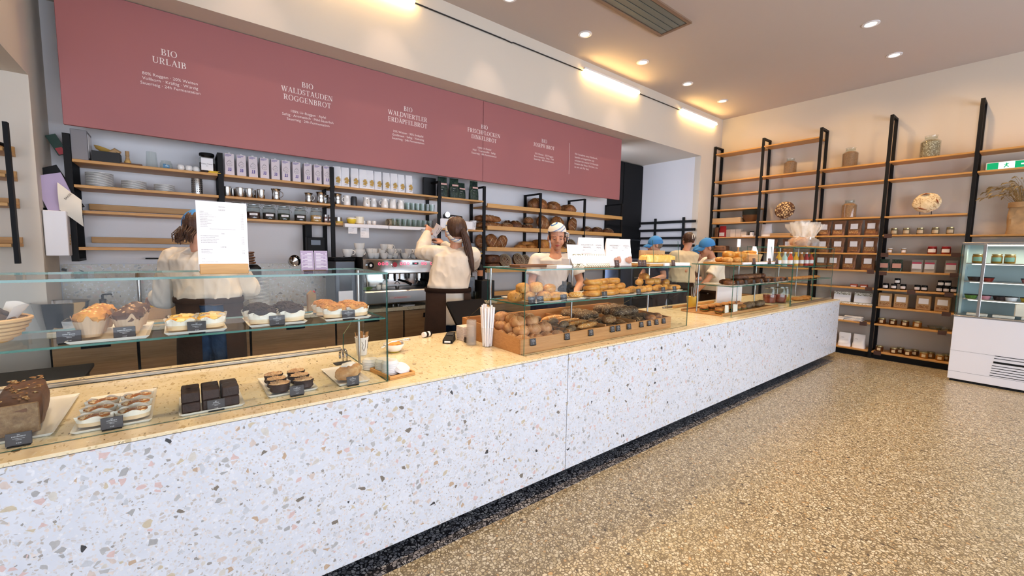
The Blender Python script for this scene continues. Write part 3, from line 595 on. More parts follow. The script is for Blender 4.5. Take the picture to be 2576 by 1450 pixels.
# ================================================================== people
V = Vector; FZ = 0.
def far(k):
    """the person stands k times farther off and is k times larger; returns the height to add to the feet"""
    return (.12 - 1.6 * (1 - k)) / k - .12
def place(t, k): t.scale = (k,) * 3; t.location = (0, 0, 1.6 * (1 - k))
def vox(b, name, mat, parent, size=.007, it=3, wr=0., ws=14, seed=0, keep=None):
    """fuse the overlapping closed shapes of b into one continuous surface"""
    me = bpy.data.meshes.new('tmp'); me.from_pydata(b.v, [], b.f); o = bpy.data.objects.new('tmp', me); COL.objects.link(o)
    bm = bmesh.new(); bm.from_mesh(me); bmesh.ops.recalc_face_normals(bm, faces=bm.faces); bm.to_mesh(me); bm.free()
    m = o.modifiers.new('r', 'REMESH'); m.mode = 'VOXEL'; m.voxel_size = size; s = o.modifiers.new('s', 'SMOOTH'); s.factor = .5; s.iterations = it
    me2 = bpy.data.meshes.new_from_object(o.evaluated_get(bpy.context.evaluated_depsgraph_get())); bpy.data.objects.remove(o); bpy.data.meshes.remove(me)
    if wr:
        k = len(me2.vertices); co_ = [0.] * (3 * k); nn = [0.] * (3 * k); me2.vertices.foreach_get('co', co_); me2.vertices.foreach_get('normal', nn)
        for i in range(0, 3 * k, 3):
            x, y, z = co_[i:i + 3]; q = mn.noise(V((x * ws + seed, y * ws, z * ws * .55 + seed))); q2 = mn.noise(V((x * ws * 2.2 + z * 9, y * ws * 2.2, z * ws + seed))); d = wr * (1 - abs(q) * 3.4 + q2 * .5)
            for j in range(3): co_[i + j] += nn[i + j] * d
        me2.vertices.foreach_set('co', co_)
    me2.materials.clear(); me2.materials.append(mat); me2.polygons.foreach_set('use_smooth', [True] * len(me2.polygons)); me2.name = name
    r = bpy.data.objects.new(name, me2); COL.objects.link(r); r.parent = parent; return r
def ball(b, c, r, n=12): b.x = Matrix.Translation(c); b.lathe([(max(1e-6, r * math.cos(a)), r * math.sin(a)) for a in [(-.5 + k / 8) * PI for k in range(9)]], n, cap=False); b.x = Matrix.Identity(4)
def limb(b, pts, rr, ell=None):
    b.tube(pts, rr, 14, ell=ell)
    for p, r in ((pts[0], rr[0]), (pts[-1], rr[-1])):
        if not ell: ball(b, p, r)
def ring_stack(b, st, n=26):
    vs = []; k = len(st)
    for c, la, fw, hw, hd in st:
        for i in range(n):
            a = 2 * PI * i / n; cc, ss = math.cos(a), math.sin(a); p = .85
            vs.append(tuple(V(c) + la * hw * math.copysign(abs(cc) ** p, cc) + fw * hd * math.copysign(abs(ss) ** p, ss)))
    fs = [(j * n + i, j * n + (i + 1) % n, (j + 1) * n + (i + 1) % n, (j + 1) * n + i) for j in range(k - 1) for i in range(n)] + [tuple(range(n))[::-1], tuple((k - 1) * n + i for i in range(n))]
    b.add(vs, fs)
def basis(H_, f, s=1.):
    f = V(f).normalized(); r = f.cross(V((0, 0, 1))).normalized(); u = r.cross(f); return Matrix(((r.x * s, f.x * s, u.x * s, H_[0]), (r.y * s, f.y * s, u.y * s, H_[1]), (r.z * s, f.z * s, u.z * s, H_[2]), (0, 0, 0, 1)))
def ell(b, M4, c, r, n=20): b.x = M4 @ Matrix.Translation(c); b.blob(r, n, 12, 0, 1, 0, 0, 0, 2.); 
def ellc(b, M4, c, r, n=20): ell(b, M4, (c[0], c[1], c[2] - r[2]), r, n)
def head(b, M4):
    ellc(b, M4, (0, -.012, .035), (.074, .092, .083)); ellc(b, M4, (0, .022, -.02), (.06, .068, .085)); ellc(b, M4, (0, .03, -.062), (.042, .05, .048)); ellc(b, M4, (0, .062, -.09), (.024, .024, .02))
    for s in (-1, 1): ellc(b, M4, (s * .036, .05, -.03), (.026, .03, .03)); ellc(b, M4, (s * .077, -.008, -.008), (.01, .02, .032)); ellc(b, M4, (s * .03, .07, .022), (.02, .014, .008))
    b.x = M4; b.tube([(0, .083, .022), (0, .098, 0), (0, .11, -.02), (0, .1, -.03)], [.009, .01, .0125, .01], 10)
    for s in (-1, 1): ellc(b, M4, (s * .011, .096, -.026), (.008, .01, .007), 10)
    ellc(b, M4, (0, .084, -.055), (.022, .012, .012)); b.x = Matrix.Identity(4)
def face(t, M4, lash=True, closed=True, eyec=None):
    for s in (-1, 1):
        e = MB(); ellc(e, M4, (s * .031, .0775, .002), (.0125, .0085, .0065), 14); eo = e.obj('eye', m_eye, t)
        e = MB(); ellc(e, M4, (s * .031, .0845, -.0015), (.0048, .003, .0045), 10); e.obj('iris', m_dark, eo)
        e = MB(); ellc(e, M4, (s * .031, .0785, .0062), (.0145, .0095, .0055), 14); e.obj('eyelid', m_skin, t)
        e = MB(); e.x = M4; e.tube([(s * .018, .087, .0015), (s * .031, .0895, .001), (s * .044, .083, .002)], .0011, 5); e.obj('lashes', m_dark, t)
        e = MB(); e.x = M4; e.tube([(s * .014, .0865, .0235), (s * .03, .0885, .0295), (s * .047, .077, .0245)], [.002, .0026, .0012], 6, ell=[(.8, 1)] * 3); e.obj('eyebrow', m_hair, t)
    e = MB(); e.x = M4; e.tube([(-.021, .087, -.0555), (-.008, .0955, -.0525), (0, .0955, -.0535), (.008, .0955, -.0525), (.021, .087, -.0555)], [.0015, .0036, .0034, .0036, .0015], 8); e.tube([(-.019, .087, -.057), (0, .095, -.0615), (.019, .087, -.057)], [.0015, .0046, .0015], 8); e.obj('lips', m_skinr, t)
def hand(b, wr, d, up, s=1, curl=.5):
    d = V(d).normalized(); up = V(up).normalized(); la = d.cross(up).normalized() * s; up = la.cross(d) * s
    c = V(wr); b.tube([c, c + d * .03, c + d * .085], [.022, .036, .038], 12, ell=[(.8, 1), (.45, 1), (.4, 1)]) if 0 else None
    vs = [(c, .024, .02), (c + d * .035, .036, .017), (c + d * .085, .04, .014)]; ring_stack(b, [(p, la, up, w, h) for p, w, h in vs], 14)
    for k in range(4):
        L = (.066, .076, .07, .055)[k]; p = c + d * .082 + la * (.029 - .0193 * k); a = curl * (.9 + .15 * k); pts = [p]; dd = d.copy()
        for q, fr in enumerate((.42, .33, .25)): dd = (dd * math.cos(a * .7) - up * math.sin(a * .7)).normalized(); pts.append(pts[-1] + dd * L * fr)
        limb(b, pts, [.0095, .009, .0082, .0072])
    p = c + d * .03 + la * .034; q = p + (d * .6 + la * .7 - up * .3).normalized() * .035; limb(b, [p, q, q + (d * .85 + la * .2 - up * .4).normalized() * .03], [.0125, .0105, .0085])
def body(t, J, bf, M4, skin=None, size=.0065, hands=(1, 1), curl=.5, hd=(None, None), chest=False):
    """one continuous skin: head, neck, torso, arms with fingers, legs"""
    b = MB(); head(b, M4); N = V(J['N']); la = (V(J['shR']) - V(J['shL'])); la.z = 0; la.normalize(); fw = V(bf).normalized(); P = V(J['P']); W = V(J['W'])
    hc = M4 @ V((0, -.02, -.05)); limb(b, [hc, N + (hc - N) * .4, N - V((0, 0, .03))], [.05, .05, .06])
    if chest: ring_stack(b, [(W.lerp(N, .7), la, fw, .09, .1), (W.lerp(N, .8), la, fw, .085, .108), (W.lerp(N, .9), la, fw, .076, .088), (W.lerp(N, 1.0), la, fw, .056, .058)])
    C_ = W.lerp(N, .5); ring_stack(b, [(P - V((0, 0, .06)), la, fw, .15, .1), (P, la, fw, .16, .105), (W, la, fw, .128, .092), (C_, la, fw, .15, .1), (W.lerp(N, .75), la, fw, .15, .095), (W.lerp(N, .92), la, fw, .09, .065)])
    for i, s in enumerate('LR'):
        sh, el_, wr = V(J['sh' + s]), V(J['el' + s]), V(J['wr' + s]); limb(b, [N - V((0, 0, .06)), sh], [.05, .05]); limb(b, [sh, sh.lerp(el_, .5), el_], [.048, .043, .036]); limb(b, [el_, el_.lerp(wr, .35), wr], [.036, .036, .024])
        d = V(J['h' + s]) - wr if 'h' + s in J else wr - el_
        if hands[i]: hand(b, wr, d, hd[i] or (0, 0, 1), 1 if s == 'L' else -1, curl)
    for s in (-1, 1):
        hp = P + la * s * .085 - V((0, 0, .04)); kn = V((hp.x + fw.x * .02, hp.y + fw.y * .02, .58 + FZ * .6)); an = V((hp.x, hp.y, .19 + FZ)); limb(b, [hp, kn], [.082, .055]); limb(b, [kn, kn.lerp(an, .4), an], [.054, .054, .036])
    return vox(b, 'body', skin or m_skin, t, size, 2)
def shirt(t, J, bf, mat, long_=False, zb=None, seed=1, hem=.035, slv=.62, size=.007, wr=.004, inf=.016, neck=1.):
    b = MB(); N = V(J['N']); la = (V(J['shR']) - V(J['shL'])); la.z = 0; la.normalize(); fw = V(bf).normalized(); P = V(J['P']); W = V(J['W']); i = inf
    if zb: c0 = P.lerp(W, (zb - P.z) / (W.z - P.z)); low = [(c0, la, fw, .13 + i, .09 + i), (c0 + V((0, 0, .012)), la, fw, .155 + i, .112 + i), (c0 + V((0, 0, .05)), la, fw, .16 + i, .118 + i)]
    else: low = [(P - V((0, 0, hem)), la, fw, .165 + i, .118 + i), (P + V((0, 0, .02)), la, fw, .162 + i, .115 + i), (W, la, fw, .14 + i, .102 + i)]
    ring_stack(b, low + [(W.lerp(N, .5), la, fw, .155 + i, .108 + i), (W.lerp(N, .75), la, fw, .158 + i, .102 + i), (W.lerp(N, .88), la, fw, (.12 + i) * neck, (.075 + i) * neck), (W.lerp(N, .94 if neck > .9 else .9), la, fw, .078 + i * .6, .055 + i * .5)])
    for s in 'LR':
        sh, el_, wv = V(J['sh' + s]), V(J['el' + s]), V(J['wr' + s]); limb(b, [N - V((0, 0, .065)), sh], [.058 + i * .5, .056 + i * .6])
        if long_: limb(b, [sh, sh.lerp(el_, .5), el_], [.06 + i * .5, .058 + i * .6, .05 + i * .6]); limb(b, [el_, el_.lerp(wv, .4), el_.lerp(wv, .95)], [.05 + i * .6, .052 + i * .5, .034 + i * .3])
        else: e = sh.lerp(el_, slv); b.tube([sh, sh.lerp(e, .5), e], [.056 + i * .6, .06 + i * .6, .064 + i * .5], 16); ball(b, sh, .056 + i * .6)
    return vox(b, 'shirt' if not long_ else 'sweatshirt', mat, t, size, 3, wr, 13, seed)
def trousers(t, J, bf, mat):
    b = MB(); P = V(J['P']); la = (V(J['shR']) - V(J['shL'])); la.z = 0; la.normalize(); fw = V(bf).normalized(); ring_stack(b, [(P - V((0, 0, .1)), la, fw, .165, .115), (P + V((0, 0, .08)), la, fw, .15, .105)])
    for s in (-1, 1): hp = P + la * s * .085 - V((0, 0, .05)); limb(b, [hp, V((hp.x + fw.x * .02, hp.y + fw.y * .02, .58 + FZ * .6)), V((hp.x, hp.y, .22 + FZ))], [.098, .074, .062])
    vox(b, 'trousers', mat, t, .011, 2, .003, 16, 2)
    for s in (-1, 1):
        c = P + la * s * .085; e = MB(); e.x = Matrix.Translation((c.x, c.y, .122 + FZ)) @ Matrix(((la.x, fw.x, 0, 0), (la.y, fw.y, 0, 0), (0, 0, 1, 0), (0, 0, 0, 1))); e.at = e.at; e.x = e.x @ Matrix.Translation((0, .05, 0)); e.blob((.048, .13, .045), 16, 8, 0, 1, 0, .5); e.obj('shoe', m_black, t)
def apron(t, J, bf, a0, a1, z0, z1, mat=None, off=.03, seed=2, flare=.02):
    P = V(J['P']); W = V(J['W']); la = (V(J['shR']) - V(J['shL'])); la.z = 0; la.normalize(); fw = V(bf).normalized()
    def fn(u, v, o=0):
        a = rad(a0 + (a1 - a0) * u); z = z1 + (z0 - z1) * v; k = 1 + flare * v * 3 + .025 * math.sin(u * 17 + v * 3 + seed) * v; c = P if z < P.z else P.lerp(W, min(1, (z - P.z) / max(.01, W.z - P.z)))
        return (c.x + (la.x * (.17 + off + o) * math.cos(a) + fw.x * (.118 + off + o) * math.sin(a)) * k, c.y + (la.y * (.17 + off + o) * math.cos(a) + fw.y * (.118 + off + o) * math.sin(a)) * k, z)
    b = MB().grid(fn, 30, 12); b.grid(lambda u, v: fn(u, v, -.004), 30, 12); ap = b.obj('apron', mat or m_apron, t)
    MB().tube([fn(i / 40 * 360 / max(1, a1 - a0) if 0 else 0, 0) for i in range(1)] * 0 or [tuple(P.lerp(W, min(1, max(0, (z1 - P.z) / max(.01, W.z - P.z)))) * 1 + la * (.178 + off) * math.cos(i * PI / 16) + fw * (.126 + off) * math.sin(i * PI / 16)) for i in range(32)], .011, 8, closed=True, ell=[(1.8, .4)] * 32).obj('apron_string', mat or m_apron, ap)
def cap(t, M4, mat=m_blue, back=False):
    b = MB(); b.x = M4 @ Matrix.Translation((0, -.012, .03)); pr = [(1e-5, .098)] + [(math.sin(a) * .088, math.cos(a) * .098) for a in [rad(k) for k in range(12, 97, 12)]] + [(.086, -.018), (.083, -.017)]
    b.lathe(pr[::-1], 28, sy=1.16, cap=False); c = b.obj('cap', mat, t)
    b = MB(); s = -1 if back else 1
    b.x = M4 @ Matrix.Translation((0, -.012, .03)); b.grid(lambda u, v: ((u - .5) * .135 * (1 - .25 * v * v), s * (.093 + .08 * v * (1 - (2 * u - 1) ** 2 * .45) - .034 * (2 * u - 1) ** 2), .004 - .028 * (2 * u - 1) ** 2 - .03 * v), 14, 6)
    b.grid(lambda u, v: ((u - .5) * .135 * (1 - .25 * v * v), s * (.093 + .08 * v * (1 - (2 * u - 1) ** 2 * .45) - .034 * (2 * u - 1) ** 2), .0 - .028 * (2 * u - 1) ** 2 - .03 * v), 14, 6); b.obj('brim', mat, c); e = MB(); ellc(e, M4, (0, -.012, .129), (.008, .008, .005), 8); e.obj('button', mat, c); return c
def hairdome(t, M4, r=(.082, .1, .09), c=(0, -.022, .036), cut=-.02, name='hair', mat=None, sides=True, seed=1):
    """hair over the back of the skull, open at the face"""
    b = MB(); b.x = M4 @ Matrix.Translation(c)
    def fn(u, v):
        th = rad(-250 + 320 * u) if sides else rad(-230 + 280 * u); th = rad(205 + 130 * u) if 0 else rad(140 + 260 * u); ph = PI / 2 - v * 2.4
        k = 1 + .05 * mn.noise(V((math.cos(th) * 2, math.sin(th) * 2, ph * 2 + seed))) + .012 * math.sin(u * 90)
        return (r[0] * math.cos(ph) * math.cos(th) * k, r[1] * math.cos(ph) * math.sin(th) * k, r[2] * math.sin(ph) * k)
    b.grid(fn, 70, 18); return b.obj(name, mat or m_hair, t)
def strands(t, curves, r, name='hair_strands', mat=None, n=5, spread=.008, seed=3):
    rr = random.Random(seed)
    for c in curves:
        b = MB()
        for k in range(n):
            o = V((rr.uniform(-1, 1), rr.uniform(-1, 1), rr.uniform(-1, 1))) * spread; b.tube([tuple(V(p) + o * (1 + .5 * math.sin(i + k))) for i, p in enumerate(c)], [r * (1 - .6 * i / len(c)) for i in range(len(c))], 6)
        b.obj('hair_strand', mat or m_hair, t)
IL = V((-.786, .617, 0)); IF = V((.62, .785, 0))            # towards the left and towards the back of the view
def person(label, loc): return thing('person', label, 'person', (0, 0, 0))

# -- woman behind the middle case, facing the room
FZ = far(1.04); t = person('woman in white T-shirt and blue striped headscarf looking down behind the middle case', 0); place(t, 1.04)
J = dict(N=(2.89, 2.99, 1.57), shL=(2.75, 3.115, 1.505), shR=(3.035, 2.885, 1.51), elL=(2.68, 3.1, 1.27), elR=(3.08, 2.82, 1.29), wrL=(2.6, 2.78, 1.2), wrR=(2.84, 2.66, 1.22), hL=(2.5, 2.62, 1.22), hR=(2.74, 2.58, 1.24), W=(2.9, 3.06, 1.3), P=(2.92, 3.11, 1.12))
fv = (-.62, -.78, 0); Mh = basis((2.896, 2.98, 1.722), (-.62, -.75, -.16), 1.06); body(t, J, fv, Mh, size=.0045, chest=True); face(t, Mh); shirt(t, J, fv, m_tee, seed=3, wr=.0035, size=.0065, neck=.85); trousers(t, J, fv, m_navy)
hairdome(t, Mh, (.079, .096, .088), (0, -.022, .03)); strands(t, [[tuple(Mh @ V(p)) for p in c] for c in ([(-.075, .0, .01), (-.083, -.005, -.03), (-.08, .0, -.06), (-.085, -.01, -.08)], [(-.07, -.03, .0), (-.085, -.04, -.04), (-.08, -.04, -.085)], [(.075, -.02, .01), (.08, -.03, -.03)])], .0045, n=14)
hs = MB(); hs.x = Mh @ Matrix.Translation((0, -.016, .052)) @ Euler((.24, 0, 0)).to_matrix().to_4x4()
sm = NT('striped_scarf'); tc = sm.n('ShaderNodeTexCoord'); mpn = sm.n('ShaderNodeMapping'); mpn.inputs['Rotation'].default_value = (0, .55, .6); sm.l(tc.outputs['Object'], mpn.inputs[0]); wv_ = sm.n('ShaderNodeTexWave', wave_type='BANDS', bands_direction='Z'); wv_.inputs['Scale'].default_value = 4.6; wv_.inputs['Distortion'].default_value = .8; wv_.inputs['Detail'].default_value = 0; sm.l(mpn.outputs[0], wv_.inputs['Vector']); sm.col(sm.ramp(wv_.outputs['Fac'], [(0, 'ece6da'), (.55, '2f6cb4'), (.78, 'ece6da'), (.9, '3a5a8a'), (.94, 'ece6da')], 'CONSTANT')); sm.set(Roughness=.85)
hs.lathe([(1e-5, .09)] + [(math.sin(a) * .086, math.cos(a) * .091) for a in [rad(k) for k in range(12, 92, 10)]] + [(.0865, -.006), (.083, -.006)], 34, sy=1.17, cap=False, wob=.008); hs.v = hs.v; sc_o = hs.obj('headscarf', sm.m, t)
b = MB(); b.x = Mh; b.blob((.001,) * 3, 4, 3, 0, 1, 0); b = MB(); 
for c in ([(-.08, -.02, .05), (-.1, -.03, .04), (-.105, -.03, .0), (-.1, -.03, -.03)], [(-.08, -.03, .04), (-.095, -.05, .0), (-.09, -.05, -.05), (-.08, -.06, -.1)]): b.tube([tuple(Mh @ V(p)) for p in c], [.018, .02, .016, .008], 10, ell=[(.5, 1)] * 4)
b.obj('scarf_knot', sm.m, sc_o)
for s in (-1, 1):
    b = MB(); b.x = Mh; b.tube([(s * .084, .0 + .017 * math.cos(a * PI / 8), -.055 + .02 * math.sin(a * PI / 8)) for a in range(16)], .002, 6, closed=True); b.obj('hoop_earring', m_gold if s > 0 else m_chrome, t)

# -- woman with a ponytail at the coffee machine, seen from behind
FZ = 0.; t = person('woman with long ponytail and headband, seen from behind at the coffee machine', 0)
J = dict(N=(1.945, 3.3, 1.61), shL=(1.81, 3.4, 1.555), shR=(2.06, 3.2, 1.545), elL=(1.74, 3.56, 1.56), elR=(2.19, 3.4, 1.46), wrL=(1.855, 3.68, 1.74), hL=(1.9, 3.72, 1.8), wrR=(2.02, 3.66, 1.64), hR=(1.98, 3.74, 1.71), W=(1.875, 3.315, 1.3), P=(1.87, 3.3, 1.13))
fv = (.55, .83, 0); Mh = basis((1.95, 3.3, 1.745), (.35, .93, .02), 1.15); body(t, J, fv, Mh, size=.0058, curl=.8, hd=((.3, -.9, .3), (.3, -.9, .3))); face(t, Mh); shirt(t, J, fv, m_sweat, True, seed=7, inf=.026, zb=1.225, wr=.0055); trousers(t, J, fv, m_jeans)
hairdome(t, Mh, (.081, .1, .09), (0, -.016, .034)); pt = [(1.93, 3.215, 1.775), (1.945, 3.185, 1.765), (1.965, 3.165, 1.7), (1.985, 3.15, 1.6), (2.005, 3.135, 1.5), (2.02, 3.125, 1.4)]
b = MB(); b.tube(pt, [.016, .026, .034, .036, .026, .006], 14, ell=[(1, .8)] * 6)
rr = random.Random(5)
for k in range(26):
    a = rr.uniform(0, 6.28); b.tube([(p[0] + math.cos(a) * q, p[1] + math.sin(a) * q * .8, p[2] + rr.uniform(-.01, .01)) for p, q in zip(pt, (.012, .022, .03, .033, .026, .012))], [.004, .006, .006, .006, .004, .001], 6)
b.obj('ponytail', m_hair, t); b = MB(); b.tube([(1.94 + .02 * math.cos(a * PI / 6), 3.2 + .02 * math.sin(a * PI / 6), 1.77) for a in range(12)], .006, 6, closed=True); b.obj('hair_tie', m_blackm, t)
b = MB(); b.x = Mh; b.tube([(.08 * math.cos(a), -.02 + .07 * math.sin(a), .025 + .09 * math.sin(a)) for a in [i * PI / 16 for i in range(32)]], .014, 10, closed=True, ell=[(1.5, .5)] * 32); b.obj('headband', sm.m, t)
apron(t, J, fv, 60, 268, .84, 1.235, seed=1, flare=.02); apron(t, J, fv, 318, 392, 1.08, 1.235, seed=3)
b = MB(); ring_stack(b, [(V(J['P']) - V((0, 0, .2)), V((.8, -.6, 0)), V((.6, .8, 0)), .175, .13), (V(J['P']) + V((0, 0, .1)), V((.8, -.6, 0)), V((.6, .8, 0)), .165, .12)]); vox(b, 'shirt_tail', m_sweat, t, .01, 2, .003, 14, 4)

# -- worker half hidden by the menu board
t = person('worker in cream sweatshirt and blue cap, seen from behind the menu board', 0)
J = dict(N=(.1, 3.48, 1.575), shL=(-.035, 3.57, 1.5), shR=(.24, 3.43, 1.5), elL=(-.1, 3.68, 1.235), elR=(.36, 3.44, 1.3), wrL=(-.15, 3.92, 1.22), hL=(-.19, 4.02, 1.2), wrR=(.25, 3.76, 1.19), hR=(.2, 3.86, 1.17), W=(.13, 3.43, 1.28), P=(.14, 3.4, 1.13))
fv = (.2, .98, 0); Mh = basis((.098, 3.5, 1.7), (.25, .95, -.2), 1.02); body(t, J, fv, Mh, curl=.6); face(t, Mh); shirt(t, J, fv, m_sweat, True, seed=11, inf=.036, zb=1.235, wr=.007); trousers(t, J, fv, m_jeans)
hairdome(t, Mh, (.082, .1, .088), (0, -.02, .026)); cap(t, Mh); b = MB(); ellc(b, Mh, (-.0, -.1, .02), (.022, .006, .012)); b.obj('cap_opening', m_hair, t)
strands(t, [[tuple(Mh @ V(p)) for p in c] for c in ([(-.05, -.09, -.01), (-.05, -.115, -.05), (-.06, -.1, -.09), (-.085, -.1, -.1)], [(-.07, -.05, -.02), (-.095, -.08, -.06), (-.09, -.09, -.1)], [(0, -.1, -.02), (-.02, -.12, -.06), (-.03, -.1, -.1)])], .0035, n=22, spread=.017)
apron(t, J, fv, -60, 260, .78, 1.24, seed=5)

# -- man in blue cap leaning over the far end, seen in profile
FZ = far(1.07); t = person('man in white T-shirt and blue cap smiling in profile behind the far case', 0); place(t, 1.07)
J = dict(N=(5.9, 2.93, 1.53), shL=(5.82, 2.8, 1.45), shR=(6.02, 3.08, 1.47), elL=(5.66, 2.86, 1.23), elR=(5.96, 3.22, 1.24), wrL=(5.48, 2.95, 1.03), hL=(5.42, 2.98, .96), wrR=(5.82, 3.3, 1.2), hR=(5.74, 3.34, 1.18), W=(5.95, 2.92, 1.2), P=(5.96, 2.93, 1.02))
fv = (-.75, .62, 0); Mh = basis((5.82, 2.98, 1.675), (-.76, .6, -.22), 1.08); body(t, J, fv, Mh, hd=((0, -.5, .8), None)); face(t, Mh); shirt(t, J, fv, m_tee, seed=13, inf=.024, hem=.0, slv=.7); trousers(t, J, fv, m_apron); apron(t, J, fv, 0, 180, .7, 1.06)
b = MB(); ellc(b, Mh, (0, -.04, -.0), (.0755, .066, .06)); b.obj('short_hair', m_hair, t); cap(t, Mh)

# -- woman with hair clip, back turned
FZ = 0.; t = person('woman with claw clip in brown hair and beige T-shirt, seen from behind', 0)
J = dict(N=(5.83, 3.29, 1.635), shL=(5.72, 3.37, 1.56), shR=(5.86, 3.2, 1.55), elL=(5.76, 3.5, 1.33), elR=(5.72, 3.21, 1.33), wrL=(5.85, 3.6, 1.2), wrR=(5.84, 3.28, 1.16), W=(5.76, 3.3, 1.34), P=(5.75, 3.3, 1.17))
J['shL'] = (5.7, 3.4, 1.56); fv = (.5, .86, 0); Mh = basis((5.88, 3.29, 1.775), (.6, .8, -.1), 1.0); body(t, J, fv, Mh, size=.008); face(t, Mh); shirt(t, J, fv, m_beige, seed=17, inf=.022, hem=-.0, slv=.72, size=.01); trousers(t, J, fv, m_apron)
hairdome(t, Mh, (.084, .1, .092), (0, -.018, .034)); b = MB(); ellc(b, Mh, (.01, -.105, .03), (.04, .03, .06)); b.obj('hair_twist', m_hair, t); b = MB(); b.x = Mh
for s in (-1, 1): b.tube([(.01 + s * .004, -.14, .085), (.01 + s * .014, -.145, .05), (.01 + s * .01, -.135, .01)], [.004, .006, .003], 8)
b.obj('hair_clip', m_parch, t); strands(t, [[tuple(Mh @ V(p)) for p in c] for c in ([(-.07, -.02, .03), (-.1, -.03, .0), (-.095, -.02, -.03)], [(-.03, -.09, .0), (-.05, -.1, -.03)])], .003, n=8)
# -- worker bending behind them
FZ = far(1.09); t = person('worker in blue cap bending low between the woman and the man', 0); place(t, 1.09)
J = dict(N=(6.5, 3.34, 1.45), shL=(6.4, 3.42, 1.38), shR=(6.56, 3.2, 1.36), elL=(6.3, 3.48, 1.2), elR=(6.42, 3.3, 1.2), wrL=(6.2, 3.45, 1.15), wrR=(6.2, 3.38, 1.18), W=(6.68, 3.32, 1.22), P=(6.75, 3.32, 1.03))
fv = (-.75, .62, 0); Mh = basis((6.39, 3.38, 1.6), (-.72, .5, -.5), 1.0); body(t, J, fv, Mh, size=.008); face(t, Mh); shirt(t, J, fv, m_beige, seed=19, inf=.02, size=.01); trousers(t, J, fv, m_apron); cap(t, Mh)
# -- man in blue cap behind the glass guard
FZ = 0.; t = person('man in blue cap in profile behind the small glass guard', 0)
J = dict(N=(5.38, 3.48, 1.54), shL=(5.32, 3.36, 1.46), shR=(5.45, 3.62, 1.46), elL=(5.3, 3.3, 1.26), elR=(5.36, 3.7, 1.26), wrL=(5.13, 3.32, 1.24), wrR=(5.2, 3.6, 1.24), W=(5.42, 3.48, 1.24), P=(5.43, 3.48, 1.05))
fv = (-.78, .6, 0); Mh = basis((5.35, 3.5, 1.7), (-.76, .62, -.12), 1.04); body(t, J, fv, Mh, size=.008); face(t, Mh); shirt(t, J, fv, m_navy, seed=23, inf=.022, size=.01); trousers(t, J, fv, m_apron); cap(t, Mh); b = MB(); ellc(b, Mh, (0, -.04, -.0), (.075, .064, .06)); b.obj('short_hair', M('grey_hair', '7a6a5c', .8), t)
# ================================================================== things on the back shelves
def arcp(c, r, a0, a1, n=10, pl='xz'):
    o = []
    for i in range(n + 1):
        a = rad(a0 + (a1 - a0) * i / n); u, v = r * math.cos(a), r * math.sin(a)
        o.append((c[0] + u, c[1], c[2] + v) if pl == 'xz' else (c[0], c[1] + u, c[2] + v) if pl == 'yz' else (c[0] + u, c[1] + v, c[2]))
    return o
Y = 4.66; Z1, Z2, Z3, Z4 = 2.231, 2.041, 1.848, 1.566
# -- bay of plates
t = thing('box_file', 'tall grey box file standing at the left end of the top shelf', 'box', (-.575, 4.72, Z1))
MB().box(-.045, .045, -.1, .12, 0, .225, 0, .003).obj('box', m_grey, t, smooth=0); MB().box(.046, .048, -.08, .1, .02, .2).obj('side_label', m_paper, t, smooth=0)
t = thing('open_box', 'black open box filled with gold coloured tools on the top shelf', 'box', (-.43, 4.68, Z1))
MB().box(-.08, .08, -.07, -.064, 0, .08).box(-.08, .08, .064, .07, 0, .08).box(-.08, -.074, -.064, .064, 0, .08).box(.074, .08, -.064, .064, 0, .08).box(-.074, .074, -.064, .064, 0, .005).obj('box', m_blackm, t, smooth=0)
sv = MB(); sv.at((-.02, 0, .085), ry=.3).lathe([(0, -.035), (.04, -.02), (.055, 0), (.05, .002), (.03, -.012), (0, -.02)], 18); tag(sv.obj('sieve', m_gold, None, (-.43, 4.68, Z1 + .03)), 'brass coloured sieve bowl lying in the black box', 'sieve')
sv = MB(); sv.tube([(-.0, 0, .03), (.045, -.01, .075), (.07, -.02, .06)], [.03, .022, .012], 10); tag(sv.obj('wooden_scoop', m_kraft, None, (-.42, 4.68, Z1 + .03)), 'pale scoop leaning over the rim of the black box', 'scoop')
tag(MB().box(-.07, .07, -.06, .06, 0, .012, 0, .004).obj('whisk_board', m_woodd, None, (-.288, 4.68, Z1)), 'small dark wooden board carrying the bamboo whisk', 'board')
t = thing('bamboo_whisk', 'bamboo tea whisk standing upright on the small dark board', 'whisk', (-.31, 4.68, Z1 + .012)); MB().lathe([(.008, 0), (.014, .03), (.011, .06), (.013, .062), (.013, .1)], 12).obj('handle', m_kraft, t)
MB().lathe([(.02, .0), (.022, .015), (.013, .035)], 16).obj('bristles', M('bamboo', 'd8a860', .6), t)
def tumbler(r=.03, h=.12, lip=1.12, m=None):
    def f():
        return tag(MB().lathe([(r * .2, .004), (r * .92, .003), (r * lip, h), (r * lip - .002, h), (r * .88, .01), (0, .01)], 18, cap=False).obj('drinking_glass', m or m_glassj), 'x', 'glass')
    return f
tag(MB().lathe([(.04, 0), (.036, .06), (.033, .125), (0, .128)], 20).obj('drinking_glass', m_glassj, None, (-.16, Y, Z1)), 'tall clear glass turned upside down on the top shelf', 'glass')
t = thing('glass_jar', 'low clear glass jar holding blue teabags on the top shelf', 'jar', (-.068, Y, Z1)); MB().lathe([(.035, 0), (.042, .01), (.042, .045), (.034, .055), (.034, .065)], 20).obj('jar', m_glassj, t); MB().box(-.02, .0, -.02, .02, .005, .04).box(.003, .022, -.015, .02, .005, .035).obj('teabag', M('blue_card', '5a90b8', .7), t, smooth=0)
pl = once(lambda: tag(MB().lathe([(.018, 0), (.027, .02), (.025, .042), (.019, .048), (.017, .046), (.02, .02), (0, .008)], 18).obj('egg_cup', m_porc), 'x', 'cup'))
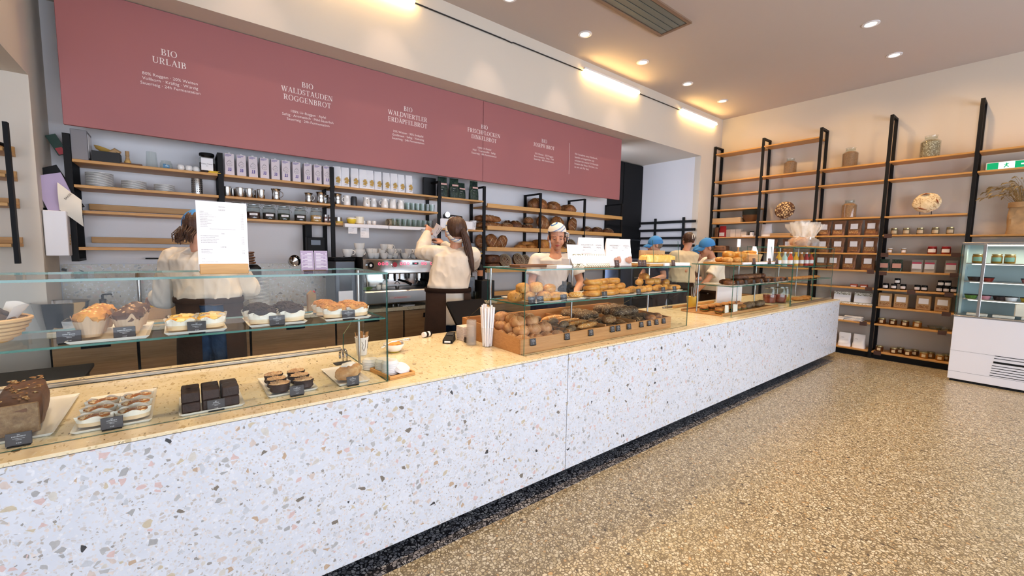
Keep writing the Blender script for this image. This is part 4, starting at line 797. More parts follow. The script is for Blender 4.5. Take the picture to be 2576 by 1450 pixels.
for i, x in enumerate((.028, .084, .136)): pl((x, Y + .01 * i, Z1), label='small round white cup, %s in the row beside the cocoa jar' % ('farthest', 'middle', 'nearest')[i], group='small white cups')
t = thing('cocoa_jar', 'large glass jar of cocoa powder with white label and dark lid', 'jar', (.215, 4.69, Z1))
MB().lathe([(.055, 0), (.062, .01), (.062, .12), (.05, .14), (.05, .15)], 22).obj('glass_body', m_glassj, t); MB().lathe([(0, .005), (.055, .005), (.058, .09), (0, .095)], 20).obj('cocoa_powder', b_choc, t)
MB().lathe([(.054, .15), (.056, .152), (.056, .17), (.052, .175), (0, .175)], 22).obj('lid', m_black, t)
b = MB(); b.box(-.045, .04, -.0645, -.0625, .02, .125).obj('paper_label', m_paper, t, smooth=0); b = MB(); b.at((-.003, -.066, .07)).text('Kakao Pulver', .0105); b.at((-.003, -.066, .055)).text('BIO', .006).obj('lettering', m_ink, t, smooth=0)
tag(MB().box(-.045, .045, -.03, .03, 0, .006).at(rz=.1).box(-.04, .04, -.03, .03, .007, .013).at(rz=-.12).box(-.04, .04, -.03, .03, .014, .018).obj('sponge_cloth', m_yel, None, (.262, 4.64, Z1), smooth=0), 'folded yellow cloths lying before the cocoa jar', 'cloth')
# plates: every plate its own thing
def plate(r):
    return lambda: tag(MB().lathe([(0, .002), (r * .6, .0), (r * .62, .003), (r, .0038), (r, .0078), (r * .62, .0055), (0, .005)], 32, cap=False).obj('plate', m_porc), 'x', 'plate')
for x, n, r, nm in ((-.49, 14, .083, 'tall stack of large white plates'), (-.285, 9, .08, 'middle stack of white plates'), (-.09, 8, .07, 'low stack of small white plates')):
    pl = once(plate(r))
    for k in range(n): pl((x, 4.76, Z2 + k * .0083), label='white plate in the %s on the second shelf' % nm, group=nm)
t = thing('cutlery_holder', 'perforated steel cutlery holder under the top shelf', 'holder', (.135, 4.7, Z2)); MB().lathe([(.036, 0), (.04, .004), (.04, .135), (.042, .138), (.038, .138), (.038, .006), (0, .006)], 24, cap=False).obj('holder', m_steelb, t)
b = MB()
for k in range(16):
    for q in range(6): b.at((.0402 * math.cos(k * PI / 8), .0402 * math.sin(k * PI / 8), .025 + q * .018), rz=k * PI / 8, ry=PI / 2).cyl(.004, -.0004, .0008, 8)
b.obj('hole_pattern', m_blackm, t)
# milk cartons
def carton():
    t = thing('milk_carton', 'x', 'carton'); MB().box(-.036, .036, -.035, .035, 0, .19, 0, .002).obj('carton', M('carton_board', 'd8ccd0', .5), t, smooth=0)
    b = MB(); b.at((.0, 0, .19)).cyl(.013, 0, .012, 14); b.obj('screw_cap', m_whitep, t)
    b = MB().at((0, -.0362, 0))
    for z, w_ in ((.178, .5), (.171, .44), (.164, .3)): b.box(-.03, -.03 + w_ * .1, 0, .0006, z, z + .003)
    for s_ in (-.008, .006): b.prism([(s_, 0), (s_ + .006, 0), (s_ + .006, 0.0005), (s_, .0005)], .04, .066).add([(s_ - .006, 0, .036), (s_ + .006, 0, .036), (s_ + .006, 0, .044), (s_ - .006, 0, .040)], [(0, 1, 2, 3)])
    b.obj('print', m_inkp, t, smooth=0)
    b = MB(); b.at((0, -.0364, .1)).tube(arcp((0, 0, 0), .022, 20, 340, 18), .0007, 4); b.tube([(-.012, 0, .02), (0, 0, .034), (.01, 0, .02)], .0007, 4).tube([(-.02, 0, -.008), (.004, 0, .006), (.018, 0, -.004)], .0007, 4).tube([(-.006, 0, -.012), (.008, 0, -.012)], .0007, 4); b.obj('outline_drawing', m_ink, t, smooth=0)
    return t
pl = once(carton)
for i in range(10):
    x = .378 + i * .0912 + (.012 if i > 6 else 0); pl((x, Y + R.uniform(-.005, .005), Z1), R.uniform(-.05, .05), 'white milk carton with purple boots drawing, %s from the left of the ten' % ORD[i], 'milk cartons on the top shelf')
# white gusseted bags
def pouch(name, w, d, h, mats, topw=.8, fold=.02, nm='pouch', seed=1, sag=.01):
    """standing paper or foil pouch: oval base, pinched top seam"""
    def fn(u, v):
        a = 2 * PI * u; k = v ** 1.2; ww = w * (1 - (1 - topw) * k) * (1 + .04 * math.sin(v * 9 + seed)); dd = d * (1 - k) + .004 * k
        c, s_ = math.cos(a), math.sin(a); p = .55
        x = math.copysign(abs(c) ** p, c) * ww / 2; y = math.copysign(abs(s_) ** p, s_) * dd / 2
        n = mn.noise(Vector((x * 25, y * 25 + seed, v * h * 25 + seed))) * sag * math.sin(PI * min(1, v * 1.2))
        return (x, y + n, v * h)
    b = MB().grid(fn, 24, 10); b.add([fn(i / 24, 0) for i in range(24)], [tuple(range(24))[::-1]])
    return b
def white_bag():
    t = thing('coffee_bag', 'x', 'bag'); pouch('b', .085, .055, .2, 0, .92, seed=2).obj('pouch', m_paper, t)
    b = MB().at((.012, -.029, .03)); b.prism([(0, 0), (0, 0)], 0, 0) if 0 else None
    for k in range(7): b.at((.015 + .012 * math.cos(k * 1.3), -.0305 + .001 * k, .065 + .022 * math.sin(k * 1.3)), rx=-.12).add([(-.012, 0, -.01), (.012, 0, -.012), (.01, 0, .012), (-.008, 0, .011)], [(0, 1, 2, 3)])
    b.obj('gold_print', m_gold, t, smooth=0); b = MB(); b.at((.01, -.0315, .02), rx=-.05).text('nom', .012).obj('lettering', m_ink, t, smooth=0); return t
pl = once(white_bag)
for i, x in enumerate((1.318, 1.4, 1.494, 1.582, 1.658, 1.75, 1.845, 1.93, 2.02, 2.115)): pl((x, Y + R.uniform(-.01, .01), Z1), R.uniform(-.45, .1), 'white pouch with golden print, %s from the left of ten pouches' % ORD[i], 'white pouches on the top shelf', (1, 1, 1.03))
def camo_bag():
    t = thing('coffee_bag', 'x', 'bag'); mt = NT('camo_foil'); v = mt.coord((1, 1, 1), rnd=True); f = mt.noise(v, 14, 2, .5, 2.5); mt.col(mt.ramp(f, [(.4, '1a2a28'), (.48, '3a4c3a'), (.55, '20302e'), (.65, '50604a')], 'CONSTANT')); mt.set(Roughness=.3)
    pouch('b', .14, .07, .25, 0, .85, seed=4).obj('pouch', mt.m, t); MB().box(-.04, .045, -.037, -.0345, .15, .172).obj('pink_label', M('salmon_label', 'd8a090', .6), t, smooth=0)
    b = MB(); b.at((0, -.0385, .156)).text('BIO KAFFEE', .009); b.at((-.03, -.037, .12)).text('ESPRESSO', .006, align='LEFT'); b.at((-.03, -.037, .09)).text('250g', .006, align='LEFT'); b.obj('lettering', m_paper, t, smooth=0); return t
pl = once(camo_bag)
for i, x in enumerate((2.57, 2.735, 2.87, 3.03)): pl((x, 4.69 + (.06 if i == 2 else 0), Z1), R.uniform(-.15, .1), 'dark green camouflage coffee bag, %s from the left under the pink sign' % ORD[i], 'camouflage coffee bags', (1, 1, .99 if i != 2 else .86))
tag(MB().box(-.08, .08, -.02, .02, 0, .24).obj('folder', m_blackm, None, (2.46, 4.82, Z1), smooth=0), 'black flat folder standing beside the camouflage coffee bags', 'folder')
# steel mugs, jugs
def mug(r=.033, h=.085):
    def f():
        t = thing('steel_mug', 'x', 'mug'); MB().lathe([(r * .9, 0), (r, .006), (r, h), (r + .002, h + .002), (r - .003, h), (r - .003, .008), (0, .008)], 22, cap=False).obj('cup', m_steel, t)
        MB().tube([(0, r, h * .8), (0, r + .02, h * .75), (0, r + .022, h * .35), (0, r, h * .25)], .003, 6).obj('handle', m_steel, t); return t
    return f
pl = once(mug())
for i, (x, y) in enumerate(((.352, Y), (.405, 4.78), (.452, Y), (.523, Y), (.565, 4.78), (.62, Y))): pl((x, y, Z2), R.uniform(-1, 1), 'small steel mug, %s from the left below the milk cartons' % ORD[i], 'steel mugs')
def jug():
    t = thing('steel_jug', 'x', 'jug'); MB().lathe([(.034, 0), (.037, .006), (.033, .05), (.035, .085), (.044, .105), (.042, .105), (.031, .08), (.03, .01), (0, .01)], 22, cap=False).obj('body', m_chrome, t)
    MB().tube(arcp((.035, 0, .055), .028, 80, -80, 8), .004, 6).obj('handle', m_chrome, t); return t
pl = once(jug)
for i, (x, s_, rz) in enumerate(((.745, 1., -.5), (1.035, .9, .1), (1.15, 1.08, .1), (1.215, .95, 0), (1.315, 1.08, 2.5))): pl((x, Y + (.1 if i == 3 else 0), Z2), rz, 'polished steel milk jug, %s from the left on the second shelf' % ORD[i], 'steel milk jugs', s_)
# clip top jars
def clipjar(fill, nm):
    def f():
        t = thing('clip_jar', 'x', 'jar'); MB().lathe([(.05, 0), (.057, .008), (.057, .085), (.047, .105), (.047, .115)], 24).obj('glass_body', m_glassj, t)
        MB().lathe([(0, .004), (.05, .004), (.053, .06), (0, .066)], 20).obj('contents', fill, t); MB().lathe([(.05, .117), (.05, .126), (.03, .133), (0, .134)], 22).obj('glass_lid', m_glassj, t)
        MB().tube(arcp((0, 0, .1), .05, 0, 360, 24, 'xy'), .0015, 5).tube([(.05, 0, .1), (.066, -.01, .12), (.06, -.01, .14), (.02, 0, .138), (-.03, 0, .138), (-.05, 0, .1)], .0016, 5).tube([(.05, 0, .1), (.07, -.01, .085), (.068, -.01, .07)], .0016, 5).obj('wire_clip', m_chrome, t)
        MB().box(-.034, .03, -.0605, -.0585, .03, .048).obj('paper_label', m_paper, t, smooth=0); b = MB(); b.at((-.002, -.0615, .036)).text(nm, .006).obj('lettering', m_ink, t, smooth=0); return t
    return f
m_tea = [M('tea_red', '3a1812', .8, bump=.5), M('tea_black', '1c1614', .8, bump=.5), M('tea_green', '26301a', .8, bump=.5), M('tea_dark', '221816', .8, bump=.5), b_seed]
for i, (x, fl, nm, lb) in enumerate(((.42, m_tea[1], 'TEE', 'clip top jar of dark tea half hidden by the menu board'), (.552, m_tea[0], 'FRÜCHTE', 'clip top jar of reddish tea next to the menu board'), (.68, m_tea[1], 'ASSAM', 'clip top jar of black tea, its label low'), (.806, m_tea[2], 'MINZE', 'clip top jar of green tea in the middle of the row'), (.953, m_tea[3], 'DARJEELING', 'clip top jar of dark tea beside the jar of seeds'), (1.1, m_tea[4], 'KAMILLE', 'clip top jar of pale seeds beside the spice shakers'))):
    r = clipjar(fl, nm)(); r.location = (x, Y, Z3); r.rotation_euler = (0, 0, R.uniform(-.1, .1)); r['label'] = lb; r['group'] = 'clip top jars on the third shelf'; r.scale = (1, 1, 1.08)
def shaker():
    t = thing('spice_shaker', 'x', 'shaker'); MB().cyl(.018, 0, .06, 16).obj('glass_body', M('cocoa_glass', '6a4438', .3), t); MB().cyl(.0185, .06, .082, 16).obj('lid', m_steelb, t); MB().box(-.012, .012, -.0195, -.018, .02, .04).obj('paper_label', m_paper, t, smooth=0); return t
pl = once(shaker); pl((1.193, Y, Z3), label='spice shaker with steel lid, closer to the jar of seeds', group='spice shakers'); pl((1.237, Y, Z3), label='spice shaker with steel lid, closer to the black frame', group='spice shakers')
# bay with pitchers
tag(MB().lathe([(.034, 0), (.032, .08), (.026, .1), (0, .1)], 20).obj('steel_shaker', m_dsteel, None, (1.485, Y, Z2)), 'small dark steel cup between the white pitchers', 'cup')
def pitcher():
    t = thing('milk_pitcher', 'x', 'pitcher'); MB().lathe([(.036, 0), (.041, .012), (.037, .06), (.032, .09), (.037, .108), (.034, .108), (.029, .09), (.034, .06), (.037, .012), (0, .01)], 24, cap=False).obj('body', m_porc, t)
    MB().tube([(.0, -.03, .095), (0, -.043, .106)], [.012, .004], 8).obj('spout', m_porc, t); MB().tube(arcp((0, .034, .06), .026, 100, -85, 8, 'yz'), .0045, 8).obj('handle', m_porc, t); return t
pl = once(pitcher)
for i, (x, rz, s_) in enumerate(((1.41, 1.9, .95), (1.62, PI, .95), (1.715, 1.6, .93), (1.825, 1.2, .99), (1.92, -.4, 1.), (2.015, .5, .98))): pl((x, Y + (.05 if i == 2 else 0), Z2), rz, 'white porcelain milk pitcher, %s from the left on the second shelf' % ORD[i], 'white porcelain pitchers', s_)
gl = once(tumbler(.03, .085, 1.15))
k = 0
for i in range(6):
    for j in range(2): gl((2.095 + i * .062 + .02 * j, 4.64 + j * .075, Z2), label='small clear drinking glass standing beside the white pitchers', group='clear glasses on the second shelf')
for i in range(8):
    for j in range(2): gl((1.93 + i * .064 + .015 * j, 4.64 + j * .08, Z3), label='small clear drinking glass standing over the white lamp strip', group='clear glasses on the third shelf')
tag(MB().lathe([(.03, 0), (.042, .018), (.04, .02), (0, .006)], 20).obj('yellow_dish', M('yellow_glaze', 'e8d070', .3), None, (1.33, Y, Z3)), 'flat pale yellow dish on the third shelf', 'dish')
tag(MB().lathe([(.034, 0), (.036, .04), (.033, .04), (.03, .004), (0, .004)], 20).obj('small_tin', m_steelb, None, (1.32, Y, Z3 + .021)), 'small steel tin standing in the flat yellow dish', 'tin')
bowl = MB().lathe([(.025, 0), (.04, .012), (.051, .05), (.048, .066), (.045, .066), (.036, .014), (0, .008)], 24, cap=False); bowl.m = [1 if i % 6 < 2 else 0 for i in range(len(bowl.f))]
tag(bowl.obj('rice_bowl', [M('cream_glaze', 'f0e8d0', .3), M('bright_yellow_glaze', 'ecd040', .3)], None, (1.455, Y, Z3)), 'round bowl with a yellow base on the third shelf', 'bowl')
tag(MB().lathe([(.035, 0), (.045, .01), (.048, .08), (.045, .08), (.04, .012), (0, .01)], 24, cap=False).obj('beaker', bpy.data.materials['cream_glaze'], None, (1.54, Y, Z3)), 'tall cream glazed beaker beside the yellow bowl', 'beaker')
pl = once(lambda: tag(MB().lathe([(.018, 0), (.024, .015), (.024, .04), (.019, .045), (.017, .044), (0, .01)], 16).obj('small_cup', m_porc), 'x', 'cup'))
for i, x in enumerate((1.598, 1.645, 1.7)): pl((x, Y + (.04 if i == 0 else 0), Z3), label='tiny white cup, %s from the left beside the beaker' % ORD[i], group='tiny white cups')
b = MB(); b.at(rz=PI / 2 + .35, rx=0).tube([(0, 0, .0), (0, -.02, 0), (0, -.17, .0)], [.036, .04, .04], 20, caps=False); tag(b.obj('lying_vase', bpy.data.materials['cream_glaze'] if 0 else M('sand_glaze', 'cdb89a', .45), None, (1.87, 4.7, Z3 + .041)), 'sand coloured beaker lying on its side', 'vase')
t = thing('strip_lamp', 'long white lamp strip fixed to the edge of the third shelf', 'lamp', (1.82, 4.56, 1.806)); MB().box(-.475, -.004, -.035, .035, 0, .038, 0, .004).obj('housing', m_white, t, smooth=0); MB().box(.002, .475, -.035, .035, 0, .038, 0, .004).obj('housing', m_white, t, smooth=0)
pl = once(lambda: tag(MB().box(-.045, .045, 0, .001, -.07, 0).obj('order_slip', m_paper, smooth=0), 'x', 'note'))
def slip(x, h, lb):
    t = thing('order_slip', lb, 'note', (x, 4.54, 1.806), group='notes hanging from the lamp strip'); MB().box(-.046, .046, -.001, .0, -h, .02).obj('paper', m_paper, t, smooth=0)
    b = MB(); b.at((0, -.0016, -.012)).text('KAFFEE', .005)
    for k in range(3): b.at((-.035, -.0016, -.03 - k * h * .25)).text(('Tasse vorwaermen', 'Milch 65 Grad', 'sauber')[k], .004, align='LEFT')
    b.obj('lettering', m_ink, t, smooth=0)
slip(1.43, .065, 'short white note hanging from the lamp strip'); slip(1.555, .105, 'longer white note hanging from the lamp strip')
# scale / printer and pitcher on the short shelf
t = thing('label_printer', 'white label printer with black rolled device on top', 'printer', (2.73, 4.68, 1.851))
MB().box(-.235, -.08, -.07, .1, 0, .12, 0, .006).box(-.07, .235, -.08, .1, 0, .1, 0, .006).obj('body', m_white, t, smooth=0); b = MB()
for k in range(6): b.box(-.06 + k * .03, -.04 + k * .03, -.082, -.081, .075, .085)
b.obj('vent_slots', m_blackm, t, smooth=0)
t = thing('paper_roll', 'dark cylindrical device lying on the white label printer', 'roll', (2.71, 4.66, 1.99)); MB().tube([(-.13, 0, .01), (.12, 0, .0)], .028, 14).obj('body', m_dsteel, t); MB().tube([(-.1, -.035, .03), (-.1, -.01, .03)], .035, 16).obj('end_cap', m_chrome, t)
def printed_cup(name='paper_cup', s_=1.):
    t = thing(name, 'x', 'cup'); MB().lathe([(.029, 0), (.0295, .002), (.041, .11), (.043, .112), (.042, .115), (.039, .112), (.028, .005), (0, .005)], 22, cap=False).obj('cup', m_paper, t)
    b = MB()
    for a0, pts in ((-1.9, [(0, .09), (.25, .07), (.1, .05), (.35, .03)]), (-1.3, [(0, .1), (.05, .06), (-.15, .03)]), (-.8, [(0, .095), (.2, .085), (.1, .06), (.2, .04)])):
        b.tube([((.0305 + z * .107) * math.cos(a0 + da), (.0305 + z * .107) * math.sin(a0 + da), z) for da, z in pts], .0012, 4)
    b.obj('line_print', m_ink, t); return t
t = printed_cup(); t.location = (3.01, 4.66, 1.852); t['label'] = 'white paper cup with line drawing beside the label printer'
# ------------------------------------------------------------------ left corner
t = thing('wall_box', 'white wall-mounted dispenser box with yellow sticker in the left corner', 'box', (-.715, 4.6, 1.5)); MB().box(-.06, .06, -.1, .15, 0, .33, 0, .004).obj('box', m_white, t, smooth=0)
b = MB(); b.at((.0605, -.04, .06), rz=PI / 2)
for k in range(4): b.box(-.02 + k * .008, .012 + k * .004, -.001, 0, .02 + k * .022, .034 + k * .022)
b.obj('sticker', m_gold, t, smooth=0)
t = thing('magazine_rack', 'black wall rack stuffed with papers above the white box', 'rack', (-.655, 4.62, 1.84)); b = MB(); b.at(rx=.0, ry=-.42); b.box(-.12, .09, .02, .03, 0, .33).box(-.12, .09, -.06, .03, 0, .01).box(-.12, -.11, -.06, .02, 0, .2); b.obj('holder', m_black, t, smooth=0)
b = MB(); b.at(rx=.0, ry=-.3)
for k in range(4): b.box(-.1, .06, -.05 + k * .008, -.048 + k * .008, .01, .27 - k * .01)
b.obj('sheets', M('lilac_paper', 'b8a8c8', .8), t, smooth=0)
def news(u, v): return (-.04 + .12 * u + .0 * v, -.07 - .02 * math.sin(v * 3), .0 + .2 * v - .12 * u)
b = MB().grid(news, 6, 6); b.obj('newspaper', m_parch, t); b = MB(); b.at((.02, -.092, .1), ry=-.9).text('BAKERY', .013).obj('lettering', m_ink, t, smooth=0)
t = thing('wall_folder', 'small green and red leaflet holder high in the left corner', 'holder', (-.7, 4.82, 2.28)); b = MB(); b.at(ry=-.42).box(-.02, .04, -.02, .01, 0, .15); b.obj('holder', M('dark_green', '1c4434', .5), t, smooth=0); b = MB(); b.at(ry=-.42).box(-.012, .028, -.024, -.021, 0, .05); b.obj('red_flash', m_red, t, smooth=0)
tag(MB().lathe([(.012, 0), (.035, .03), (.045, .06), (.04, .09), (.03, .1)], 20, cap=False).obj('wine_glass', m_glassj, None, (-1.0, 4.25, 1.851)), 'clear round glass on the side shelf at the picture edge', 'glass')
tag(MB().tube([(-.03, 0, .01), (.0, 0, .04), (.05, 0, .025), (.07, 0, .005)], .012, 8).obj('telephone', m_blackg, None, (-.93, 4.26, 2.202)), 'black object on the highest board of the side shelf', 'handset')
# ------------------------------------------------------------------ breads
def loaf(r, mat, seed, p=2.1, amp=.1, fr=2.2, flat=.3, cuts=0, cutm=None, su=22, sv=12):
    def f():
        t = thing('bread_loaf', 'x', 'bread'); fn = None
        if cuts:
            def fn(d):
                q = abs(math.sin(d.x * cuts * 1.6 + d.y * 1.2)); return 1 - .07 * (1 - min(1, q * 4)) * max(0, d.z)
        MB().blob(r, su, sv, amp, fr, seed, flat, 0, p, fn).obj('crust', mat, t, smooth=70)
        if cutm:
            b = MB()
            for k in range(cuts or 3):
                u = (k + .5) / (cuts or 3) * 2 - 1; x = u * r[0] * .7; pts = []
                for q in range(9):
                    a = rad(-60 + q * 15); yy = math.sin(a) * r[1] * .9; kk = max(0, 1 - (x / r[0]) ** 2 - (yy / r[1]) ** 2) ** .5
                    pts.append((x + .012 * math.sin(a * 2), yy, r[2] * (1 - flat) + r[2] * kk * 1.0))
                b.tube(pts, [.001 + .004 * math.sin(PI * q / 8) for q in range(9)], 6)
            b.obj('scoring', cutm, t)
        return t
    return f
m_flour = M('flour_dust', 'dccaa8', .9, bump=.4)
def put(pl, pts, lab, grp):
    for i, q in enumerate(pts):
        loc, rz = q[0], q[1]; pl(loc, rz, lab[i] if isinstance(lab, list) else lab, grp, q[2] if len(q) > 2 else None, q[3] if len(q) > 3 else None)
T1, T2, T3, T4 = 2.175, 1.887, 1.605, 1.32
rnd = once(loaf((.15, .13, .1), b_crust, 3, cuts=2, cutm=m_flour)); 
put(rnd, [((4.19, 4.74, T1), 0, (1.1, 1, 1.15)), ((4.5, 4.74, T1), .8, (.97, 1, 1.)), ((4.82, 4.74, T1), 1.9, (.93, 1, .88))], ['dark round loaf behind the black frame on the top bread shelf', 'flour dusted round loaf, middle of three on the top bread shelf', 'smallest of three round loaves on the top bread shelf'], 'round loaves on the top bread shelf')
lg = once(loaf((.2, .085, .05), b_crust, 5, cuts=6, cutm=m_flour))
put(lg, [((3.33, 4.76, T2), 0, (1.1, 1, 1.05)), ((3.3, 4.74, T2 + .088), .06, (1.1, 1, 1.05)), ((3.62, 4.74, T2), .1, (.65, 1, 1.)), ((4.07, 4.8, T2), .1, (.4, .8, 1.2)), ((4.07, 4.8, T2 + .105), .1, (.42, .8, 1.1))], ['long rye loaf under another beside the bottle rack', 'long rye loaf lying on top of another by the black frame', 'shorter rye loaf beside the pair of stacked long ones', 'small pale loaf behind the black frame, underneath', 'small pale loaf behind the black frame, on top'], 'long rye loaves')
sm = once(loaf((.11, .09, .075), b_dark, 8, cuts=2, cutm=m_flour))
put(sm, [((3.77, 4.74, T2), .3, (1, 1, 1)), ((3.95, 4.74, T2), 0, (.68, .8, .62)), ((3.7, 4.83, T2), 0, (.6, .7, 1.05))], ['small cross-cut dark loaf on the second bread shelf', 'little floured roll leaning by the cross-cut dark loaf', 'small loaf peeking out behind the cross-cut dark one'], 'small dark loaves')
st = once(loaf((.155, .14, .055), b_crust, 11, amp=.12, cuts=2, cutm=m_flour))
sr = (rad(80), 0, 0)
put(st, [((4.33, 4.8, T2 + .122), 0, .8, (rad(78), .2, 0)), ((4.655, 4.82, T2 + .125), 0, .83, (rad(76), -.3, 0)), ((4.965, 4.8, T2 + .122), 0, .8, (rad(78), 1.9, 0)),
         ((3.37, 4.77, T3 + .106), 0, .68, (rad(78), .5, 0)), ((3.565, 4.8, T3 + .106), 0, .66, (rad(76), 2.4, 0)), ((3.24, 4.87, T3 + .1), 0, .62, (rad(76), 1.4, 0)), ((3.46, 4.9, T3 + .1), 0, .62, (rad(78), 1.0, 0))],
    ['large round loaf standing on edge right of the black frame', 'large round loaf on edge behind the headscarf', 'large round loaf on edge, last of three in its row', 'golden round loaf on edge in front, third bread shelf', 'round loaf on edge beside the golden one, third bread shelf', 'round loaf on edge half hidden by the frame, third bread shelf', 'round loaf at the back behind two others, third bread shelf'], 'round loaves standing on edge')
dk = once(loaf((.16, .09, .065), b_dark, 17, cuts=3, cutm=m_flour))
put(dk, [((5.3, 4.76, T2), .5, (1.0, 1, 1.05)), ((5.56, 4.76, T2), .4, (1.12, 1, 1.08)), ((5.84, 4.76, T2), .3, (1.05, 1, 1.)), ((4.9, 4.8, T3), .3, (1.1, 1, 1.1)), ((5.2, 4.78, T3), .2, (1., 1, 1.))],
    ['cracked dark loaf nearest the frame in the last bay', 'cracked dark loaf in the middle of the last bay', 'cracked dark loaf at the outer end of the last bay', 'ringed dark loaf right of the woman on the third bread shelf', 'dark loaf behind the flour bags'], 'cracked dark loaves')
gd = once(loaf((.105, .075, .045), b_gold, 21, cuts=2))
put(gd, [((3.86, 4.72, T3), 0), ((4.06, 4.72, T3), .2), ((4.72, 4.74, T3), 0, .8)], ['low golden loaf, farther from the woman, third bread shelf', 'low golden loaf next to the yellow box loaf', 'golden roll right of the woman’s earring'], 'low golden loaves')
bx = once(loaf((.1, .13, .08), b_gold, 25, p=4, cuts=1))
put(bx, [((4.28, 4.76, T3), .2, (1.05, 1, 1.15)), ((4.06, 4.84, T3), 0, (1.2, .7, .9))], ['tall golden box loaf just left of the headscarf', 'greenish golden box loaf behind the low loaves'], 'golden box loaves')
tb = once(loaf((.115, .12, .06), b_dark, 29, p=4.5, amp=.05))
put(tb, [((3.34, 4.74, T4), 0, (1, 1, .95)), ((3.34, 4.75, T4 + .1), .05, (1.02, 1, 1.05)), ((3.55, 4.85, T4), 0, (.5, .8, .9))], ['dark tin loaf at the bottom of the low shelf stack', 'dark tin loaf on top of the low shelf stack', 'dark tin loaf hidden behind the ringed ones'], 'dark tin loaves')
def ringed():
    t = thing('ringed_loaf', 'x', 'bread'); MB().blob((.125, .12, .07), 24, 12, .04, 2, 3, .3).obj('crust', b_dark, t, smooth=70); b = MB()
    for k in range(7):
        q = .12 + k * .12; rr = .12 * math.sin(q * PI / 2 * .98); z = .07 * .7 + .07 * math.cos(q * PI / 2 * .98) + .001; b.tube([(rr * math.cos(a * PI / 12) * 1.03, rr * math.sin(a * PI / 12), z) for a in range(24)], .0032, 5, closed=True)
    b.obj('flour_rings', m_flour, t); return t
rl = once(ringed)
put(rl, [((3.6, 4.78, T4 + .108), 0, .84, (rad(68), -.3, .1)), ((3.83, 4.77, T4 + .112), 0, .88, (rad(66), .3, 0)), ((4.04, 4.86, T4 + .105), 0, .8, (rad(70), .2, 0)), ((5.03, 4.86, T3 + .09), 0, .68, (rad(60), .3, 0))], ['ringed loaf on edge, first from the tin loaves', 'ringed loaf on edge, second from the tin loaves', 'ringed loaf on edge, third from the tin loaves', 'ringed loaf behind the woman’s shoulder on the third bread shelf'], 'flour ringed loaves')
# ------------------------------------------------------------------ back counter things
ZC = .961
t = thing('espresso_machine', 'polished steel espresso machine with glowing red buttons', 'coffee machine', (1.86, 4.5, ZC))
MB().box(-.42, .42, -.2, .35, .36, .52, 0, .012).obj('upper_housing', m_chrome, t, smooth=0); MB().box(-.42, .42, .08, .35, .05, .36).obj('back_panel', m_chrome, t, smooth=0)
MB().box(-.42, .42, -.26, .35, .05, .19, 0, .012).obj('drip_tray', m_steelb, t, smooth=0)
MB().box(-.4, .4, -.24, -.02, .191, .196).obj('grille', m_dsteel, t, smooth=0)
MB().box(-.44, -.425, -.25, .36, .02, .54, 0, .006).obj('side_panel', m_black, t, smooth=0); MB().box(.425, .44, -.25, .36, .02, .54, 0, .006).obj('side_panel', m_black, t, smooth=0)
for x in (-.38, .38):
    for y in (-.2, .3): MB().cyl(.022, 0, .05, 12).obj('foot', m_steelb, t, (x, y, 0))
MB().tube(arcp((0, 0, 0), .1, 0, 0, 1), .001, 3) if 0 else None
m_ring = emit('button_red', 'ff5070', 2.2)
for x in (-.24, -.2, -.16, .0, .04, .08, .25, .285, .36): MB().tube([(x + .012 * math.cos(a * PI / 8), -.203, .47 + .012 * math.sin(a * PI / 8)) for a in range(16)], .0025, 5, closed=True).obj('button_ring', m_ring, t)
b = MB(); b.at((-.075, -.2, .46), rx=PI / 2).cyl(.032, 0, .01, 24); g = b.obj('gauge', m_chrome, t); b = MB(); b.at((-.075, -.211, .46), rx=PI / 2).cyl(.026, 0, .001, 24); b.obj('gauge_face', M('gauge_red', 'b02038', .3), g)
b = MB(); b.at((-.34, -.2, .455), rx=PI / 2).cyl(.034, 0, .03, 20); g = b.obj('steam_knob', m_blackg, t); b = MB(); b.at((-.34, -.231, .455), rx=PI / 2).cyl(.014, 0, .002, 16); b.obj('knob_cap', m_whitep, g)
MB().box(.13, .2, -.203, -.2, .458, .482).obj('display', m_blackg, t, smooth=0); b = MB(); b.at((.165, -.205, .465)).text('558', .012).obj('display_digits', m_ring, t, smooth=0)
for x in (.0, .26):
    b = MB(); b.at((x, -.08, .3)).cyl(.04, 0, .06, 20).cyl(.036, -.025, 0, 20); b.obj('brew_group', m_chrome, t)
    MB().tube([(x, -.1, .29), (x + .05, -.2, .275), (x + .08, -.27, .25)], [.012, .014, .017], 10).obj('portafilter_handle', m_blackg, t); MB().tube([(x - .03, -.09, .24), (x - .015, -.09, .265), (x, -.09, .272), (x + .015, -.09, .265), (x + .03, -.09, .24)], .006, 8).obj('spout', m_chrome, t)
MB().tube([(-.36, -.12, .36), (-.36, -.16, .3), (-.35, -.17, .2)], .006, 8).obj('steam_wand', m_chrome, t)
MB().box(-.16, .08, -.263, -.2605, .1, .125).obj('name_plate', M('plate_red', 'b8a8a8', .4), t, smooth=0); b = MB(); b.at((-.04, -.2645, .105)).text('LA MARZOCCO', .014).obj('lettering', m_red, t, smooth=0)
def cupp():
    t = thing('coffee_cup', 'x', 'cup'); MB().lathe([(.022, 0), (.026, .004), (.038, .035), (.041, .06), (.038, .06), (.034, .034), (0, .008)], 22, cap=False).obj('cup', m_porc, t); MB().tube(arcp((.04, 0, .034), .017, 100, -100, 8), .0035, 6).obj('handle', m_porc, t); return t
pl = once(cupp); ZM = ZC + .521
cl = [(1.585, 0), (1.585, 1), (1.64, 0), (1.64, 1), (1.695, 0), (1.695, 1), (1.695, 2), (1.775, 0), (1.775, 1), (1.775, 2), (1.85, 0), (1.85, 1), (1.93, 0), (1.97, 0), (1.97, 1), (2.05, 0), (2.05, 1)]
